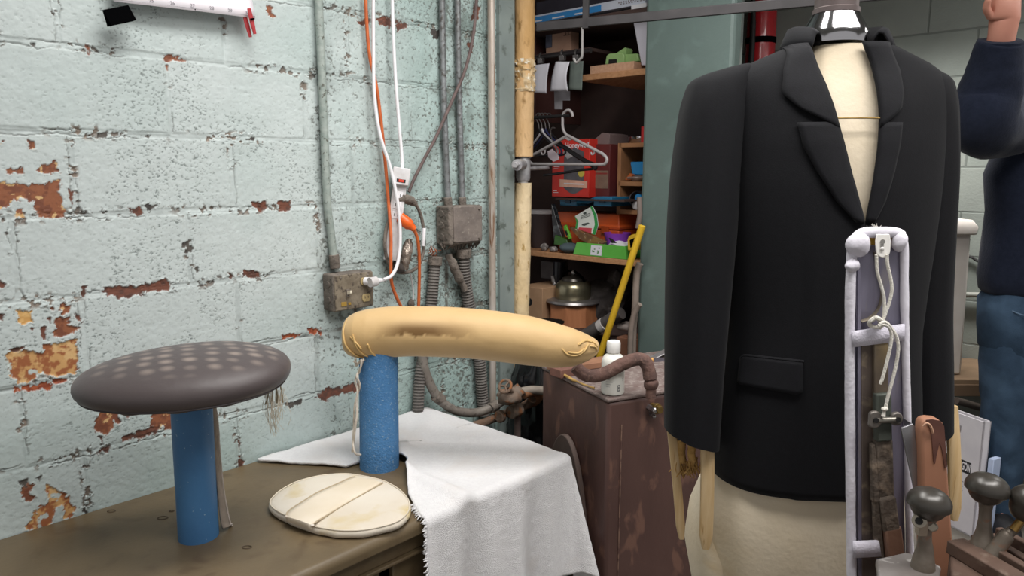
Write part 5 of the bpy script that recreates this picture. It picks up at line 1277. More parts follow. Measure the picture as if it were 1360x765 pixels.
# curved tan wear shape on the plate
q = MB(); q.tube(spline([cp(1161, 335, -.002), cp(1167, 365, -.002), cp(1171, 390, -.002), cp(1166, 410, -.002), cp(1155, 422, -.002), cp(1143, 427, -.002)], 6), [.0035] * 12 + [.005] * 8 + [.006] * 11, 8, flat=.3); q.build('inner_bracket', mat('tan_bracket', '#8f8473', '#7b7062', 20, rough=.5, metal=.3), cl_)
# cross straps
def strap(y0l, y1l, y0r, y1r, xl, xr, d, nm):
    q = MB(); n_ = 10
    rows = []
    for f_ in (0, .5, 1):
        rows.append([cp(lerp(xl, xr, i / n_), lerp(lerp(y0l, y0r, i / n_), lerp(y1l, y1r, i / n_), f_), d + .003 * math.sin(PI * i / n_)) for i in range(n_ + 1)])
    q.loft(rows, False, ring_closed=False); q.build(nm, mat('white_webbing', '#dcd8e4', '#d0ccd8', 60, rough=.9, bump=.25, bscale=300), cl_, solid=.003)
strap(440, 461, 430, 452, 1132, 1201, .010, 'cross_strap')
strap(719, 741, 717, 738, 1133, 1177, .014, 'cross_strap')
# arm casting behind the cord: boxed lever with a pinned joint
q = MB(); q.prism([cp(1161, 446, .012), cp(1181, 440, .012), cp(1180, 580, .02), cp(1163, 580, .02)], (0, .012, 0)); q.build('upper_arm', mat('bronze_arm', '#75695a', '#665a4e', 14, rough=.5, metal=.4, c3='#8d7a58', scale3=9, thr3=(.5, .7), bump=.15), cl_, bevel=.002)
m_grn = mat('greenish_casting', '#5d625a', '#4d524b', 18, rough=.55, metal=.35, bump=.25)
q = MB(); q.prism([cp(1164, 524, .024), cp(1185, 522, .024), cp(1186, 586, .026), cp(1165, 588, .026)], (0, .015, 0)); q.build('clevis_block', m_grn, cl_, bevel=.003)
q = MB(); q.cyl(cp(1160, 558.5, .03), cp(1193, 557, .03), .0048, 14); q.build('hinge_pin', mat('bright_pin', '#8c887f', rough=.4, metal=.7), cl_)
for x, y, r_ in ((1163, 558, .014), (1192, 557, .011)):
    q = MB(); c = cp(x, y, .032); pl = [c + Vector((math.cos(a) * r_ * .85 if math.cos(a) > 0 else max(-.009, math.cos(a) * r_), 0, math.sin(a) * r_)) for a in [2 * PI * i / 24 for i in range(24)]]
    q.prism(pl, (0, .008, 0)); lg = q.build('hinge_lug', mat('grey_lug', '#8a857f', '#736d67', 20, rough=.45, metal=.5), cl_, bevel=.002)
    q = MB(); q.cyl(c + Vector((0, -.0005, 0)), c + Vector((0, -.003, 0)), .0042, 12); q.build('pin_head', m_slot, lg)
m_dirt = mat('crusted_brown_arm', '#665a4f', '#544a42', 14, rough=.85, c3='#857565', scale3=30, thr3=(.55, .66), bump=.6, bscale=60)
q = MB()
def slabpoly(pts, d, th): q.prism([cp(x, y, d) for x, y in pts], (0, th, 0))
slabpoly([(1165, 585), (1187, 584), (1189, 668), (1163, 672)], .022, .02); slabpoly([(1169, 664), (1191, 660), (1197, 706), (1176, 710)], .030, .022)
q.build('crusted_arm', m_dirt, cl_, bevel=.004); 
q = MB(); q.prism([cp(1158, 592, .02), cp(1163, 590, .02), cp(1170, 668, .026), cp(1160, 668, .026)], (0, .012, 0)); q.prism([cp(1160, 668, .024), cp(1168, 666, .024), cp(1176, 742, .02), cp(1162, 742, .01)], (0, .008, 0)); q.build('side_strap_iron', m_dirt, cl_, bevel=.002)
q = MB(); q.prism([cp(1176, 704, .03), cp(1198, 700, .03), cp(1206, 760, .035), cp(1184, 764, .035)], (0, .018, 0)); q.build('lower_arm', mat('red_brown_arm', '#7a5a48', '#67493b', 12, rough=.7, bump=.3), cl_, bevel=.003)
# keyhole tab and tied cord
q = MB(); pl = []
for i in range(25):
    a = PI + PI * i / 24; pl.append(cp(1172 + 9.5 * math.cos(a), 332 - 10 * math.sin(a), .012))
pl = [cp(1163.5, 311, .008), cp(1161.8, 320, .010)] + pl + [cp(1182.2, 320, .010), cp(1180.5, 311, .008)]
q.prism(pl, (0, -.003, 0)); tb = q.build('keyhole_tab', mat('white_nylon_tab', '#e4e1dc', rough=.4), cl_, bevel=.001)
q = MB(); q.cyl(cp(1172.5, 321, .0155), cp(1172.5, 321, .0142), .0035, 14); q.box(cp(1171.5, 327, .0150), (.004, .0012, .008)); q.build('keyhole', mat('keyhole_grey', '#86837f', rough=.8), tb)
q = MB(); q.ell(cp(1172, 330.5, .0155), (.0035, .002, .003), 12, 8); q.build('tab_rivet', mat('white_nylon_tab', '#e4e1dc'), tb)
m_lace = mat('white_lace_cord', '#e7e3da', '#d8d3c8', 80, rough=.85, bump=.35, bscale=350)
q = MB(); q.tube(spline([cp(x, y, .016) for x, y in [(1164, 338), (1165, 360), (1170, 378), (1174, 395), (1174.5, 412), (1173, 425), (1170, 432)]], 8), .0026, 8)
q.tube(spline([cp(x, y, .018) for x, y in [(1178, 338), (1179, 352), (1183, 370), (1184.5, 385), (1181, 402), (1176, 416), (1172, 427), (1168, 432)]], 8), .0026, 8)
q.tube(spline([cp(x, y, .034) for x, y in [(1166, 433), (1172, 431), (1180, 434), (1184, 444), (1183, 458), (1180, 472), (1175, 492), (1171, 506)]], 8), .0026, 8)
q.tube(spline([cp(x, y, .034) for x, y in [(1168, 430), (1176, 428), (1184, 436), (1191, 448), (1193, 462), (1191, 480), (1186, 502), (1180, 524), (1176, 542)]], 8), .0026, 8)
q.build('tie_cord', m_lace, cl_)
q = MB(); c = cp(1162, 428, .022); q.tube([c + Vector((math.cos(a) * .0085, .003 * math.sin(a * 2), math.sin(a) * .0072)) for a in [2 * PI * i / 24 for i in range(24)]], .0032, 8, closed=True)
q.tube(spline([cp(1158, 426, .02), cp(1163, 422, .026), cp(1170, 425, .026), cp(1172, 431, .022), cp(1167, 436, .02)], 6), .0034, 8); q.build('cord_knot', m_lace, cl_)
q = MB(); q.ell(cp(1175, 543, .035), (.0055, .0045, .0035), 12, 8); q.tube([cp(1174.5, 546, .035), cp(1173, 553, .035)], [.0024, .0034], 8); q.tube([cp(1170.5, 506, .034), cp(1169, 510, .034)], [.0026, .0022], 8); q.build('cord_end', m_lace, cl_)
q = MB(); random.seed(9)
for i in range(7): q.tube(spline([cp(1162 + i, 309, .0), cp(1161 + i * 1.2 + random.uniform(-3, 2), 303, .0), cp(1160 + i * 1.4 + random.uniform(-4, 3), 298 + random.uniform(-2, 3), .0)], 4), .0003, 4)
q.build('loose_fibre', m_lace, cl_)

# ================================================================ orange plate, bright bracket, pedals
YO = 1.06
m_op = mat('orange_brown_enamel', '#ad7c62', '#a27259', 6, rough=.5, c3='#5d4037', scale3=9, thr3=(.62, .66), bump=.08)
op = thing('painted_lever', 'upright orange-brown painted lever plate with worn dark top beside the white clamp', 'machine arm', ony(1245, 765, YO))
q = MB(); pl = [(1227, 900), (1227, 765), (1226, 700), (1225, 620), (1224, 575), (1225, 563), (1229, 557.5), (1237, 556.5), (1247, 557.5), (1253, 562), (1256, 572), (1259, 620), (1264, 690), (1269, 765), (1275, 900)]
q.prism([ony(x, y, YO) for x, y in pl], (0, .022, 0)); q.build('plate', m_op, op, bevel=.004, bseg=3)
q = MB(); q.prism([ony(x, y, YO - .0015) for x, y in [(1230, 558), (1238, 557), (1249, 559), (1254, 566), (1256, 590), (1258, 620), (1255, 622), (1251, 596), (1248, 588), (1244, 605), (1242, 616), (1240, 612), (1238, 585), (1236, 572), (1232, 563)]], (0, .002, 0)); q.build('worn_patch', mat('bare_maroon', '#6d463b', '#59382f', 30, rough=.6), op)
q = MB(); q.tube(spline([ony(1226, 566, YO - .004), ony(1231, 562, YO - .006), ony(1236, 566, YO - .006), ony(1239, 575, YO - .004)], 5), .0018, 6); q.build('weld_edge', mat('pale_edge', '#c79b80', rough=.5), op)
br = thing('steel_bracket', 'bent bright steel bracket leaning between the white clamp and the orange-brown arm', 'bracket', ony(1212, 660, 1.08))
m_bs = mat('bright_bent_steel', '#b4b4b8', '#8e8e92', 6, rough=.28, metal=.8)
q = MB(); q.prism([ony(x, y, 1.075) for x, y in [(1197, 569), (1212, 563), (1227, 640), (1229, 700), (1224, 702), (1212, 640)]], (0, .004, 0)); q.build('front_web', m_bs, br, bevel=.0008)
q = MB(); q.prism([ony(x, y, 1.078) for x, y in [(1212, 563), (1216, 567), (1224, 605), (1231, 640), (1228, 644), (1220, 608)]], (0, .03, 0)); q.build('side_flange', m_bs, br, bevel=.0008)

# the pedestal that carries arm, clamp and pedals (stands on the floor below the picture)
YPd = .98
m_ped = mat('worn_grey_iron', '#8b8784', '#6d6561', 12, rough=.55, metal=.4, c3='#b5b1ad', scale3=40, thr3=(.60, .68), bump=.15)
m_pedr = mat('rusty_brown_iron', '#5f4a3f', '#4d3c33', 14, rough=.7, metal=.2, c3='#77665a', scale3=30, thr3=(.57, .68), bump=.3)
pd = thing('finisher_pedestal', 'worn grey iron pedal frame in the bottom corner that carries the handles with dark knobs', 'machine base', ony(1290, 900, YPd) * Vector((1, 1, 0)) if False else Vector((ony(1290, 760, YPd).x, YPd + .06, 0)))
zp1 = ony(1200, 745, YPd - .02).z
q = MB(); A_ = [onz(x, y, zp1) for x, y in [(1163, 742), (1202, 733), (1222, 737), (1250, 752), (1245, 790), (1170, 790)]]; q.prism(A_, (0, 0, -.012)); q.build('front_plate', m_ped, pd, bevel=.003)
q = MB(); q.prism([onz(x, y, zp1 - .012) for x, y in [(1168, 746), (1202, 737), (1222, 741), (1246, 754), (1240, 786), (1175, 786)]], (0, 0, -.10)); q.build('front_block', mat('red_brown_block', '#8a4f38', '#6e4133', 14, rough=.7), pd, bevel=.003)
q = MB()
for (x0, y0, x1, y1, w_, h_) in ((1268, 724, 1420, 815, .030, .02), (1292, 722, 1440, 812, .012, .03), (1312, 716, 1450, 796, .014, .012), (1325, 708, 1460, 780, .012, .02)):
    a_, b_ = onz(x0, y0, zp1 + .004), onz(x1, y1, zp1 + .004); d = b_ - a_; L = d.length; d.normalize(); s_ = d.cross(UPV)
    q.box((a_ + b_) / 2, (L, w_, h_), M=Matrix((d, s_, UPV)).transposed())
q.build('guide_bars', m_pedr, pd, bevel=.002)
q = MB(); A_ = [onz(x, y, zp1 - .006) for x, y in [(1262, 722), (1330, 704), (1470, 780), (1470, 900), (1262, 900)]]; q.prism(A_, (0, 0, -.14)); q.build('rear_block', m_pedr, pd, bevel=.004)
q = MB(); q.box((ony(1300, 760, YPd).x + .02, YPd - .0, (zp1 - .10) / 2), (.30, .16, zp1 - .10)); q.build('pedestal_column', m_pedr, pd, bevel=.01)
q = MB(); q.box((ony(1300, 760, YPd).x + .02, YPd + .03, .03), (.44, .36, .06)); q.build('base_foot', m_ped, pd, bevel=.01)
m_knob = mat('dark_worn_knob', '#3f3b36', '#332f2a', 10, rough=.32, metal=.15, spec=.6, c3='#57514a', scale3=30, thr3=(.6, .75))
def knob(lbl, kx, ky, rx, ry, Y, stem, tiltx, smat):
    t = thing('control_handle', lbl, 'handle', ony(stem[-1][0], stem[-1][1], Y))
    c = ony(kx, ky, Y); sc_ = Y * 1.04 / FPX
    M = Matrix.Rotation(R(tiltx), 3, 'Y')
    q = MB(); rr = []
    for i in range(17):
        th = PI * i / 16; 
        r_ = math.sin(th) ** .9; z = -math.cos(th)
        z = z * (1.0 if z > 0 else 1.15)
        if z < -.4: r_ *= .86
        rr.append([c + M @ Vector((rx * sc_ * max(r_, .01) * math.cos(2 * PI * k_ / 40), rx * sc_ * max(r_, .01) * math.sin(2 * PI * k_ / 40), ry * sc_ * z)) for k_ in range(40)])
    q.loft(rr, True); q.build('knob', m_knob, t)
    P = spline([ony(x, y, Y + .002) for x, y, r_ in stem], 5); rs = []
    for i in range(len(stem) - 1): rs += [lerp(stem[i][2], stem[i + 1][2], j / 5) * sc_ for j in range(5)]
    rs.append(stem[-1][2] * sc_)
    q = MB(); q.tube(P, rs, 16); q.build('stem', smat, t)
    return t, c, sc_
m_stem = mat('stem_steel', '#7d746a', '#655b50', 24, rough=.5, metal=.4, c3='#8a5c40', scale3=40, thr3=(.55, .66), bump=.2)
k1, c1_, s1 = knob('dark knobbed handle standing nearest the orange-brown arm, lowest of the three knobs', 1234, 668, 28, 21, .94, [(1232, 684, 13), (1231, 695, 10), (1229, 706, 8), (1228, 718, 9), (1228, 730, 11), (1226, 748, 15), (1225, 762, 17)], 6, m_stem)
q = MB(); q.cyl(ony(1221, 692, .93), ony(1221, 692, .945), .0095, 16); q.box(ony(1224, 700, .938), (.012, .012, .022)); q.cyl(ony(1238, 700, .93), ony(1240, 700, .945), .006, 10); nt_ = q.build('hex_nut', mat('bright_nut', '#a39a8c', rough=.35, metal=.7), k1, bevel=.001)
q = MB(); q.cyl(ony(1220.5, 692, .928), ony(1220.5, 692, .930), .005, 12); q.build('nut_hole', m_slot, nt_)
k2, c2_, s2 = knob('dark knobbed handle on a straight stem standing in front of the blue jeans', 1311, 648, 27, 20, .98, [(1310, 664, 10), (1309, 676, 8), (1308, 690, 8), (1307, 705, 10), (1306, 718, 14), (1303, 738, 20)], 8, m_stem)
k3, c3_, s3 = knob('dark knobbed handle on a slanting brass-tipped stem cut off by the right picture edge', 1367, 668, 25, 24, .96, [(1358, 688, 6), (1350, 700, 6), (1340, 708, 7), (1336, 712, 10), (1322, 732, 11), (1312, 748, 13)], 30, m_stem)
q = MB(); q.cyl(ony(1356, 691, .958), ony(1346, 704, .958), .0055, 12); q.build('brass_sleeve', mat('worn_brass', '#9d7d47', rough=.35, metal=.8), k3)

# ================================================================ printer-paper carton on the floor
bxA = ony(1307.5, 561, 2.62); bxB = ony(1262, 543, 2.76)
m_carton = mat('white_carton', '#dcd8dc', '#d0ccd2', 10, rough=.8)
zc1_ = .02; ztop = bxA.z
dcx = Vector((bxB.x - bxA.x, bxB.y - bxA.y, 0)).normalized(); wcx = .31
ct = thing('paper_carton', 'white printed paper carton with hand hole standing on the floor behind the machine handles', 'carton', Vector((bxA.x, bxA.y, 0)) + dcx * wcx * .5)
crz = math.atan2(-dcx.y, -dcx.x); dcn = Vector((-dcx.y, dcx.x, 0)); dcn = dcn if dcn.y > 0 else -dcn
cc_ = Vector((bxA.x, bxA.y, 0)) + dcx * wcx * .5 + dcn * .035
# five panels with a real hand hole in the front one
m_in = mat('carton_inside', '#4d4743', rough=.9)
def cpn(u, z, d=0.0): return Vector((bxA.x, bxA.y, 0)) + dcx * u - dcn * d + UPV * z
hu0, hu1, hz0, hz1 = .092, .195, ztop - .075, ztop - .045
q = MB()
us, zs_ = [0, hu0, hu1, wcx], [.0, hz0, hz1, ztop]
for i in range(3):
    for j in range(3):
        if i == 1 and j == 1: continue
        q.prism([cpn(us[i], zs_[j]), cpn(us[i + 1], zs_[j]), cpn(us[i + 1], zs_[j + 1]), cpn(us[i], zs_[j + 1])], dcn * .005)
q.build('front_panel', m_carton, ct)
q = MB()
q.prism([cpn(0, 0), cpn(0, ztop), cpn(0, ztop) + dcn * .035, cpn(0, 0) + dcn * .035], dcx * .005); q.prism([cpn(wcx, 0), cpn(wcx, ztop), cpn(wcx, ztop) + dcn * .035, cpn(wcx, 0) + dcn * .035], dcx * -.005)
q.prism([cpn(0, 0, -.035), cpn(wcx, 0, -.035), cpn(wcx, ztop, -.035), cpn(0, ztop, -.035)], dcn * -.005); q.prism([cpn(0, 0), cpn(wcx, 0), cpn(wcx, 0) + dcn * .035, cpn(0, 0) + dcn * .035], UPV * .005)
q.build('carton_body', m_carton, ct)
q = MB(); q.prism([cpn(.006, .04) + dcn * .008, cpn(wcx - .006, .04) + dcn * .008, cpn(wcx - .006, .04) + dcn * .028, cpn(.006, .04) + dcn * .028], UPV * (ztop - .14)); q.build('contents', m_in, ct)
# print on it
m_pr = mat('carton_black_print', '#2b292c', rough=.7); m_prg = mat('carton_grey_print', '#8c888c', rough=.7)
fr_ = ony(1281, 632, 2.6); zb0 = ony(1295, 628, bxA.y).z
rx_ = -dcx
q = MB(); q.prism([cpn(.035, zb0 - .024, .0006), cpn(.155, zb0 - .024, .0006), cpn(.155, zb0 + .024, .0006), cpn(.035, zb0 + .024, .0006)], dcn * .0004); q.build('label_band', m_pr, ct)
text('PARAGON', 'label_lettering', mat('carton_white_print', '#e4e0e4', rough=.7), ct, cpn(.075, zb0, .0012), rx_, UPV, .044, bold=True, sx=.36)
q = MB()
for i in range(7): q.prism([cpn(.06, zb0 - .06 - i * .018, .0006), cpn(.06 + (.15 if i % 2 else .19), zb0 - .06 - i * .018, .0006), cpn(.06 + (.15 if i % 2 else .19), zb0 - .063 - i * .018, .0006), cpn(.06, zb0 - .063 - i * .018, .0006)], dcn * .0003)
q.build('small_print', m_prg, ct)
q = MB()     # framed arrow mark low on the front
zq = ony(1282, 700, bxA.y).z
for (u0, u1, z0, z1) in ((.10, .165, -.045, -.040), (.10, .165, .04, .045), (.10, .105, -.045, .045), (.16, .165, -.045, .045), (.128, .138, -.025, .02), (.118, .148, -.03, -.024)):
    q.prism([cpn(u0, zq + z0, .0006), cpn(u1, zq + z0, .0006), cpn(u1, zq + z1, .0006), cpn(u0, zq + z1, .0006)], dcn * .0003)
q.build('handling_mark', m_pr, ct)
q = MB()
for i in range(5):
    u = .09 - i * .011; q.tube([cpn(u + .05, ztop - .16 - i * .004, .0006), cpn(u + .045, ztop - .155 - i * .004, .0006)], .0016, 4)
q.build('scribble', m_pr, ct)
# pale blue and white papers between carton and leg
q = MB(); c = ony(1318, 640, 2.62); q.box(Vector((c.x, c.y, .165)), (.05, .02, .31), rz=.5); tag(q.build('paper_sheaf', mat('pale_blue_paper', '#b9c6e0', '#a8b6d3', 9, rough=.8), bevel=.002), 'pale blue and white folded papers standing between carton and jeans', 'papers')

# ================================================================ tall white bin and low shelf by the far wall
m_bin = mat('white_bin_plastic', '#dcd4cc', '#d3c9c0', 9, rough=.45)
Yn = 3.02
bt = ony(1291, 308, Yn); bb = ony(1281, 500, Yn)
zb_ = bb.z; zt = bt.z
tb_ = thing('tall_bin', 'tall tapering white plastic bin with ledged lid standing by the far wall', 'bin', (bt.x - .16, Yn + .15, zb_))
def rr4(x1, z, w, dpt, y0): return [Vector((x1 - w, y0, z)), Vector((x1, y0, z)), Vector((x1, y0 + dpt, z)), Vector((x1 - w, y0 + dpt, z))]
q = MB(); q.loft([rr4(bb.x, zb_, .28, .26, Yn + .02), rr4(bt.x, zt, .34, .32, Yn)], True); q.build('bin_body', m_bin, tb_, bevel=.012)
q = MB(); q.loft([rr4(bt.x + .015, zt - .012, .37, .35, Yn - .015), rr4(bt.x + .017, zt + .022, .374, .354, Yn - .017), rr4(bt.x - .0, zt + .05, .34, .32, Yn)], True); q.build('bin_lid', m_bin, tb_, bevel=.006)
m_lowsh = mat('brown_board', '#8a7158', '#76604a', 8, rough=.8)
zl_ = zb_
ls = thing('low_shelf', 'low brown wooden shelf by the far wall carrying the tall white bin', 'shelf', (bb.x + .1, 3.15, 0))
q = MB(); q.box((bb.x + .1, 3.15, zl_ - .012), (1.0, .36, .024)); q.build('shelf_board', m_lowsh, ls, bevel=.002)
q = MB(); q.box((bb.x + .1, 2.975, zl_ - .045), (1.0, .02, .05)); q.build('front_rail', mat('brown_board_dark', '#6d5743', rough=.8), ls, bevel=.002)
for x_ in (-.37, .57):
    q = MB(); q.box((bb.x + x_, 3.15, (zl_ - .03) / 2), (.03, .34, zl_ - .03)); q.build('side_board', m_lowsh, ls)
q = MB(); a_, b_ = ony(1270, 532, 2.86), ony(1325, 548, 2.92); q.tube(spline([a_, lerp(a_, b_, .5), b_], 4), .015, 12); o_ = tag(q.build('steel_rod', mat('dark_rod', '#5a504a', rough=.5, metal=.4)), 'dark steel rod running below the low shelf behind the carton', 'rod')
# wall pipe and cable on the far wall
q = MB(); q.tube([ont(1240, 391, WBT - .03), ont(1285, 391.5, WBT - .03), ont(1420, 393, WBT - .03)], .012, 12); tag(q.build('far_wall_pipe', mat('pale_wall_pipe', '#a9aaa2', '#8b8c84', 9, rough=.6)), 'thin horizontal pipe running along the far block wall behind the person', 'pipe')
q = MB(); q.tube(spline([ont(1250, 333, WBT - .015), ont(1288, 341, WBT - .015), ont(1300, 347, WBT - .015), ont(1330, 352, WBT - .015)], 6), .006, 8); tag(q.build('black_cable', mat('black_rubber', '#1d1a1a')), 'black cable sagging across the far block wall beside the white bin', 'cable')

# ================================================================ person at the right edge
YPn = 2.72
def P3(x, y, Y=YPn): return ony(x, y, Y)
m_skin = mat('skin', '#c98d79', '#bf8370', 12, rough=.5, bump=.05)
m_swt = mat('navy_sweatshirt', '#1f2536', '#1a2030', 60, rough=.95, spec=.2, sheen=.08, bump=.15, bscale=160)
m_jean = mat('blue_jeans', '#34475c', '#293a4c', 12, rough=.9, spec=.25, c3='#465c73', scale3=7, thr3=(.5, .75), bump=.2, bscale=300)
m_hair = mat('dark_brown_hair', '#33271f', '#241b15', 60, rough=.7)
def skin(name, verts, edges, radii, m, parent, sub=2, root=0):
    Mi = WM[parent.name].inverted() if parent else Matrix.Identity(4)
    me = bpy.data.meshes.new(name); me.from_pydata([Mi @ Vector(v) for v in verts], edges, []); me.materials.append(m)
    o = bpy.data.objects.new(name, me); COL.objects.link(o)
    if parent: o.parent = parent; WM[o.name] = WM[parent.name].copy()
    md = o.modifiers.new('Skin', 'SKIN'); md.use_smooth_shade = True
    for i, r_ in enumerate(radii):
        r_ = r_ if hasattr(r_, '__len__') else (r_, r_); me.skin_vertices[0].data[i].radius = r_
    for i in range(len(verts)): me.skin_vertices[0].data[i].use_root = (i == root)
    s_ = o.modifiers.new('Subdivision', 'SUBSURF'); s_.levels = sub; s_.render_levels = sub
    return o
ZHEM = P3(1308, 384).z                  # sweatshirt hem
pcx = P3(1303, 440).x + .215            # body axis from the outline of the hip
shz = P3(1345, 117).z - .075
pn = thing('person', 'person in navy sweatshirt and blue jeans at the right picture edge, one arm raised', 'person', (pcx, YPn, 0))
chest = Vector((pcx, YPn, shz - .10)); neck = Vector((pcx, YPn, shz + .07)); pel = Vector((pcx, YPn, ZHEM - .05)); waist = Vector((pcx, YPn, ZHEM + .12))
LSH = Vector((pcx - .165, YPn - .02, shz)); RSH = Vector((pcx + .185, YPn, shz - .02))
LEL = P3(1306, 158, YPn - .34); LWR = P3(1332, 42, YPn - .42); LHD = P3(1336, 4, YPn - .44)
REL = RSH + Vector((.06, .02, -.29)); RWR = REL + Vector((.0, -.09, -.25)); RHD = RWR + Vector((-.01, -.03, -.09))
HJ = ZHEM - .06
LHIP = Vector((pcx - .095, YPn, HJ)); RHIP = Vector((pcx + .095, YPn, HJ))
LKN = Vector((pcx - .10, YPn - .03, .50)); RKN = Vector((pcx + .11, YPn - .02, .50))
LAN = Vector((pcx - .10, YPn + .03, .09)); RAN = Vector((pcx + .12, YPn + .03, .09)); LTO = LAN + Vector((-.02, -.17, -.055)); RTO = RAN + Vector((.03, -.17, -.055))
head0 = neck + Vector((0, -.01, .06)); head1 = head0 + Vector((0, -.02, .10)); head2 = head1 + Vector((0, .0, .075))
V_ = [pel, waist, chest, neck, head0, head1, head2, LSH, LEL, LWR, LHD, RSH, REL, RWR, RHD, LHIP, LKN, LAN, LTO, RHIP, RKN, RAN, RTO]
E_ = [(0, 1), (1, 2), (2, 3), (3, 4), (4, 5), (5, 6), (2, 7), (7, 8), (8, 9), (9, 10), (2, 11), (11, 12), (12, 13), (13, 14), (0, 15), (15, 16), (16, 17), (17, 18), (0, 19), (19, 20), (20, 21), (21, 22)]
R_ = [(.12, .09), (.12, .09), (.13, .09), .055, .06, (.080, .095), (.070, .085), .055, .045, .040, (.052, .030), .055, .045, .030, (.042, .025), .075, .05, .04, .038, .075, .05, .04, .038]
def hand(wr, hd, sd):
    """five short finger chains rooted in the palm"""
    d = (hd - wr).normalized(); s_ = Vector((1, 0, 0)); s_ = (s_ - d * s_.dot(d)).normalized() * sd; n_ = d.cross(s_)
    pi = V_.index(hd)
    for o_, L_ in ((-.033, .072), (-.011, .082), (.011, .078), (.031, .062)):
        b0 = hd + s_ * o_ + d * .030; b1 = b0 + d * L_ * .5 - n_ * .008; b2 = b0 + d * L_ * .85 - n_ * .028
        i0 = len(V_); V_.extend([b0, b1, b2]); R_.extend([.0105, .0095, .008]); E_.extend([(pi, i0), (i0, i0 + 1), (i0 + 1, i0 + 2)])
    t0 = wr.lerp(hd, .6) - s_ * .042; t1 = t0 - s_ * .020 + d * .030 - n_ * .008; t2 = t1 + d * .028 - n_ * .01
    i0 = len(V_); V_.extend([t0, t1, t2]); R_.extend([.014, .0115, .009]); E_.extend([(pi, i0), (i0, i0 + 1), (i0 + 1, i0 + 2)])
hand(LWR, LHD, 1); hand(RWR, RHD, -1)
V_.append(head1 + Vector((0, -.115, -.01))); R_.append(.014); E_.append((5, len(V_) - 1))
skin('body', V_, E_, R_, m_skin, pn, root=0)
q = MB(); q.ell(head1 + Vector((0, .018, .045)), (.088, .105, .095), 24, 14); q.build('hair', m_hair, pn)
for sx in (-1, 1):
    q = MB(); q.ell(head1 + Vector((sx * .032, -.086, .008)), (.013, .008, .008), 12, 8); q.build('eye', mat('eye_white', '#e8e4df', rough=.3), pn)
    q = MB(); q.ell(head1 + Vector((sx * .084, .0, -.005)), (.012, .022, .032), 12, 8); q.build('ear', m_skin, pn)
q = MB(); q.ell(head1 + Vector((0, -.090, -.055)), (.024, .010, .007), 12, 8); q.build('mouth', mat('lips', '#a3605a', rough=.5), pn)
# sweatshirt: trunk from its outline, sleeves run into it
def xl(x, y): return pcx - P3(x, y).x
TRK = [(ZHEM - .012, xl(1310, 380) * .97, .13), (ZHEM, xl(1308, 384), .14), (P3(1306, 366).z, xl(1306, 366), .15), (P3(1311, 325).z, xl(1311, 325), .145), (P3(1316, 280).z, xl(1316, 280), .142), (P3(1311, 232).z, xl(1311, 232), .142), (shz - .05, .192, .128), (shz, .178, .105), (shz + .035, .13, .085), (shz + .055, .085, .075), (shz + .075, .07, .068)]
q = MB(); rr = []
for z, a, b_ in TRK: rr.append(sell(a, b_, 2.3, N=56, c=Vector((pcx, YPn, z))))
q.loft(rr, True)
cuffL = LWR.lerp(LEL, .12)
q.tube(spline([LSH + Vector((.06, 0, -.02)), LSH + Vector((-.02, -.07, -.02)), LSH.lerp(LEL, .6) + Vector((0, 0, -.035)), LEL, LEL.lerp(cuffL, .35), LEL.lerp(cuffL, .72), cuffL], 6), [lerp(.115, .112, i / 12) for i in range(12)] + [lerp(.112, .098, i / 8) for i in range(8)] + [lerp(.098, .062, i / 16) for i in range(17)], 28)
q.tube(spline([RSH + Vector((-.05, 0, 0)), RSH + Vector((.015, 0, -.05)), RSH.lerp(REL, .5), REL, REL.lerp(RWR, .5), RWR.lerp(REL, .08)], 6), [lerp(.10, .058, i / 30) for i in range(31)], 24)
q.jitter(.012, 9, 4); q.jitter(.004, 28, 2); q.build('sweatshirt', m_swt, pn, ang=80)
q = MB(); d_ = (cuffL - LEL).normalized(); q.tube([cuffL - d_ * .035, cuffL - d_ * .025, cuffL + d_ * .005, cuffL + d_ * .008], [.062, .064, .062, .055], 28); q.jitter(.002, 40); q.build('cuff', m_swt, pn)
# jeans
HZ = [(ZHEM + .02, .185, .13), (ZHEM - .04, xl(1305, 400) * .99, .14), (ZHEM - .14, xl(1303, 450), .15), (ZHEM - .22, xl(1304, 490), .145), (ZHEM - .27, .16, .12), (ZHEM - .30, .11, .09)]
q = MB(); q.loft([sell(a, b_, 2.3, N=56, c=Vector((pcx, YPn, z))) for z, a, b_ in HZ], True)
for hp, kn, an, sd in ((LHIP, LKN, LAN, -1), (RHIP, RKN, RAN, 1)):
    rr = []
    for z, r_, ox in ((HJ - .10, .105, 0), (HJ - .22, .108, 0), (HJ - .34, .098, 0), (.50, .088, 0), (.34, .086, 0), (.18, .08, 0), (.045, .08, 0)):
        f_ = max(0, min(1, (HJ - .05 - z) / (HJ - .05 - .09))); cx = lerp(hp.x, an.x, f_); cy = YPn + (-.03 + .06 * abs(f_ - .5)) * 1
        rr.append(sell(r_ * .98, r_ * 1.05, 2.1, N=40, c=Vector((cx + sd * .0, cy, z))))
    q.loft(rr, True)
q.jitter(.010, 11, 6); q.jitter(.003, 35, 1); q.build('jeans', m_jean, pn, ang=80)
q = MB(); q.tube(spline([Vector((pcx - .19, YPn - .06, ZHEM - .05)), Vector((pcx - .15, YPn - .135, ZHEM - .075)), Vector((pcx - .07, YPn - .15, ZHEM - .06))], 6), .0025, 6); q.build('pocket_seam', mat('jeans_thread', '#5a6f86', rough=.9), pn)
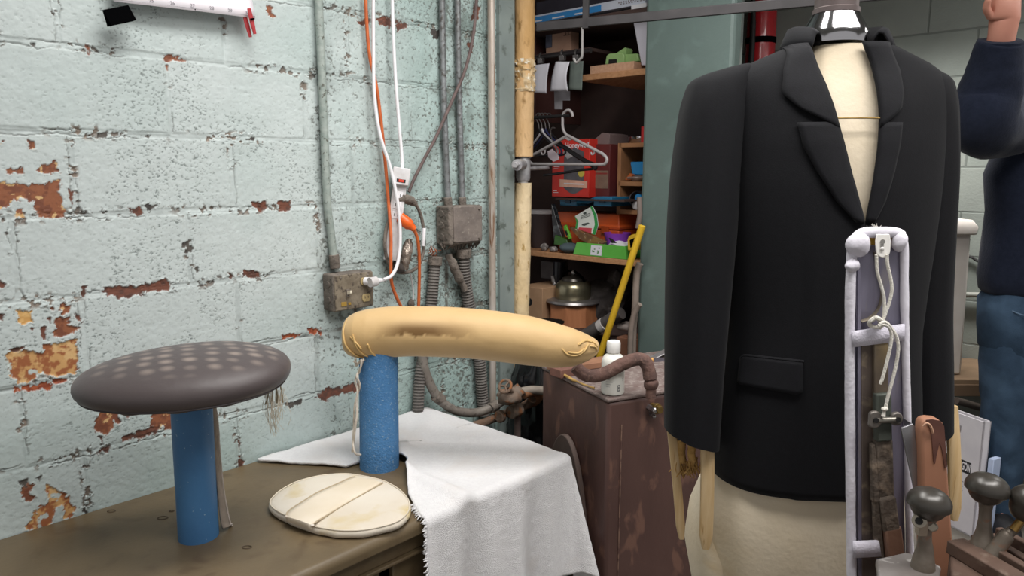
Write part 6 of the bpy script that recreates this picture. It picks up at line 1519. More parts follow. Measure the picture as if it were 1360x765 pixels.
for a_, t_ in ((LAN, LTO), (RAN, RTO)):
    q = MB(); q.tube([Vector((a_.x, a_.y + .05, .045)), Vector((a_.x, a_.y, .055)), lerp(a_, t_, .6) * Vector((1, 1, 0)) + UPV * .045, t_ * Vector((1, 1, 0)) + UPV * .035, t_ * Vector((1, 1, 0)) + Vector((0, -.04, .03))], [.038, .048, .048, .042, .02], 14); q.build('shoe', mat('black_shoe', '#1b1a1c', rough=.5), pn)
# ================================================================ closet shelving behind the wall end
TS = 2.65                        # front plane of the shelves
def cbox(mb, xl, yt, yb, xr, t, d, dz=0):
    """box facing the room; left edge seen at xl between yt and yb, right edge at xr; d = depth"""
    a_, b_, c = ont(xl, yb, t), ont(xl, yt, t), ont(xr, yb, t); o0, o1 = woff(a_), woff(c); z0, z1 = a_.z + dz, b_.z
    mb.box(W(t + d / 2, (o0 + o1) / 2, (z0 + z1) / 2), (abs(o1 - o0), d, z1 - z0), rz=WROT - PI / 2)
    return o0, o1, z0, z1
def oz(x, y, t): p = ont(x, y, t); return woff(p), p.z
RZ = WROT - PI / 2
m_sh = mat('shelf_pine_edge', '#b98a63', '#a67851', 9, rough=.7, stretch=(8, 1, 8)); m_shd = mat('closet_brown_board', '#4f3c37', '#42322e', 7, rough=.75)
zs_main = ont(705, 333, TS).z; zs_top = ont(816, 95, TS).z
oL, oR = -1.05, .40
cu = thing('closet_shelving', 'dark brown wooden closet shelving with pine edged shelves behind the yellow pole', 'shelving', W(TS + .2, -.3, 0))
q = MB(); q.box(W(TS + .24, (oL + oR) / 2, zs_main - .012), (oR - oL, .48, .024), rz=RZ); q.build('shelf_board', m_sh, cu, bevel=.002)
q = MB(); q.box(W(TS + .24, (oz(770, 98, TS)[0] + oR) / 2, zs_top - .012), (oR - oz(770, 98, TS)[0], .48, .026), rz=RZ); q.build('shelf_board', m_sh, cu, bevel=.002)
zt0 = ont(712, 34, TS).z
q = MB(); q.box(W(TS + .24, (oL + oR) / 2, zt0 - .012), (oR - oL, .48, .022), rz=RZ); q.build('top_shelf_board', m_shd, cu, bevel=.002)
zl0 = ont(762, 437, TS + .02).z
q = MB(); q.box(W(TS + .24, (oL + oR) / 2, zl0 - .012), (oR - oL, .48, .024), rz=RZ); q.build('lower_shelf_board', m_shd, cu, bevel=.002)
q = MB(); q.box(W(TS + .49, (oL + oR) / 2, 1.4), (oR - oL, .02, 2.8), rz=RZ); q.build('back_panel', m_shd, cu)
q = MB(); q.box(W(TS + .24, oL, 1.4), (.02, .5, 2.8), rz=RZ); q.build('side_panel', m_shd, cu)
q = MB(); q.box(W(TS + .24, oR + .01, 1.4), (.02, .5, 2.8), rz=RZ); q.build('side_panel', m_shd, cu)
q = MB(); o_, z_ = oz(736, 74, TS + .2); q.box(W(TS + .30, oz(724, 60, TS + .2)[0], (zt0 + zs_main) / 2 + .35), (.02, .36, .5), rz=RZ); q.build('divider', mat('maroon_board', '#5d3a35', '#4c2f2b', 8, rough=.7), cu)
# wooden cubby on the right
TCB = TS + .16
o0, _ = oz(821, 192, TCB); _, zc1 = oz(822, 190, TCB); _, zc2 = oz(822, 241, TCB); _, zc3 = oz(822, 278, TCB)
cb = thing('cubby_shelf', 'small open pine cubby of three shelves at the right of the closet', 'shelf', W(TCB + .15, (o0 + oR) / 2, zs_main), RZ)
m_pine = mat('pine_board', '#b07f58', '#9a6c48', 9, rough=.7)
q = MB(); q.box(W(TCB + .13, o0 + .008, (zs_main + zc1) / 2), (.018, .26, zc1 - zs_main), rz=RZ); q.build('side_board', m_pine, cb, bevel=.001)
for z in (zc1 - .010, zc2 - .010, zc3 - .010):
    q = MB(); q.box(W(TCB + .13, (o0 + oR) / 2 - .01, z), (oR - o0 - .03, .26, .020), rz=RZ); q.build('shelf', m_pine, cb, bevel=.001)
q = MB(); q.box(W(TCB + .255, (o0 + oR) / 2 - .01, (zs_main + zc1) / 2), (oR - o0 - .03, .008, zc1 - zs_main), rz=RZ); q.build('back_board', m_shd, cb)

def simple(name, mb, m, label, cat, **k): return tag(mb.build(name, m, **k), label, cat)
# top: long white and blue carton
q = MB(); o0_, o1_, z0, z1 = cbox(q, 700, 22.5, 33, 856, TS + .02, .16)
lb_ = thing('long_carton', 'long white carton with blue end lying on the top closet shelf', 'carton', W(TS + .1, (o0_ + o1_) / 2, z0), RZ)
q.build('carton_body', mat('white_blue_carton', '#d3d8e4', '#c6ccda', 12, rough=.6), lb_, bevel=.002)
q = MB(); ob_, _ = oz(799, 15, TS + .02); q.box(W(TS + .0185, (o0_ + ob_) / 2, (z0 + z1) / 2 - .004), (ob_ - o0_ - .004, .002, (z1 - z0) * .74), rz=RZ); q.build('blue_print', mat('carton_blue', '#2e86c8', rough=.55), lb_)
q = MB()
for i in range(12): q.box(W(TS + .0185, ob_ + .09 + i * .012, z0 + (z1 - z0) * .62), (.006, .001, .006), rz=RZ)
for i in range(9): q.box(W(TS + .0185, ob_ + .10 + i * .014, z0 + (z1 - z0) * .40), (.008, .001, .004), rz=RZ)
q.build('fine_print', mat('carton_grey_print', '#8c888c'), lb_)
q = MB()
for i in range(3): q.box(W(TS + .0175, o0_ + .06 + i * .13, z0 + (z1 - z0) * .22), (.07, .001, .006), rz=RZ)
q.build('white_print', mat('carton_white_print', '#e4e0e4'), lb_)
# small white carton right above it
q = MB(); cbox(q, 838, 7, 14, 858, TS + .0, .1); simple('small_carton', q, mat('white_carton2', '#dcdce0', rough=.6), 'small white box end beside the long carton on the top shelf next to the column', 'box', bevel=.002)
q = MB(); cbox(q, 712, 3, 21, 850, TS + .2, .12); simple('dark_carton', q, mat('dark_violet_carton', '#45414c', '#3a3640', 9, rough=.8), 'dark carton stacked behind the long white carton on the top closet shelf', 'carton', bevel=.003)
# kraft carton with arrows
q = MB(); o0_, o1_, z0, z1 = cbox(q, 725, 41, 73, 758, TS + .12, .06)
kc = thing('kraft_carton', 'kraft cardboard carton with printed arrows and a dark photo side above the clipped papers', 'carton', W(TS + .2, (o0_ + o1_) / 2, z0), RZ)
m_kraft = mat('kraft_board', '#c09a83', '#b38c76', 12, rough=.8)
q.build('carton_body', m_kraft, kc, bevel=.002)
q = MB(); op_, zp_ = oz(733, 63, TS + .119); q.box(W(TS + .1185, (o0_ + op_) / 2, (z1 + zp_) / 2), (op_ - o0_, .002, z1 - zp_), rz=RZ); q.build('photo_print', mat('bluish_photo', '#33374a', '#565c70', 30, rough=.5), kc)
q = MB(); 
for u in (.80, .90):
    oc_ = lerp(o0_, o1_, u); zc_ = lerp(z0, z1, .82); q.box(W(TS + .1185, oc_, zc_), (.005, .001, .03), rz=RZ); q.box(W(TS + .1185, oc_, zc_ + .014), (.014, .001, .005), rz=RZ)
q.box(W(TS + .1185, lerp(o0_, o1_, .85), lerp(z0, z1, .68)), (.04, .001, .003), rz=RZ)
q.build('arrow_print', mat('brown_print', '#6b4f42'), kc)
oc_, zc_ = oz(745, 76, TS + .2)
zpl = z0 - .006
q = MB(); q.box(W(TS + .24, (oL + oz(772, 80, TS)[0]) / 2, zpl - .006), (oz(772, 80, TS)[0] - oL, .36, .014), rz=RZ); q.build('upper_board', m_shd, cu)
# rod with clipped slips
tR = TS - .06
orA, zr_ = oz(700, 79, tR); orB, _ = oz(772, 74, tR)
rdm = MB(); rdm.cyl(W(tR, orA - .1, zr_), W(tR, orB + .05, zr_), .011, 12)
tag(rdm.build('clip_rod', mat('dark_rod2', '#2f2b2c', rough=.5, metal=.3)), 'dark rod across the closet front from which slips of paper hang in bulldog clips', 'rod')
m_clip = mat('bulldog_clip_steel', '#6f6c6b', rough=.3, metal=.8); m_slip = mat('white_slip_paper', '#d5d4dc', rough=.8); m_slipg = mat('grey_green_card', '#66706a', '#58625d', 20, rough=.8)
def slip(lbl, pts, m, t, curl=0.0):
    P = [ont(x, y, t) for x, y in pts]     # tl, tr, br, bl
    tp_ = (P[0] + P[1]) / 2
    s_ = thing('paper_slip', lbl, 'paper', (P[2] + P[3]) / 2, RZ)
    q = MB(); q.grid(lambda u, v: (P[0] * (1 - u) + P[1] * u) * (1 - v) + (P[3] * (1 - u) + P[2] * u) * v - TD * (curl * math.sin(PI * v) * (.5 + u) + .004 * math.sin(u * 5)), 8, 10); q.build('sheet', m, s_, solid=.0012)
    q = MB(); c = tp_ + UPV * .004; q.loft([[c + OUT * 0 + (W(0, 1, 0) - W(0, 0, 0)) * a + TD * b_ + UPV * z for a, b_, z in ((-w, -.006, 0), (w, -.006, 0), (w, .006, 0), (-w, .006, 0))] for w, z in ((.016, 0),)] + [[c + (W(0, 1, 0) - W(0, 0, 0)) * a + TD * b_ + UPV * .022 for a, b_ in ((-.012, -.012), (.012, -.012), (.012, .012), (-.012, .012))]], True); q.build('clip_jaw', m_clip, s_, bevel=.001)
    q = MB(); q.tube(spline([c + UPV * .012, c + UPV * .03 - TD * .012, c + UPV * .045], 4), .004, 8); q.build('clip_lever', m_clip, s_)
slip('white paper slip in a clip hanging nearest the yellow pole', [(708, 87), (729, 84), (725, 124), (708, 123)], m_slip, tR - .02, .004)
slip('curled white paper slip in a clip hanging between another slip and the green-grey card', [(738, 82), (756, 82), (754, 121), (731, 121)], m_slip, tR - .03, .012)
slip('green-grey card in a clip hanging rightmost on the closet rod', [(757, 82), (774, 81), (772, 120), (755, 119)], m_slipg, tR - .01, .0)
q = MB(); q.prism([ont(x, y, tR + .03) for x, y in [(736, 121), (757, 121), (757, 133.5), (747, 133.5), (747, 145), (736.5, 145)]], TD * .001)
for yy in (126, 130): pass
simple('paper_tag', q, mat('grey_tag_paper', '#8f8c90', '#7f7c80', 20, rough=.8), 'grey stepped paper tag hanging below the clipped slips', 'tag')
# green plastic holder on a light wood frame, top shelf
ow0, zw0 = oz(782, 99, TS + .04)
q = MB(); zz0 = zs_top + .001
oA, oB = oz(780, 98, TS)[0], oz(838, 90, TS)[0]
wf = thing('wood_tray', 'light wooden tray lying on the upper pine shelf under the green plastic case', 'tray', W(TS + .1, (oA + oB) / 2, zz0), RZ)
m_lw = mat('light_wood', '#c9a184', '#bb9174', 10, rough=.7, stretch=(8, 1, 8))
for (ta_, tb_2) in ((TS + .02, TS + .035), (TS + .20, TS + .215)):
    q = MB(); q.box(W((ta_ + tb_2) / 2, (oA + oB) / 2, zz0 + .018), (oB - oA, tb_2 - ta_, .036), rz=RZ); q.build('rail', m_lw, wf, bevel=.001)
for o_ in (oA + .008, oB - .012):
    q = MB(); q.box(W(TS + .118, o_, zz0 + .018), (.018, .165, .036), rz=RZ); q.build('end_board', m_lw, wf, bevel=.001)
q = MB(); q.box(W(TS + .118, (oA + oB) / 2, zz0 + .004), (oB - oA - .02, .165, .008), rz=RZ); q.build('tray_base', m_lw, wf)
m_gp = mat('pale_green_plastic', '#9dbf7d', '#92b573', 8, rough=.4)
tg_ = TS + .07
def P7(x, y, d=0.0): return ont(x, y, tg_ + d)
gc = thing('tape_case', 'pale green plastic case with a dark window lying on the wooden tray', 'case', W(TS + .12, (oA + oB) / 2 + .03, zz0 + .036))
q = MB(); of_, zb7 = oz(806, 88, tg_)
pts = [(803, 86), (805, 74), (809, 71), (827, 70), (829, 74), (828, 85)]
q.prism([P7(x, y) for x, y in pts], TD * .11); q.build('case_body', m_gp, gc, bevel=.005, bseg=3)
q = MB(); q.prism([P7(x, y, .02) for x, y in [(828, 85), (829, 72), (846, 71), (849, 81)]], TD * .09); q.build('case_wing', m_gp, gc, bevel=.004)
q = MB(); q.prism([P7(x, y, .03) for x, y in [(816, 72), (830, 63), (832, 65), (831, 71)]], TD * .05); q.build('case_flap', m_gp, gc, bevel=.002)
q = MB(); q.prism([P7(x, y, -.002) for x, y in [(808, 85), (808.5, 79), (819, 78.5), (819, 84.5)]], TD * .004); q.build('case_window', m_slot, gc)
# white tapered bin
q = MB(); tW = TS + .06
q.loft([[ont(x, y, tW + d) for x, y, d in ((xa, y1, 0), (xb, y1, 0), (xb, y1, .16), (xa, y1, .16))] for xa, xb, y1 in ((852, 872, 87), (841, 872, 27))], True)
simple('white_bucket', q, mat('white_bucket_plastic', '#d2d0dc', rough=.5), 'white tapered plastic bucket on the upper pine shelf against the column', 'bucket', bevel=.003)
# ---- hangers
m_hg = mat('grey_hanger_plastic', '#a19c9c', rough=.45); m_wire = mat('hanger_wire', '#77716f', rough=.35, metal=.7)
tH = TS - .16
HP_ = lambda x, y, d=0.0: ont(x, y, tH + d)
oh, zh = oz(758, 158, tH)
rod2 = MB(); orr, zrr = oz(752, 160, tH); rod2.cyl(W(tH - .0, -1.0, zrr + .055) + UPV * 0, W(tH, -1.0, zrr + .055) + UPV * 0 + TD * .001, .001, 4)
hk = thing('clothes_hanger', 'pale grey plastic clothes hanger hanging foremost in the closet', 'hanger', HP_(756, 219))
q = MB(); q.tube(spline([HP_(x, y) for x, y in [(760.5, 155), (759.5, 150), (756, 146.5), (751.5, 147.5), (748, 152), (747.2, 160), (747.6, 170), (750, 176), (754, 181)]], 6), .0062, 10); q.build('hook', m_hg, hk)
q = MB(); q.tube(spline([HP_(x, y) for x, y in [(754, 180), (790, 199), (801, 205), (806, 211.5), (804, 217), (797, 218.5), (760, 218.3), (712, 218), (706, 217), (702, 213), (704, 208), (715, 202), (754, 180)]], 6), .0068, 10); q.build('hanger_frame', m_hg, hk)
q = MB(); q.prism([HP_(x, y, -.004) for x, y in [(748, 183), (754, 178), (762, 184), (755, 187)]], TD * .009); q.build('neck_web', m_hg, hk, bevel=.001)
q = MB()
for x in (720.5, 786.5): q.tube(spline([HP_(x + dx, y) for dx, y in ((3, 196.5), (3.2, 201), (2, 204.5), (-.5, 205), (-1.5, 202))], 5), .0036, 8)
q.build('strap_hook', m_hg, hk)
def wire_hanger(lbl, dx, dt, mcol):
    t = thing('wire_hanger', lbl, 'hanger', ont(720 + dx, 205, tH + dt))
    Q_ = lambda x, y: ont(x + dx, y, tH + dt)
    q = MB(); q.tube(spline([Q_(x, y) for x, y in [(719, 156), (717, 151), (713, 151.5), (712, 157), (715, 164), (716, 172)]], 5), .0026, 8); q.build('hook', m_wire, t)
    q = MB(); q.tube(spline([Q_(x, y) for x, y in [(716, 171), (712, 180), (703, 192), (697, 200), (700, 206), (716, 206), (733, 206), (737, 201), (731, 190), (719, 178), (716, 171)]], 5), .0045, 8); q.build('frame', mcol, t)
m_bkh = mat('black_hanger', '#1c1a1c', rough=.4); m_blh = mat('navy_hanger', '#272c52', rough=.4)
wire_hanger('black hanger with wire hook leftmost in the bunch beside the yellow pole', 0, .06, m_bkh)
wire_hanger('white hanger with wire hook second in the bunch beside the yellow pole', 4, .10, mat('white_hanger', '#c6c4c8', rough=.4))
wire_hanger('navy blue hanger with wire hook third in the bunch beside the yellow pole', 9, .14, m_blh)
wire_hanger('charcoal hanger with wire hook fourth in the bunch beside the yellow pole', 14, .18, m_bkh)
bh = thing('clothes_hanger', 'black plastic hanger tilted in front of the red heater carton', 'hanger', ont(760, 225, tH + .08))
q = MB(); q.tube(spline([ont(x, y, tH + .08) for x, y in [(738, 190), (752, 197), (766, 207), (785, 218), (790, 220), (788, 224), (770, 226), (752, 229), (722, 233)]], 6), [.010] * 18 + [.012] * 12 + [.006] * 19, 10); q.build('hanger_frame', m_bkh, bh)
q = MB(); q.tube(spline([ont(x, y, tH + .08) for x, y in [(738, 190), (733, 185), (731, 176), (733, 170), (737, 170)]], 5), .003, 8); q.build('hook', m_wire, bh)
q = MB(); pts = [(727, 201), (733, 198), (741, 206), (742, 212), (735, 215), (728, 209)]; q.prism([ont(x, y, tH + .05) for x, y in pts], TD * .004); simple('hanger_pad', q, mat('pale_pink_pad', '#c9bcc2', rough=.7), 'small pale pad dangling behind the grey hanger near the pole', 'tag', bevel=.001)
# hidden hanging rod for the hangers
hr = MB(); zrod = ont(755, 149, tH).z - .002; hr.cyl(W(tH, -1.03, zrod - .012), W(tH, woff(ont(756, 152, tH)), zrod - .012), .007, 12)
tag(hr.build('hanging_bar', mat('black_rod', '#121011', rough=.7)), 'thin black bar in the shade that the hanger hooks hang on', 'rod')
# ---- heater carton
tB = TS + .10
q = MB(); o0_, o1_, z0, z1 = cbox(q, 733, 186, 261, 782, tB, .14)
hc_ = thing('heater_carton', 'bright red heater carton with a dark heater pictured on it standing over the orange toolbox', 'carton', W(tB + .1, (o0_ + o1_) / 2, z0), RZ)
q.build('carton_body', mat('carton_red', '#d8372b', '#cc3027', 10, rough=.5), hc_, bevel=.002)
ez = Vector((0, 0, 1)); ex = (W(0, 1, 0) - W(0, 0, 0)).normalized()
def fc(u, v, d=.0): return W(tB - d, lerp(o0_, o1_, u), lerp(z0, z1, v))
wB, hB = o1_ - o0_, z1 - z0
q = MB(); pl = [fc(.33, .70, .001), fc(.33, .16, .001)] + [fc(.33 + .52 * (i / 10), .16 - .10 * math.sin(PI * i / 10), .001) for i in range(1, 10)] + [fc(.86, .16, .001), fc(.86, .78, .001), fc(.62, .86, .001), fc(.42, .80, .001)]
q.prism(pl, TD * .0005); q.build('heater_picture', mat('heater_grey_print', '#4a464c', '#5f5b60', 20, rough=.4), hc_)
q = MB(); q.prism([fc(.30, .78, .0018), fc(.42, .66, .0018), fc(.60, .72, .0018), fc(.60, .80, .0018), fc(.45, .88, .0018)], TD * .0005); q.build('grille_picture', mat('pale_grille_print', '#b8b3b4', '#8f8a8c', 60, rough=.5), hc_)
q = MB(); q.prism([fc(.22, .18, .0022), fc(.96, .16, .0022), fc(.96, .28, .0022), fc(.22, .31, .0022)], TD * .0005); q.build('pale_banner', mat('pale_orange_print', '#e7b7a0', '#dba48d', 20, rough=.5), hc_)
q = MB(); c = fc(.80, .42, .0022); q.prism([c + ex * (.019 * math.cos(a)) + ez * (.019 * math.sin(a)) for a in [2 * PI * i / 24 for i in range(24)]], TD * .0005); q.build('yellow_seal', mat('yellow_seal', '#c9b54a', rough=.5), hc_)
m_wp = mat('carton_white_print', '#e4e0e4')
text('Honeywell', 'brand_lettering', m_wp, hc_, fc(.67, .895, .002), ex, ez, .033, bold=True)
q = MB()
for i, w_ in enumerate((.10, .16, .12)): q.prism([fc(.05, .56 - i * .035, .001), fc(.05 + w_, .56 - i * .035, .001), fc(.05 + w_, .57 - i * .035, .001), fc(.05, .57 - i * .035, .001)], TD * .0004)
for i, w_ in enumerate((.10, .14)): q.prism([fc(.04, .10 - i * .03, .001), fc(.04 + w_, .10 - i * .03, .001), fc(.04 + w_, .11 - i * .03, .001), fc(.04, .11 - i * .03, .001)], TD * .0004)
for i in range(1): q.prism([fc(.34, .225, .003), fc(.88, .215, .003), fc(.88, .235, .003), fc(.34, .245, .003)], TD * .0004)
q.build('small_print', m_wp, hc_)
# dark red carton beside it
q = MB(); o2, o3, z2, z3 = cbox(q, 783, 192, 261, 809, tB + .05, .12)
dc = thing('red_brown_carton', 'dark red carton with kraft label panel beside the bright red heater carton', 'carton', W(tB + .15, (o2 + o3) / 2, z2), RZ)
q.build('carton_body', mat('dark_red_carton', '#6d2c2a', '#5d2726', 10, rough=.6), dc, bevel=.002)
q = MB(); q.prism([W(tB + .0485, lerp(o2, o3, a), lerp(z2, z3, b_)) for a, b_ in ((.04, .16), (.94, .16), (.94, .50), (.04, .50))], TD * .001); q.build('kraft_panel', mat('kraft_dull', '#87705f', '#7b6556', 20, rough=.8), dc)
q = MB(); q.prism([W(tB + .048, lerp(o2, o3, a), lerp(z2, z3, b_)) for a, b_ in ((.30, .43), (.90, .43), (.90, .46), (.30, .46))], TD * .0006); q.build('print_line', mat('dark_red_print', '#8a3a34'), dc)
q = MB(); q.prism([ont(x, y, tB + .06) for x, y in [(782, 191), (800, 176), (810, 178), (809, 192)]], TD * .15); simple('folded_card', q, mat('dusky_pink_card', '#7d6a68', rough=.8), 'dusky folded card lying over the dark red carton', 'card', bevel=.002)
# board carrying cartons, blue cases under it
zbd = z0 - .004
q = MB(); q.box(W(TS + .26, (oz(730, 262, TS)[0] + oz(815, 262, TS)[0]) / 2, zbd - .005), (oz(818, 262, TS)[0] - oz(726, 262, TS)[0], .40, .008), rz=RZ); q.build('upper_board', m_shd, cu)
m_bl = mat('blue_case_plastic', '#2e7ea8', '#28739b', 10, rough=.4)
def case(lbl, xl, yt, yb, xr, t, d):
    q = MB(); a, b_, c, e = cbox(q, xl, yt, yb, xr, t, d); s_ = thing('small_tool_case', lbl, 'tool case', W(t + d / 2, (a + b_) / 2, c), RZ); q.build('case_body', m_bl, s_, bevel=.004)
    q = MB(); q.box(W(t - .002, (a + b_) / 2, (c + e) / 2 + .002), (.03, .006, .014), rz=RZ); q.build('latch', mat('dark_blue_latch', '#1b4766', rough=.4), s_, bevel=.001)
    q = MB(); q.box(W(t - .0, (a + b_) / 2, (c + e) / 2 + .004), (b_ - a + .002, .004, .003), rz=RZ); q.build('lid_seam', mat('dark_blue_latch', '#1b4766'), s_)
case('flat blue plastic tool case under the red heater carton, left of the pair', 743.5, 263, 273, 766, TS + .10, .18)
case('flat blue plastic tool case under the dark red carton, right of the pair', 788, 261, 273.5, 812, TS + .08, .18)
q = MB(); q.tube(spline([ont(x, y, TS + .11) for x, y in [(764, 266), (772, 268), (780, 268), (789, 265)]], 4), [.012] * 4 + [.007] * 4 + [.010] * 5, 8); tag(q.build('blue_tool', m_bl), 'blue plastic tool lying between the two flat blue cases', 'tool')
# orange toolbox
tO = TS + .14
q = MB(); a, b_, c, e = cbox(q, 737, 281, 318, 822, tO, .22, 0); 
c = zs_main + .0
tbx = thing('toolbox', 'orange plastic toolbox standing at the back of the main closet shelf', 'toolbox', W(tO + .1, (a + b_) / 2, zs_main), RZ)
m_to = mat('orange_toolbox_plastic', '#d9602b', '#cc5724', 10, rough=.45)
q = MB(); zsplit = lerp(c, e, .60)
q.loft([[W(tO + y_, x_, z) for x_, y_ in ((a + i_, i_), (b_ - i_, i_), (b_ - i_, .22 - i_), (a + i_, .22 - i_))] for z, i_ in ((c, .012), (zsplit, .004))], True); q.build('toolbox_body', m_to, tbx, bevel=.005)
q = MB(); q.loft([[W(tO + y_, x_, z) for x_, y_ in ((a + i_, i_), (b_ - i_, i_), (b_ - i_, .22 - i_), (a + i_, .22 - i_))] for z, i_ in ((zsplit + .003, .0), (zsplit + .018, -.003), (zsplit + .022, .002), (e, .010))], True); q.build('toolbox_lid', m_to, tbx, bevel=.005)
for u in (.2, .8):
    q = MB(); q.box(W(tO - .004, lerp(a, b_, u), zsplit), (.04, .01, .035), rz=RZ); q.build('latch', mat('orange_dark', '#a94519', rough=.5), tbx, bevel=.002)
# ---- loose goods on the main shelf
q = MB(); tw_ = TS + .06; a_, b2_ = oz(708, 278, tw_), oz(729, 331, tw_)
cx_ = (a_[0] + b2_[0]) / 2 - .075; rr_ = (b2_[0] - a_[0]) / 2 + .02
wb = thing('waste_basket', 'dark brown round waste basket with white rim standing on the closet shelf beside the pole', 'basket', W(tw_ + .1, cx_, zs_main))
zt_ = ont(720, 281, tw_ + .05).z
q = MB(); q.lathe([(rr_ * .78, zs_main + .001), (rr_ * .96, zt_ - .012)], W(tw_ + .1, cx_, 0), seg=36); q.build('basket_body', mat('dark_brown_basket', '#3a2c2b', rough=.6), wb)
q = MB(); q.lathe([(rr_ * .94, zt_ - .014), (rr_ * 1.02, zt_ - .012), (rr_ * 1.02, zt_ + .006), (rr_ * .94, zt_ + .006)], W(tw_ + .1, cx_, 0), seg=36); q.build('basket_rim', mat('rim_grey_white', '#b5b0b0', rough=.5), wb)
def lump(name, lbl, cat, x, y, t, rad, m, jit=.004, fq=50, seg=20, rot=None, lift=True):
    p = ont(x, y, t); q = MB(); c = Vector((p.x, p.y, zs_main + rad[2] if lift else p.z)); q.ell(c, rad, seg, 12, M=rot if rot else Matrix.Rotation(RZ, 3, 'Z')); q.jitter(jit, fq); return tag(q.build(name, m), lbl, cat)
m_fg = mat('grey_pebbled', '#7b7472', '#4f4846', 60, rough=.8, c3='#a19a96', scale3=90, thr3=(.5, .6))
lump('grey_figurine', 'small speckled grey ornament on the shelf beside the waste basket', 'ornament', 723, 326, TS + .03, (.020, .018, .020), m_fg)
lump('grey_figurine', 'smaller speckled grey ornament between the first ornament and the teal cloth', 'ornament', 735, 327, TS + .03, (.024, .018, .014), m_fg)
lump('folded_cloth', 'folded grey teal cloth lying on the shelf left of the green tray', 'cloth', 757, 326, TS + .05, (.052, .05, .024), mat('teal_grey_cloth', '#4f5d62', '#434f54', 9, rough=.9), .006, 25)
q = MB(); tk = TS + .05; P8 = lambda x, y, d=0: ont(x, y, tk + d)
q.prism([P8(x, y) for x, y in [(736, 326), (733, 297), (732, 270), (735, 279), (740, 296), (745, 312), (750, 325)]], TD * .03); simple('black_pouch', q, mat('black_glossy_pouch', '#26272a', '#54585a', 25, rough=.25, thr=(.5, .6)), 'black glossy pointed pouch standing between waste basket and green clamp', 'pouch', bevel=.003)
q = MB(); q.prism([P8(x, y, -.01) for x, y in [(735, 325), (737, 312), (752, 318), (756, 327)]], TD * .04); simple('green_packet', q, mat('dark_green_packet', '#3d6b2c', '#2f5522', 25, rough=.4), 'dark green packet lying in front of the black pouch', 'packet', bevel=.003)
q = MB(); q.prism([P8(x, y, -.02) for x, y in [(748, 301), (751, 298.5), (755, 308), (758, 317), (755, 318), (751, 310)]], TD * .012)
gk = thing('spring_clamp', 'bright green plastic clamp leaning against the black pouch', 'clamp', P8(756, 322)); q.build('clamp_arm', mat('bright_green_plastic', '#5fae2c', rough=.4), gk, bevel=.002)
q = MB(); q.prism([P8(x, y, -.022) for x, y in [(750, 307), (752, 306), (754, 312), (752, 313)]], TD * .003); q.build('clamp_slot', m_slot, gk)
# seed packet
tp2 = TS + .045; P9 = lambda x, y, d=0.0: ont(x, y, tp2 + d)
sp_ = thing('seed_packet', 'white and green printed seed packet with red band leaning on the orange toolbox', 'packet', P9(780, 312))
q = MB(); q.prism([P9(x, y) for x, y in [(763, 287), (786, 273.5), (792, 285), (794, 299), (790, 312), (766, 304), (768, 294)]], TD * .008); q.build('packet_body', mat('packet_white', '#dfe4dd', rough=.4), sp_, bevel=.002)
q = MB(); q.prism([P9(x, y, -.001) for x, y in [(786, 273.5), (792, 285), (794, 299), (790, 312), (786.5, 311), (790, 298), (788.5, 286), (784, 275)]], TD * .001); q.prism([P9(x, y, -.001) for x, y in [(763, 287), (768, 294), (766, 304), (764, 303.5), (765.5, 294)]], TD * .001); q.build('green_edge', mat('packet_green', '#2f9a4a', rough=.4), sp_)
q = MB(); q.prism([P9(x, y, -.001) for x, y in [(769, 302), (786, 303), (785, 310), (768, 304.5)]], TD * .001); q.build('red_band', mat('packet_red', '#cc4552', rough=.4), sp_)
q = MB(); q.prism([P9(x, y, -.001) for x, y in [(772, 299), (774, 297), (781, 295.5), (783, 297), (776, 300)]], TD * .001); q.prism([P9(x, y, -.001) for x, y in [(774, 283), (778, 281), (779, 283.5), (775.5, 285)]], TD * .001)
for i in range(3): q.prism([P9(x, y, -.001) for x, y in [(771, 287 + i * 1.7), (784, 282.5 + i * 1.7), (784, 283.2 + i * 1.7), (771, 287.7 + i * 1.7)]], TD * .0008)
q.build('dark_print', mat('packet_dark_print', '#4c5550', rough=.5), sp_)
# brown sheets leaning
q = MB(); q.prism([ont(x, y, TS + .03) for x, y in [(756, 302), (759, 302), (803, 321), (800, 325), (782, 324), (770, 318)]], TD * .02); simple('leaflet_stack', q, mat('brown_leaflets', '#6b4d33', '#8a6a3a', 30, rough=.6, thr=(.45, .6), c3='#c8bda8', scale3=50, thr3=(.62, .66)), 'brown printed leaflets sliding down in front of the seed packet', 'leaflets', bevel=.001)
# green tray with label
tG = TS + .005
o4, z4 = oz(761, 336, tG); o5, z5 = oz(832, 336, tG)
gt = thing('plastic_tray', 'green plastic tray with a white label on the front of the closet shelf', 'tray', W(tG + .07, (o4 + o5) / 2, zs_main), RZ)
hT = ont(765, 322, tG).z - zs_main
m_gr = mat('leaf_green_plastic', '#63b64a', '#58a841', 10, rough=.35)
q = MB(); q.loft([[W(tG + y_, x_, zs_main + z) for x_, y_ in ((o4 + i_, i_ * .5), (o5 - i_, i_ * .5), (o5 - i_, .14 - i_), (o4 + i_, .14 - i_))] for z, i_ in ((.001, 0), (hT, .014), (hT, .020), (.012, .018))], True); q.build('tray_body', m_gr, gt, bevel=.002)
q = MB(); q.prism([W(tG - .0005 + .0, lerp(o4, o5, u), zs_main + hT * v) + TD * (.007 * v) - TD * .0015 for u, v in ((.34, .12), (.55, .12), (.55, .88), (.34, .88))], TD * .0006); lb2 = q.build('white_label', m_slip, gt)
q = MB()
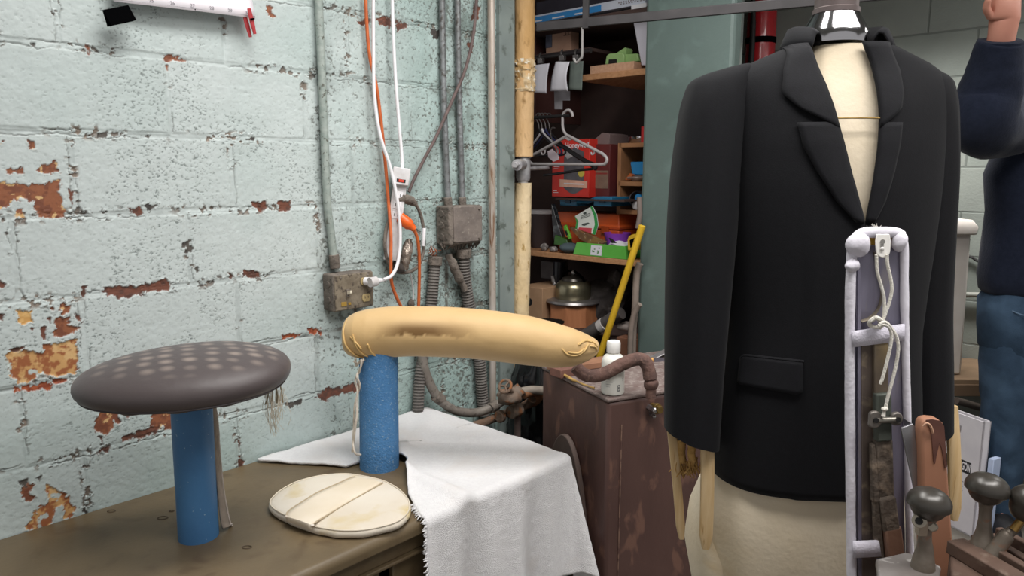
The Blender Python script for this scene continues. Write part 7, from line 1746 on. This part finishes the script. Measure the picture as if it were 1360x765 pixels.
for i in range(9):
    u, v = random.uniform(.36, .50), random.uniform(.2, .7); q.prism([W(tG - .0022, lerp(o4, o5, u + du_), zs_main + hT * (v + dv_)) + TD * .007 * v for du_, dv_ in ((0, 0), (.025, 0), (.025, .10), (0, .10))], TD * .0005)
q.build('label_print', mat('label_green_print', '#5e8a58'), lb2)
# purple bowl, white papers, tape measure
tP = TS + .07; pc_ = ont(820, 311, tP + .05); 
q = MB(); pw = .062; zb3 = zs_main + .098
q.lathe([(pw * .6, zb3 - .097), (pw * .66, zb3 - .09), (pw * .98, zb3 + .0), (pw, zb3 + .005), (pw * .93, zb3 + .003), (pw * .62, zb3 - .08)], (pc_.x, pc_.y, 0), seg=36); simple('purple_bowl', q, mat('purple_plastic', '#8a3fb5', rough=.4), 'purple plastic bowl on the closet shelf behind the crumpled white paper', 'bowl')
q = MB(); p = ont(814, 319, TS + .05); 
q.grid(lambda u, v: W(TS + .03 + .10 * v, lerp(oz(797, 320, TS + .05)[0], oz(833, 322, TS + .05)[0], u), zs_main + .018 + .062 * math.sin(PI * u) * (.6 + v * .4) + .016 * mnoise.noise(Vector((u * 4, v * 3, 1)))), 14, 8); simple('crumpled_paper', q, mat('crumpled_white', '#d9d8dc', rough=.8), 'crumpled white paper lying between green tray and purple bowl', 'paper', solid=.0015)
q = MB(); q.prism([ont(x, y, TS + .02) for x, y in [(808, 316), (811, 317), (818, 323), (812, 323)]], TD * .01); simple('black_cutter', q, m_slot, 'small black cutter lying on the crumpled paper', 'cutter', bevel=.001)
tM = TS - .0; tmz = [(833.5, 333), (833, 318), (835, 313.5), (841, 311), (847, 312), (848, 322), (845, 333)]
tm = thing('tape_measure', 'yellow tape measure at the right end of the closet shelf beside the green tray', 'tape measure', ont(840, 334, tM))
q = MB(); q.prism([ont(x, y, tM) for x, y in tmz], TD * .035); q.build('case', mat('tape_yellow', '#d9b02f', rough=.4), tm, bevel=.004, bseg=3)
q = MB(); q.prism([ont(x, y, tM - .002) for x, y in [(836, 319), (842, 316), (844, 321), (841, 327), (837, 329)]], TD * .003); q.build('side_plate', m_black, tm, bevel=.001)
# small things in the cubby
def onsh(x, t): return oz(x, 240, t)[0]
tQ = TCB + .03
o_ = onsh(848, tQ); q = MB(); q.lathe([(.045, zc1 + .001), (.058, zc1 + .004), (.066, zc1 + .028), (.062, zc1 + .03), (.055, zc1 + .008)], W(tQ + .06, onsh(841, tQ), 0), seg=32); simple('metal_dish', q, m_chrome, 'shallow bright metal dish on top of the pine cubby', 'dish')
q = MB(); cbox(q, 851, 168, 190, 872, tQ, .06); simple('red_box', q, mat('bright_red_box', '#c42b2d', rough=.5), 'small bright red box on top of the pine cubby against the column', 'box', bevel=.002)
q = MB(); q.loft([[W(tQ + y_, x_, z) for x_, y_ in ((o_ - .035 - i_, -i_), (o_ + .07, -i_), (o_ + .07, .12 + i_), (o_ - .035 - i_, .12 + i_))] for z, i_ in ((zc2 + .030, 0), (zc2 + .075, .006), (zc2 + .088, .007))], True); simple('blue_tub', q, mat('bright_blue_plastic', '#2b8fd0', rough=.4), 'bright blue plastic tub on the top tier of the pine cubby', 'tub', bevel=.004)
q = MB(); q.ell(W(tQ + .02, onsh(843, tQ), zc2 + .015), (.05, .05, .016), 20, 10); q.jitter(.008, 30); simple('plastic_bag', q, mat('cloudy_bag', '#a08f86', '#7e6d64', 20, rough=.3), 'cloudy crumpled bag under the blue tub in the pine cubby', 'bag')
q = MB(); q.prism([ont(x, y, tQ - .02) for x, y in [(829.5, 239), (836, 230), (840, 232), (838, 239.5)]], TD * .03); simple('orange_packet', q, mat('orange_packet', '#b8612c', rough=.5), 'small orange packet at the left on the cubby tier with the blue tub', 'packet', bevel=.002)
jr = W(tQ + .04, onsh(842, tQ), zc3 + .04)
q = MB(); jt = (TD * -.35 + ex * .2 + UPV * .9).normalized(); q.lathe([(.030, -.035), (.036, -.03), (.038, .03), (.034, .034), (.030, -.028)], jr, axis=(jt.x - .2, jt.y - .5, .3), seg=28); simple('clear_jar', q, mat('smoky_jar', '#5f6068', '#82838a', 9, rough=.15, spec=.8), 'smoky round jar tipped on the middle tier of the pine cubby', 'jar')
q = MB(); q.lathe([(.001, 0), (.016, 0), (.017, .004), (.017, .014), (.001, .016)], W(tQ - .01, onsh(852, tQ), zc3 + .055), axis=-TD, seg=20); simple('blue_disc', q, mat('bright_blue_plastic', '#2b8fd0'), 'round blue cap beside the smoky jar in the pine cubby', 'cap')
q = MB(); q.ell(W(tQ - .02, onsh(851, tQ), zc3 + .022), (.024, .022, .024), 16, 10); q.jitter(.010, 40); simple('white_rag', q, mat('white_rag', '#c9c5c6', rough=.9), 'small crumpled white rag in the pine cubby against the column', 'rag')
q = MB(); q.lathe([(.018, zs_main + .001), (.018, zs_main + .05), (.014, zs_main + .055)], W(tQ, onsh(831, tQ), 0), seg=20); simple('small_glass', q, mat('violet_glass', '#6a6276', rough=.2), 'small dusky glass on the shelf below the pine cubby', 'glass')
q = MB(); q.lathe([(.022, zs_main + .001), (.022, zs_main + .035)], W(tQ - .02, onsh(845, tQ), 0), seg=20); simple('striped_cup', q, mat('striped_cup', '#c9b9b6', '#a84c48', 40, rough=.5, thr=(.5, .55)), 'small white and red cup behind the tape measure', 'cup')
# ---- lower shelf: kettle on an octagonal box, carton with hand hole
tK = TS + .0; kx0 = oz(732, 436, tK)[0]; kx1 = oz(790, 436, tK)[0]; kc_ = W(tK + .11, oz(761, 420, tK + .11)[0], 0); rk = (kx1 - kx0) / 2 * .92
zk = ont(761, 408, tK).z
ob8 = thing('octagonal_box', 'orange-brown octagonal wooden box on the lower closet shelf under the kettle', 'box', Vector((kc_.x, kc_.y, zl0)))
q = MB(); q.loft([[Vector((kc_.x, kc_.y, z)) + Vector((math.cos(2 * PI * (k_ + .5) / 8 + RZ), math.sin(2 * PI * (k_ + .5) / 8 + RZ), 0)) * rk * 1.02 for k_ in range(8)] for z in (zl0 + .001, zk)], True); q.build('box_body', mat('orange_brown_wood', '#b3764f', '#a56a45', 7, rough=.65, stretch=(8, 8, 1)), ob8, bevel=.002, smooth=False)
kt = thing('kettle', 'dull metal kettle with black handle standing on the octagonal box', 'kettle', Vector((kc_.x, kc_.y, zk)))
m_kt = mat('dull_nickel', '#a59f86', '#8c866e', 20, rough=.3, metal=.85); m_ktl = mat('grey_tin_rim', '#8d8988', rough=.35, metal=.7)
zk2 = ont(761, 370, tK).z; hk_ = (zk2 - zk)
q = MB(); q.lathe([(rk * 1.10, zk + .001), (rk * 1.12, zk + .006), (rk * 1.08, zk + .016), (rk * .70, zk + .02)], (kc_.x, kc_.y, 0), seg=40); q.build('base_plate', m_ktl, kt)
q = MB(); q.lathe([(rk * .70, zk + .018), (rk * .73, zk + .024), (rk * .73, zk + hk_ * .52), (rk * .69, zk + hk_ * .66), (rk * .58, zk + hk_ * .76), (rk * .48, zk + hk_ * .80)], (kc_.x, kc_.y, 0), seg=40); q.build('kettle_body', m_kt, kt)
q = MB(); q.lathe([(rk * .50, zk + hk_ * .80), (rk * .46, zk + hk_ * .88), (rk * .2, zk + hk_ * .98), (rk * .05, zk + hk_)], (kc_.x, kc_.y, 0), seg=32); ld = q.build('lid', mat('dark_lid', '#4b4742', rough=.3, metal=.6), kt)
q = MB(); q.ell((kc_.x, kc_.y, zk + hk_ * 1.07), (.011, .011, .012), 16, 10); q.build('lid_knob', mat('pearl_knob', '#c9c6c4', rough=.2, metal=.5), ld)
q = MB(); q.tube(spline([Vector((kc_.x, kc_.y, zk)) + ex * (rk * a) + UPV * (hk_ * b_) for a, b_ in ((-.55, .78), (-.5, 1.0), (-.2, 1.12), (.15, 1.08), (.45, .92), (.55, .78))], 5), .006, 8); q.build('bail_handle', m_black, kt)
q = MB(); sp0 = Vector((kc_.x, kc_.y, zk)) - ex * rk * .72; q.tube(spline([sp0 + UPV * hk_ * .35, sp0 - ex * .03 + UPV * hk_ * .55, sp0 - ex * .045 + UPV * hk_ * .86], 5), [.016] * 5 + [.011] * 6, 12); q.build('spout', m_ktl, kt)
q = MB(); o6, o7, z6, z7 = cbox(q, 690, 379, 440, 720, TS - .02, .22); z6 = zl0
hcx = thing('holed_carton', 'kraft carton with round hand hole on the lower closet shelf beside the yellow pole', 'carton', W(TS + .1, (o6 + o7) / 2, zl0), RZ)
q = MB(); q.box(W(TS + .09, (o6 + o7) / 2, (zl0 + .001 + z7) / 2), (o7 - o6, .22, z7 - zl0 - .002), rz=RZ); q.build('carton_body', mat('kraft_tan', '#b39070', '#a58263', 10, rough=.8), hcx, bevel=.002)
q = MB(); hc2 = W(TS - .0205, oz(703.5, 401, TS - .02)[0], oz(703.5, 401, TS - .02)[1]); q.prism([hc2 + ex * (.017 * math.cos(a)) + UPV * (.019 * math.sin(a)) for a in [2 * PI * i / 24 for i in range(24)]], TD * .002); q.build('hand_hole', m_slot, hcx)
q = MB(); cbox(q, 718, 346, 369, 738, TS + .2, .1); o_ = simple('grey_carton', q, mat('grey_violet_carton', '#6d6768', '#5d5859', 20, rough=.8), 'grey carton in the shade under the main closet shelf', 'carton', bevel=.002)
q = MB(); a_ = ont(742, 375, TS + .18); q.tube([Vector((a_.x, a_.y, zl0 + .002)), ont(743, 347, TS + .18)], .03, 16); simple('dark_flask', q, mat('navy_flask', '#2a2a33', rough=.3), 'dark slim flask standing in the shade behind the kettle', 'flask')
for i, (x, y, t, ra_, lbl) in enumerate(((800, 385, TS + .22, (.09, .08, .11), 'dark rumpled cloth heap behind the yellow pole handle under the shelf'), (818, 378, TS + .26, (.07, .07, .13), 'darker rumpled cloth heap deepest in the shade under the closet shelf'))):
    p = ont(x, y, t); q = MB(); q.ell((p.x, p.y, zl0 + ra_[2] * .96), ra_, 28, 18); q.jitter(.03, 13, i); q.jitter(.010, 40, i); simple('cloth_heap', q, mat('dark_rags', '#4a4443', '#37322f', 12, rough=.9, c3='#6a6361', scale3=20, thr3=(.55, .7)), lbl, 'cloth')
# vacuum hose with tape, tool bits
q = MB(); q.tube(spline([ont(x, y, TS - .05) for x, y in [(770, 450), (785, 441), (800, 431), (815, 421), (826, 416)]], 6), [.030] * 12 + [.026] * 13, 16); q2 = thing('grey_hose', 'thick grey hose with a white tape band lying below the kettle', 'hose', ont(790, 455, TS - .05)); q.build('hose_tube', mat('grey_hose', '#57514f', '#4a4543', 20, rough=.6), q2)
q = MB(); q.tube([ont(797, 434, TS - .052), ont(803, 430, TS - .052)], .0305, 16); q.build('tape_band', mat('white_tape', '#bdb8b6', rough=.6), q2)
q = MB(); cbox(q, 817, 429, 438, 834, TS - .04, .08); simple('grey_block', q, mat('grey_block', '#8b807a', rough=.7), 'small rounded grey block right of the taped hose', 'block', bevel=.012)
q = MB(); cbox(q, 818, 447, 485, 842, TS - .08, .12); simple('brown_carton', q, mat('reddish_carton', '#8d6049', '#7e5540', 9, rough=.8), 'reddish brown carton behind the yellow handle and white bottle', 'carton', bevel=.002)
# bent tubular frame and yellow handle
q = MB(); tF = 2.46
q.tube(spline([ont(x, y, tF) for x, y in [(850, 350), (846, 362), (844.5, 385), (843.5, 410), (841, 440), (840, 490), (840, 540)]], 8), .014, 12); fm = thing('folding_frame', 'grey-brown bent tubular frame leaning against the teal column', 'frame', ont(842, 545, tF)); q.build('tube', mat('grey_brown_tube', '#85786f', '#756a62', 20, rough=.45), fm)
q = MB(); q.tube(spline([ont(x, y, tF - .03) for x, y in [(850, 404), (846, 410), (841, 422), (838, 440), (837, 470), (837, 540)]], 8), .011, 12); q.build('inner_tube', mat('grey_brown_tube', '#85786f'), fm)
q = MB(); tY = 2.40; a_, b_ = ont(853, 300, tY), ont(797, 472, tY); d_ = (b_ - a_); b_ = a_ + d_ * (1 + .0); fl0 = a_ + d_ * ((a_.z - .02) / -d_.z); q.tube([a_, fl0], .0135, 14); bhn = thing('broom', 'yellow handle leaning diagonally in front of the closet shelves', 'broom', fl0); q.build('handle', mat('yellow_handle', '#d3ac2d', '#c49d24', 9, rough=.4), bhn)
q = MB(); q.box(fl0 + UPV * .02, (.18, .05, .05), rz=RZ); q.build('broom_head', mat('dark_bristle', '#3c352f', rough=.9), bhn, bevel=.006)
q = MB(); c = a_ + d_ * .02; q.tube([ont(x, y, tY + .02) for x, y in [(849, 262), (850, 285), (847, 303)]], .010, 10); simple('dark_stick', q, mat('brown_grey_stick', '#6b5f59', rough=.6), 'short grey-brown stick hanging above the yellow handle by the column', 'stick')
# ================================================================ light, camera, render look
def area(name, loc, aim, sx, sy, power, color=(1, 1, 1), spread=180, rz=None):
    l = bpy.data.lights.new(name, 'AREA'); l.shape = 'RECTANGLE'; l.size = sx; l.size_y = sy; l.energy = power; l.color = color; l.spread = R(spread)
    o = bpy.data.objects.new(name, l); COL.objects.link(o); o.location = Vector(loc)
    d = (Vector(aim) - Vector(loc)).normalized(); o.rotation_euler = d.to_track_quat('-Z', 'Y').to_euler() if rz is None else (0, 0, rz); return o
area('tube_light_bench', W(1.05, 1.05, 2.85), W(1.1, .55, .5), 1.6, .5, 35, (1.0, .985, .955), 135)
area('fill_light_room', (.75, .45, 2.85), (.8, 1.1, 0), 1.4, .5, 28, (1.0, .975, .95), 135)  # unseen lamp, added as soft fill from the camera side
area('tube_light_far_wall', (1.85, 2.95, 2.3), (1.85, 2.95, 0), 1.3, .2, 22, (1.0, .98, .95), 105, rz=WROT - PI / 2)
area('fill_light_back', (2.35, 2.1, 2.2), (1.9, 2.6, .4), 1.0, .3, 8, (1.0, .98, .95))  # added fill with no visible fixture; lightens the jeans and the knobs
area('fill_light_right', (1.75, .75, 2.85), (1.1, 1.4, .6), 1.2, .4, 22, (1.0, .98, .955), 135)  # put in without a known source, to brighten hips and front of the form
area('fill_light_closet', (.45, 2.0, 2.3), (.40, 2.95, .6), .9, .25, 7, (1.0, .97, .95), 120)  # made-up lamp that brings up the closet goods; no such fixture known
wd = bpy.data.worlds.new('room_fill'); SC.world = wd; wd.use_nodes = True
wd.node_tree.nodes['Background'].inputs[0].default_value = (1.0, .985, .97, 1); wd.node_tree.nodes['Background'].inputs[1].default_value = .58
cam = bpy.data.cameras.new('camera'); cam.sensor_fit = 'HORIZONTAL'; cam.sensor_width = 36.0; cam.lens = FPX / 1360 * 36.0; cam.clip_start = .02; cam.clip_end = 50
co_ = bpy.data.objects.new('camera', cam); COL.objects.link(co_); co_.location = CAM; co_.rotation_euler = (PI / 2 - PITCH, 0, 0); SC.camera = co_
vs_ = SC.view_settings; vs_.view_transform = 'Standard'; vs_.look = 'None'; vs_.gamma = 1.0; vs_.exposure = -0.45; vs_.use_curve_mapping = False
SC.cycles.use_denoising = True
try: SC.cycles.denoiser = 'OPENIMAGEDENOISE'
except Exception: pass
SC.cycles.max_bounces = 6; SC.cycles.sample_clamp_indirect = 6
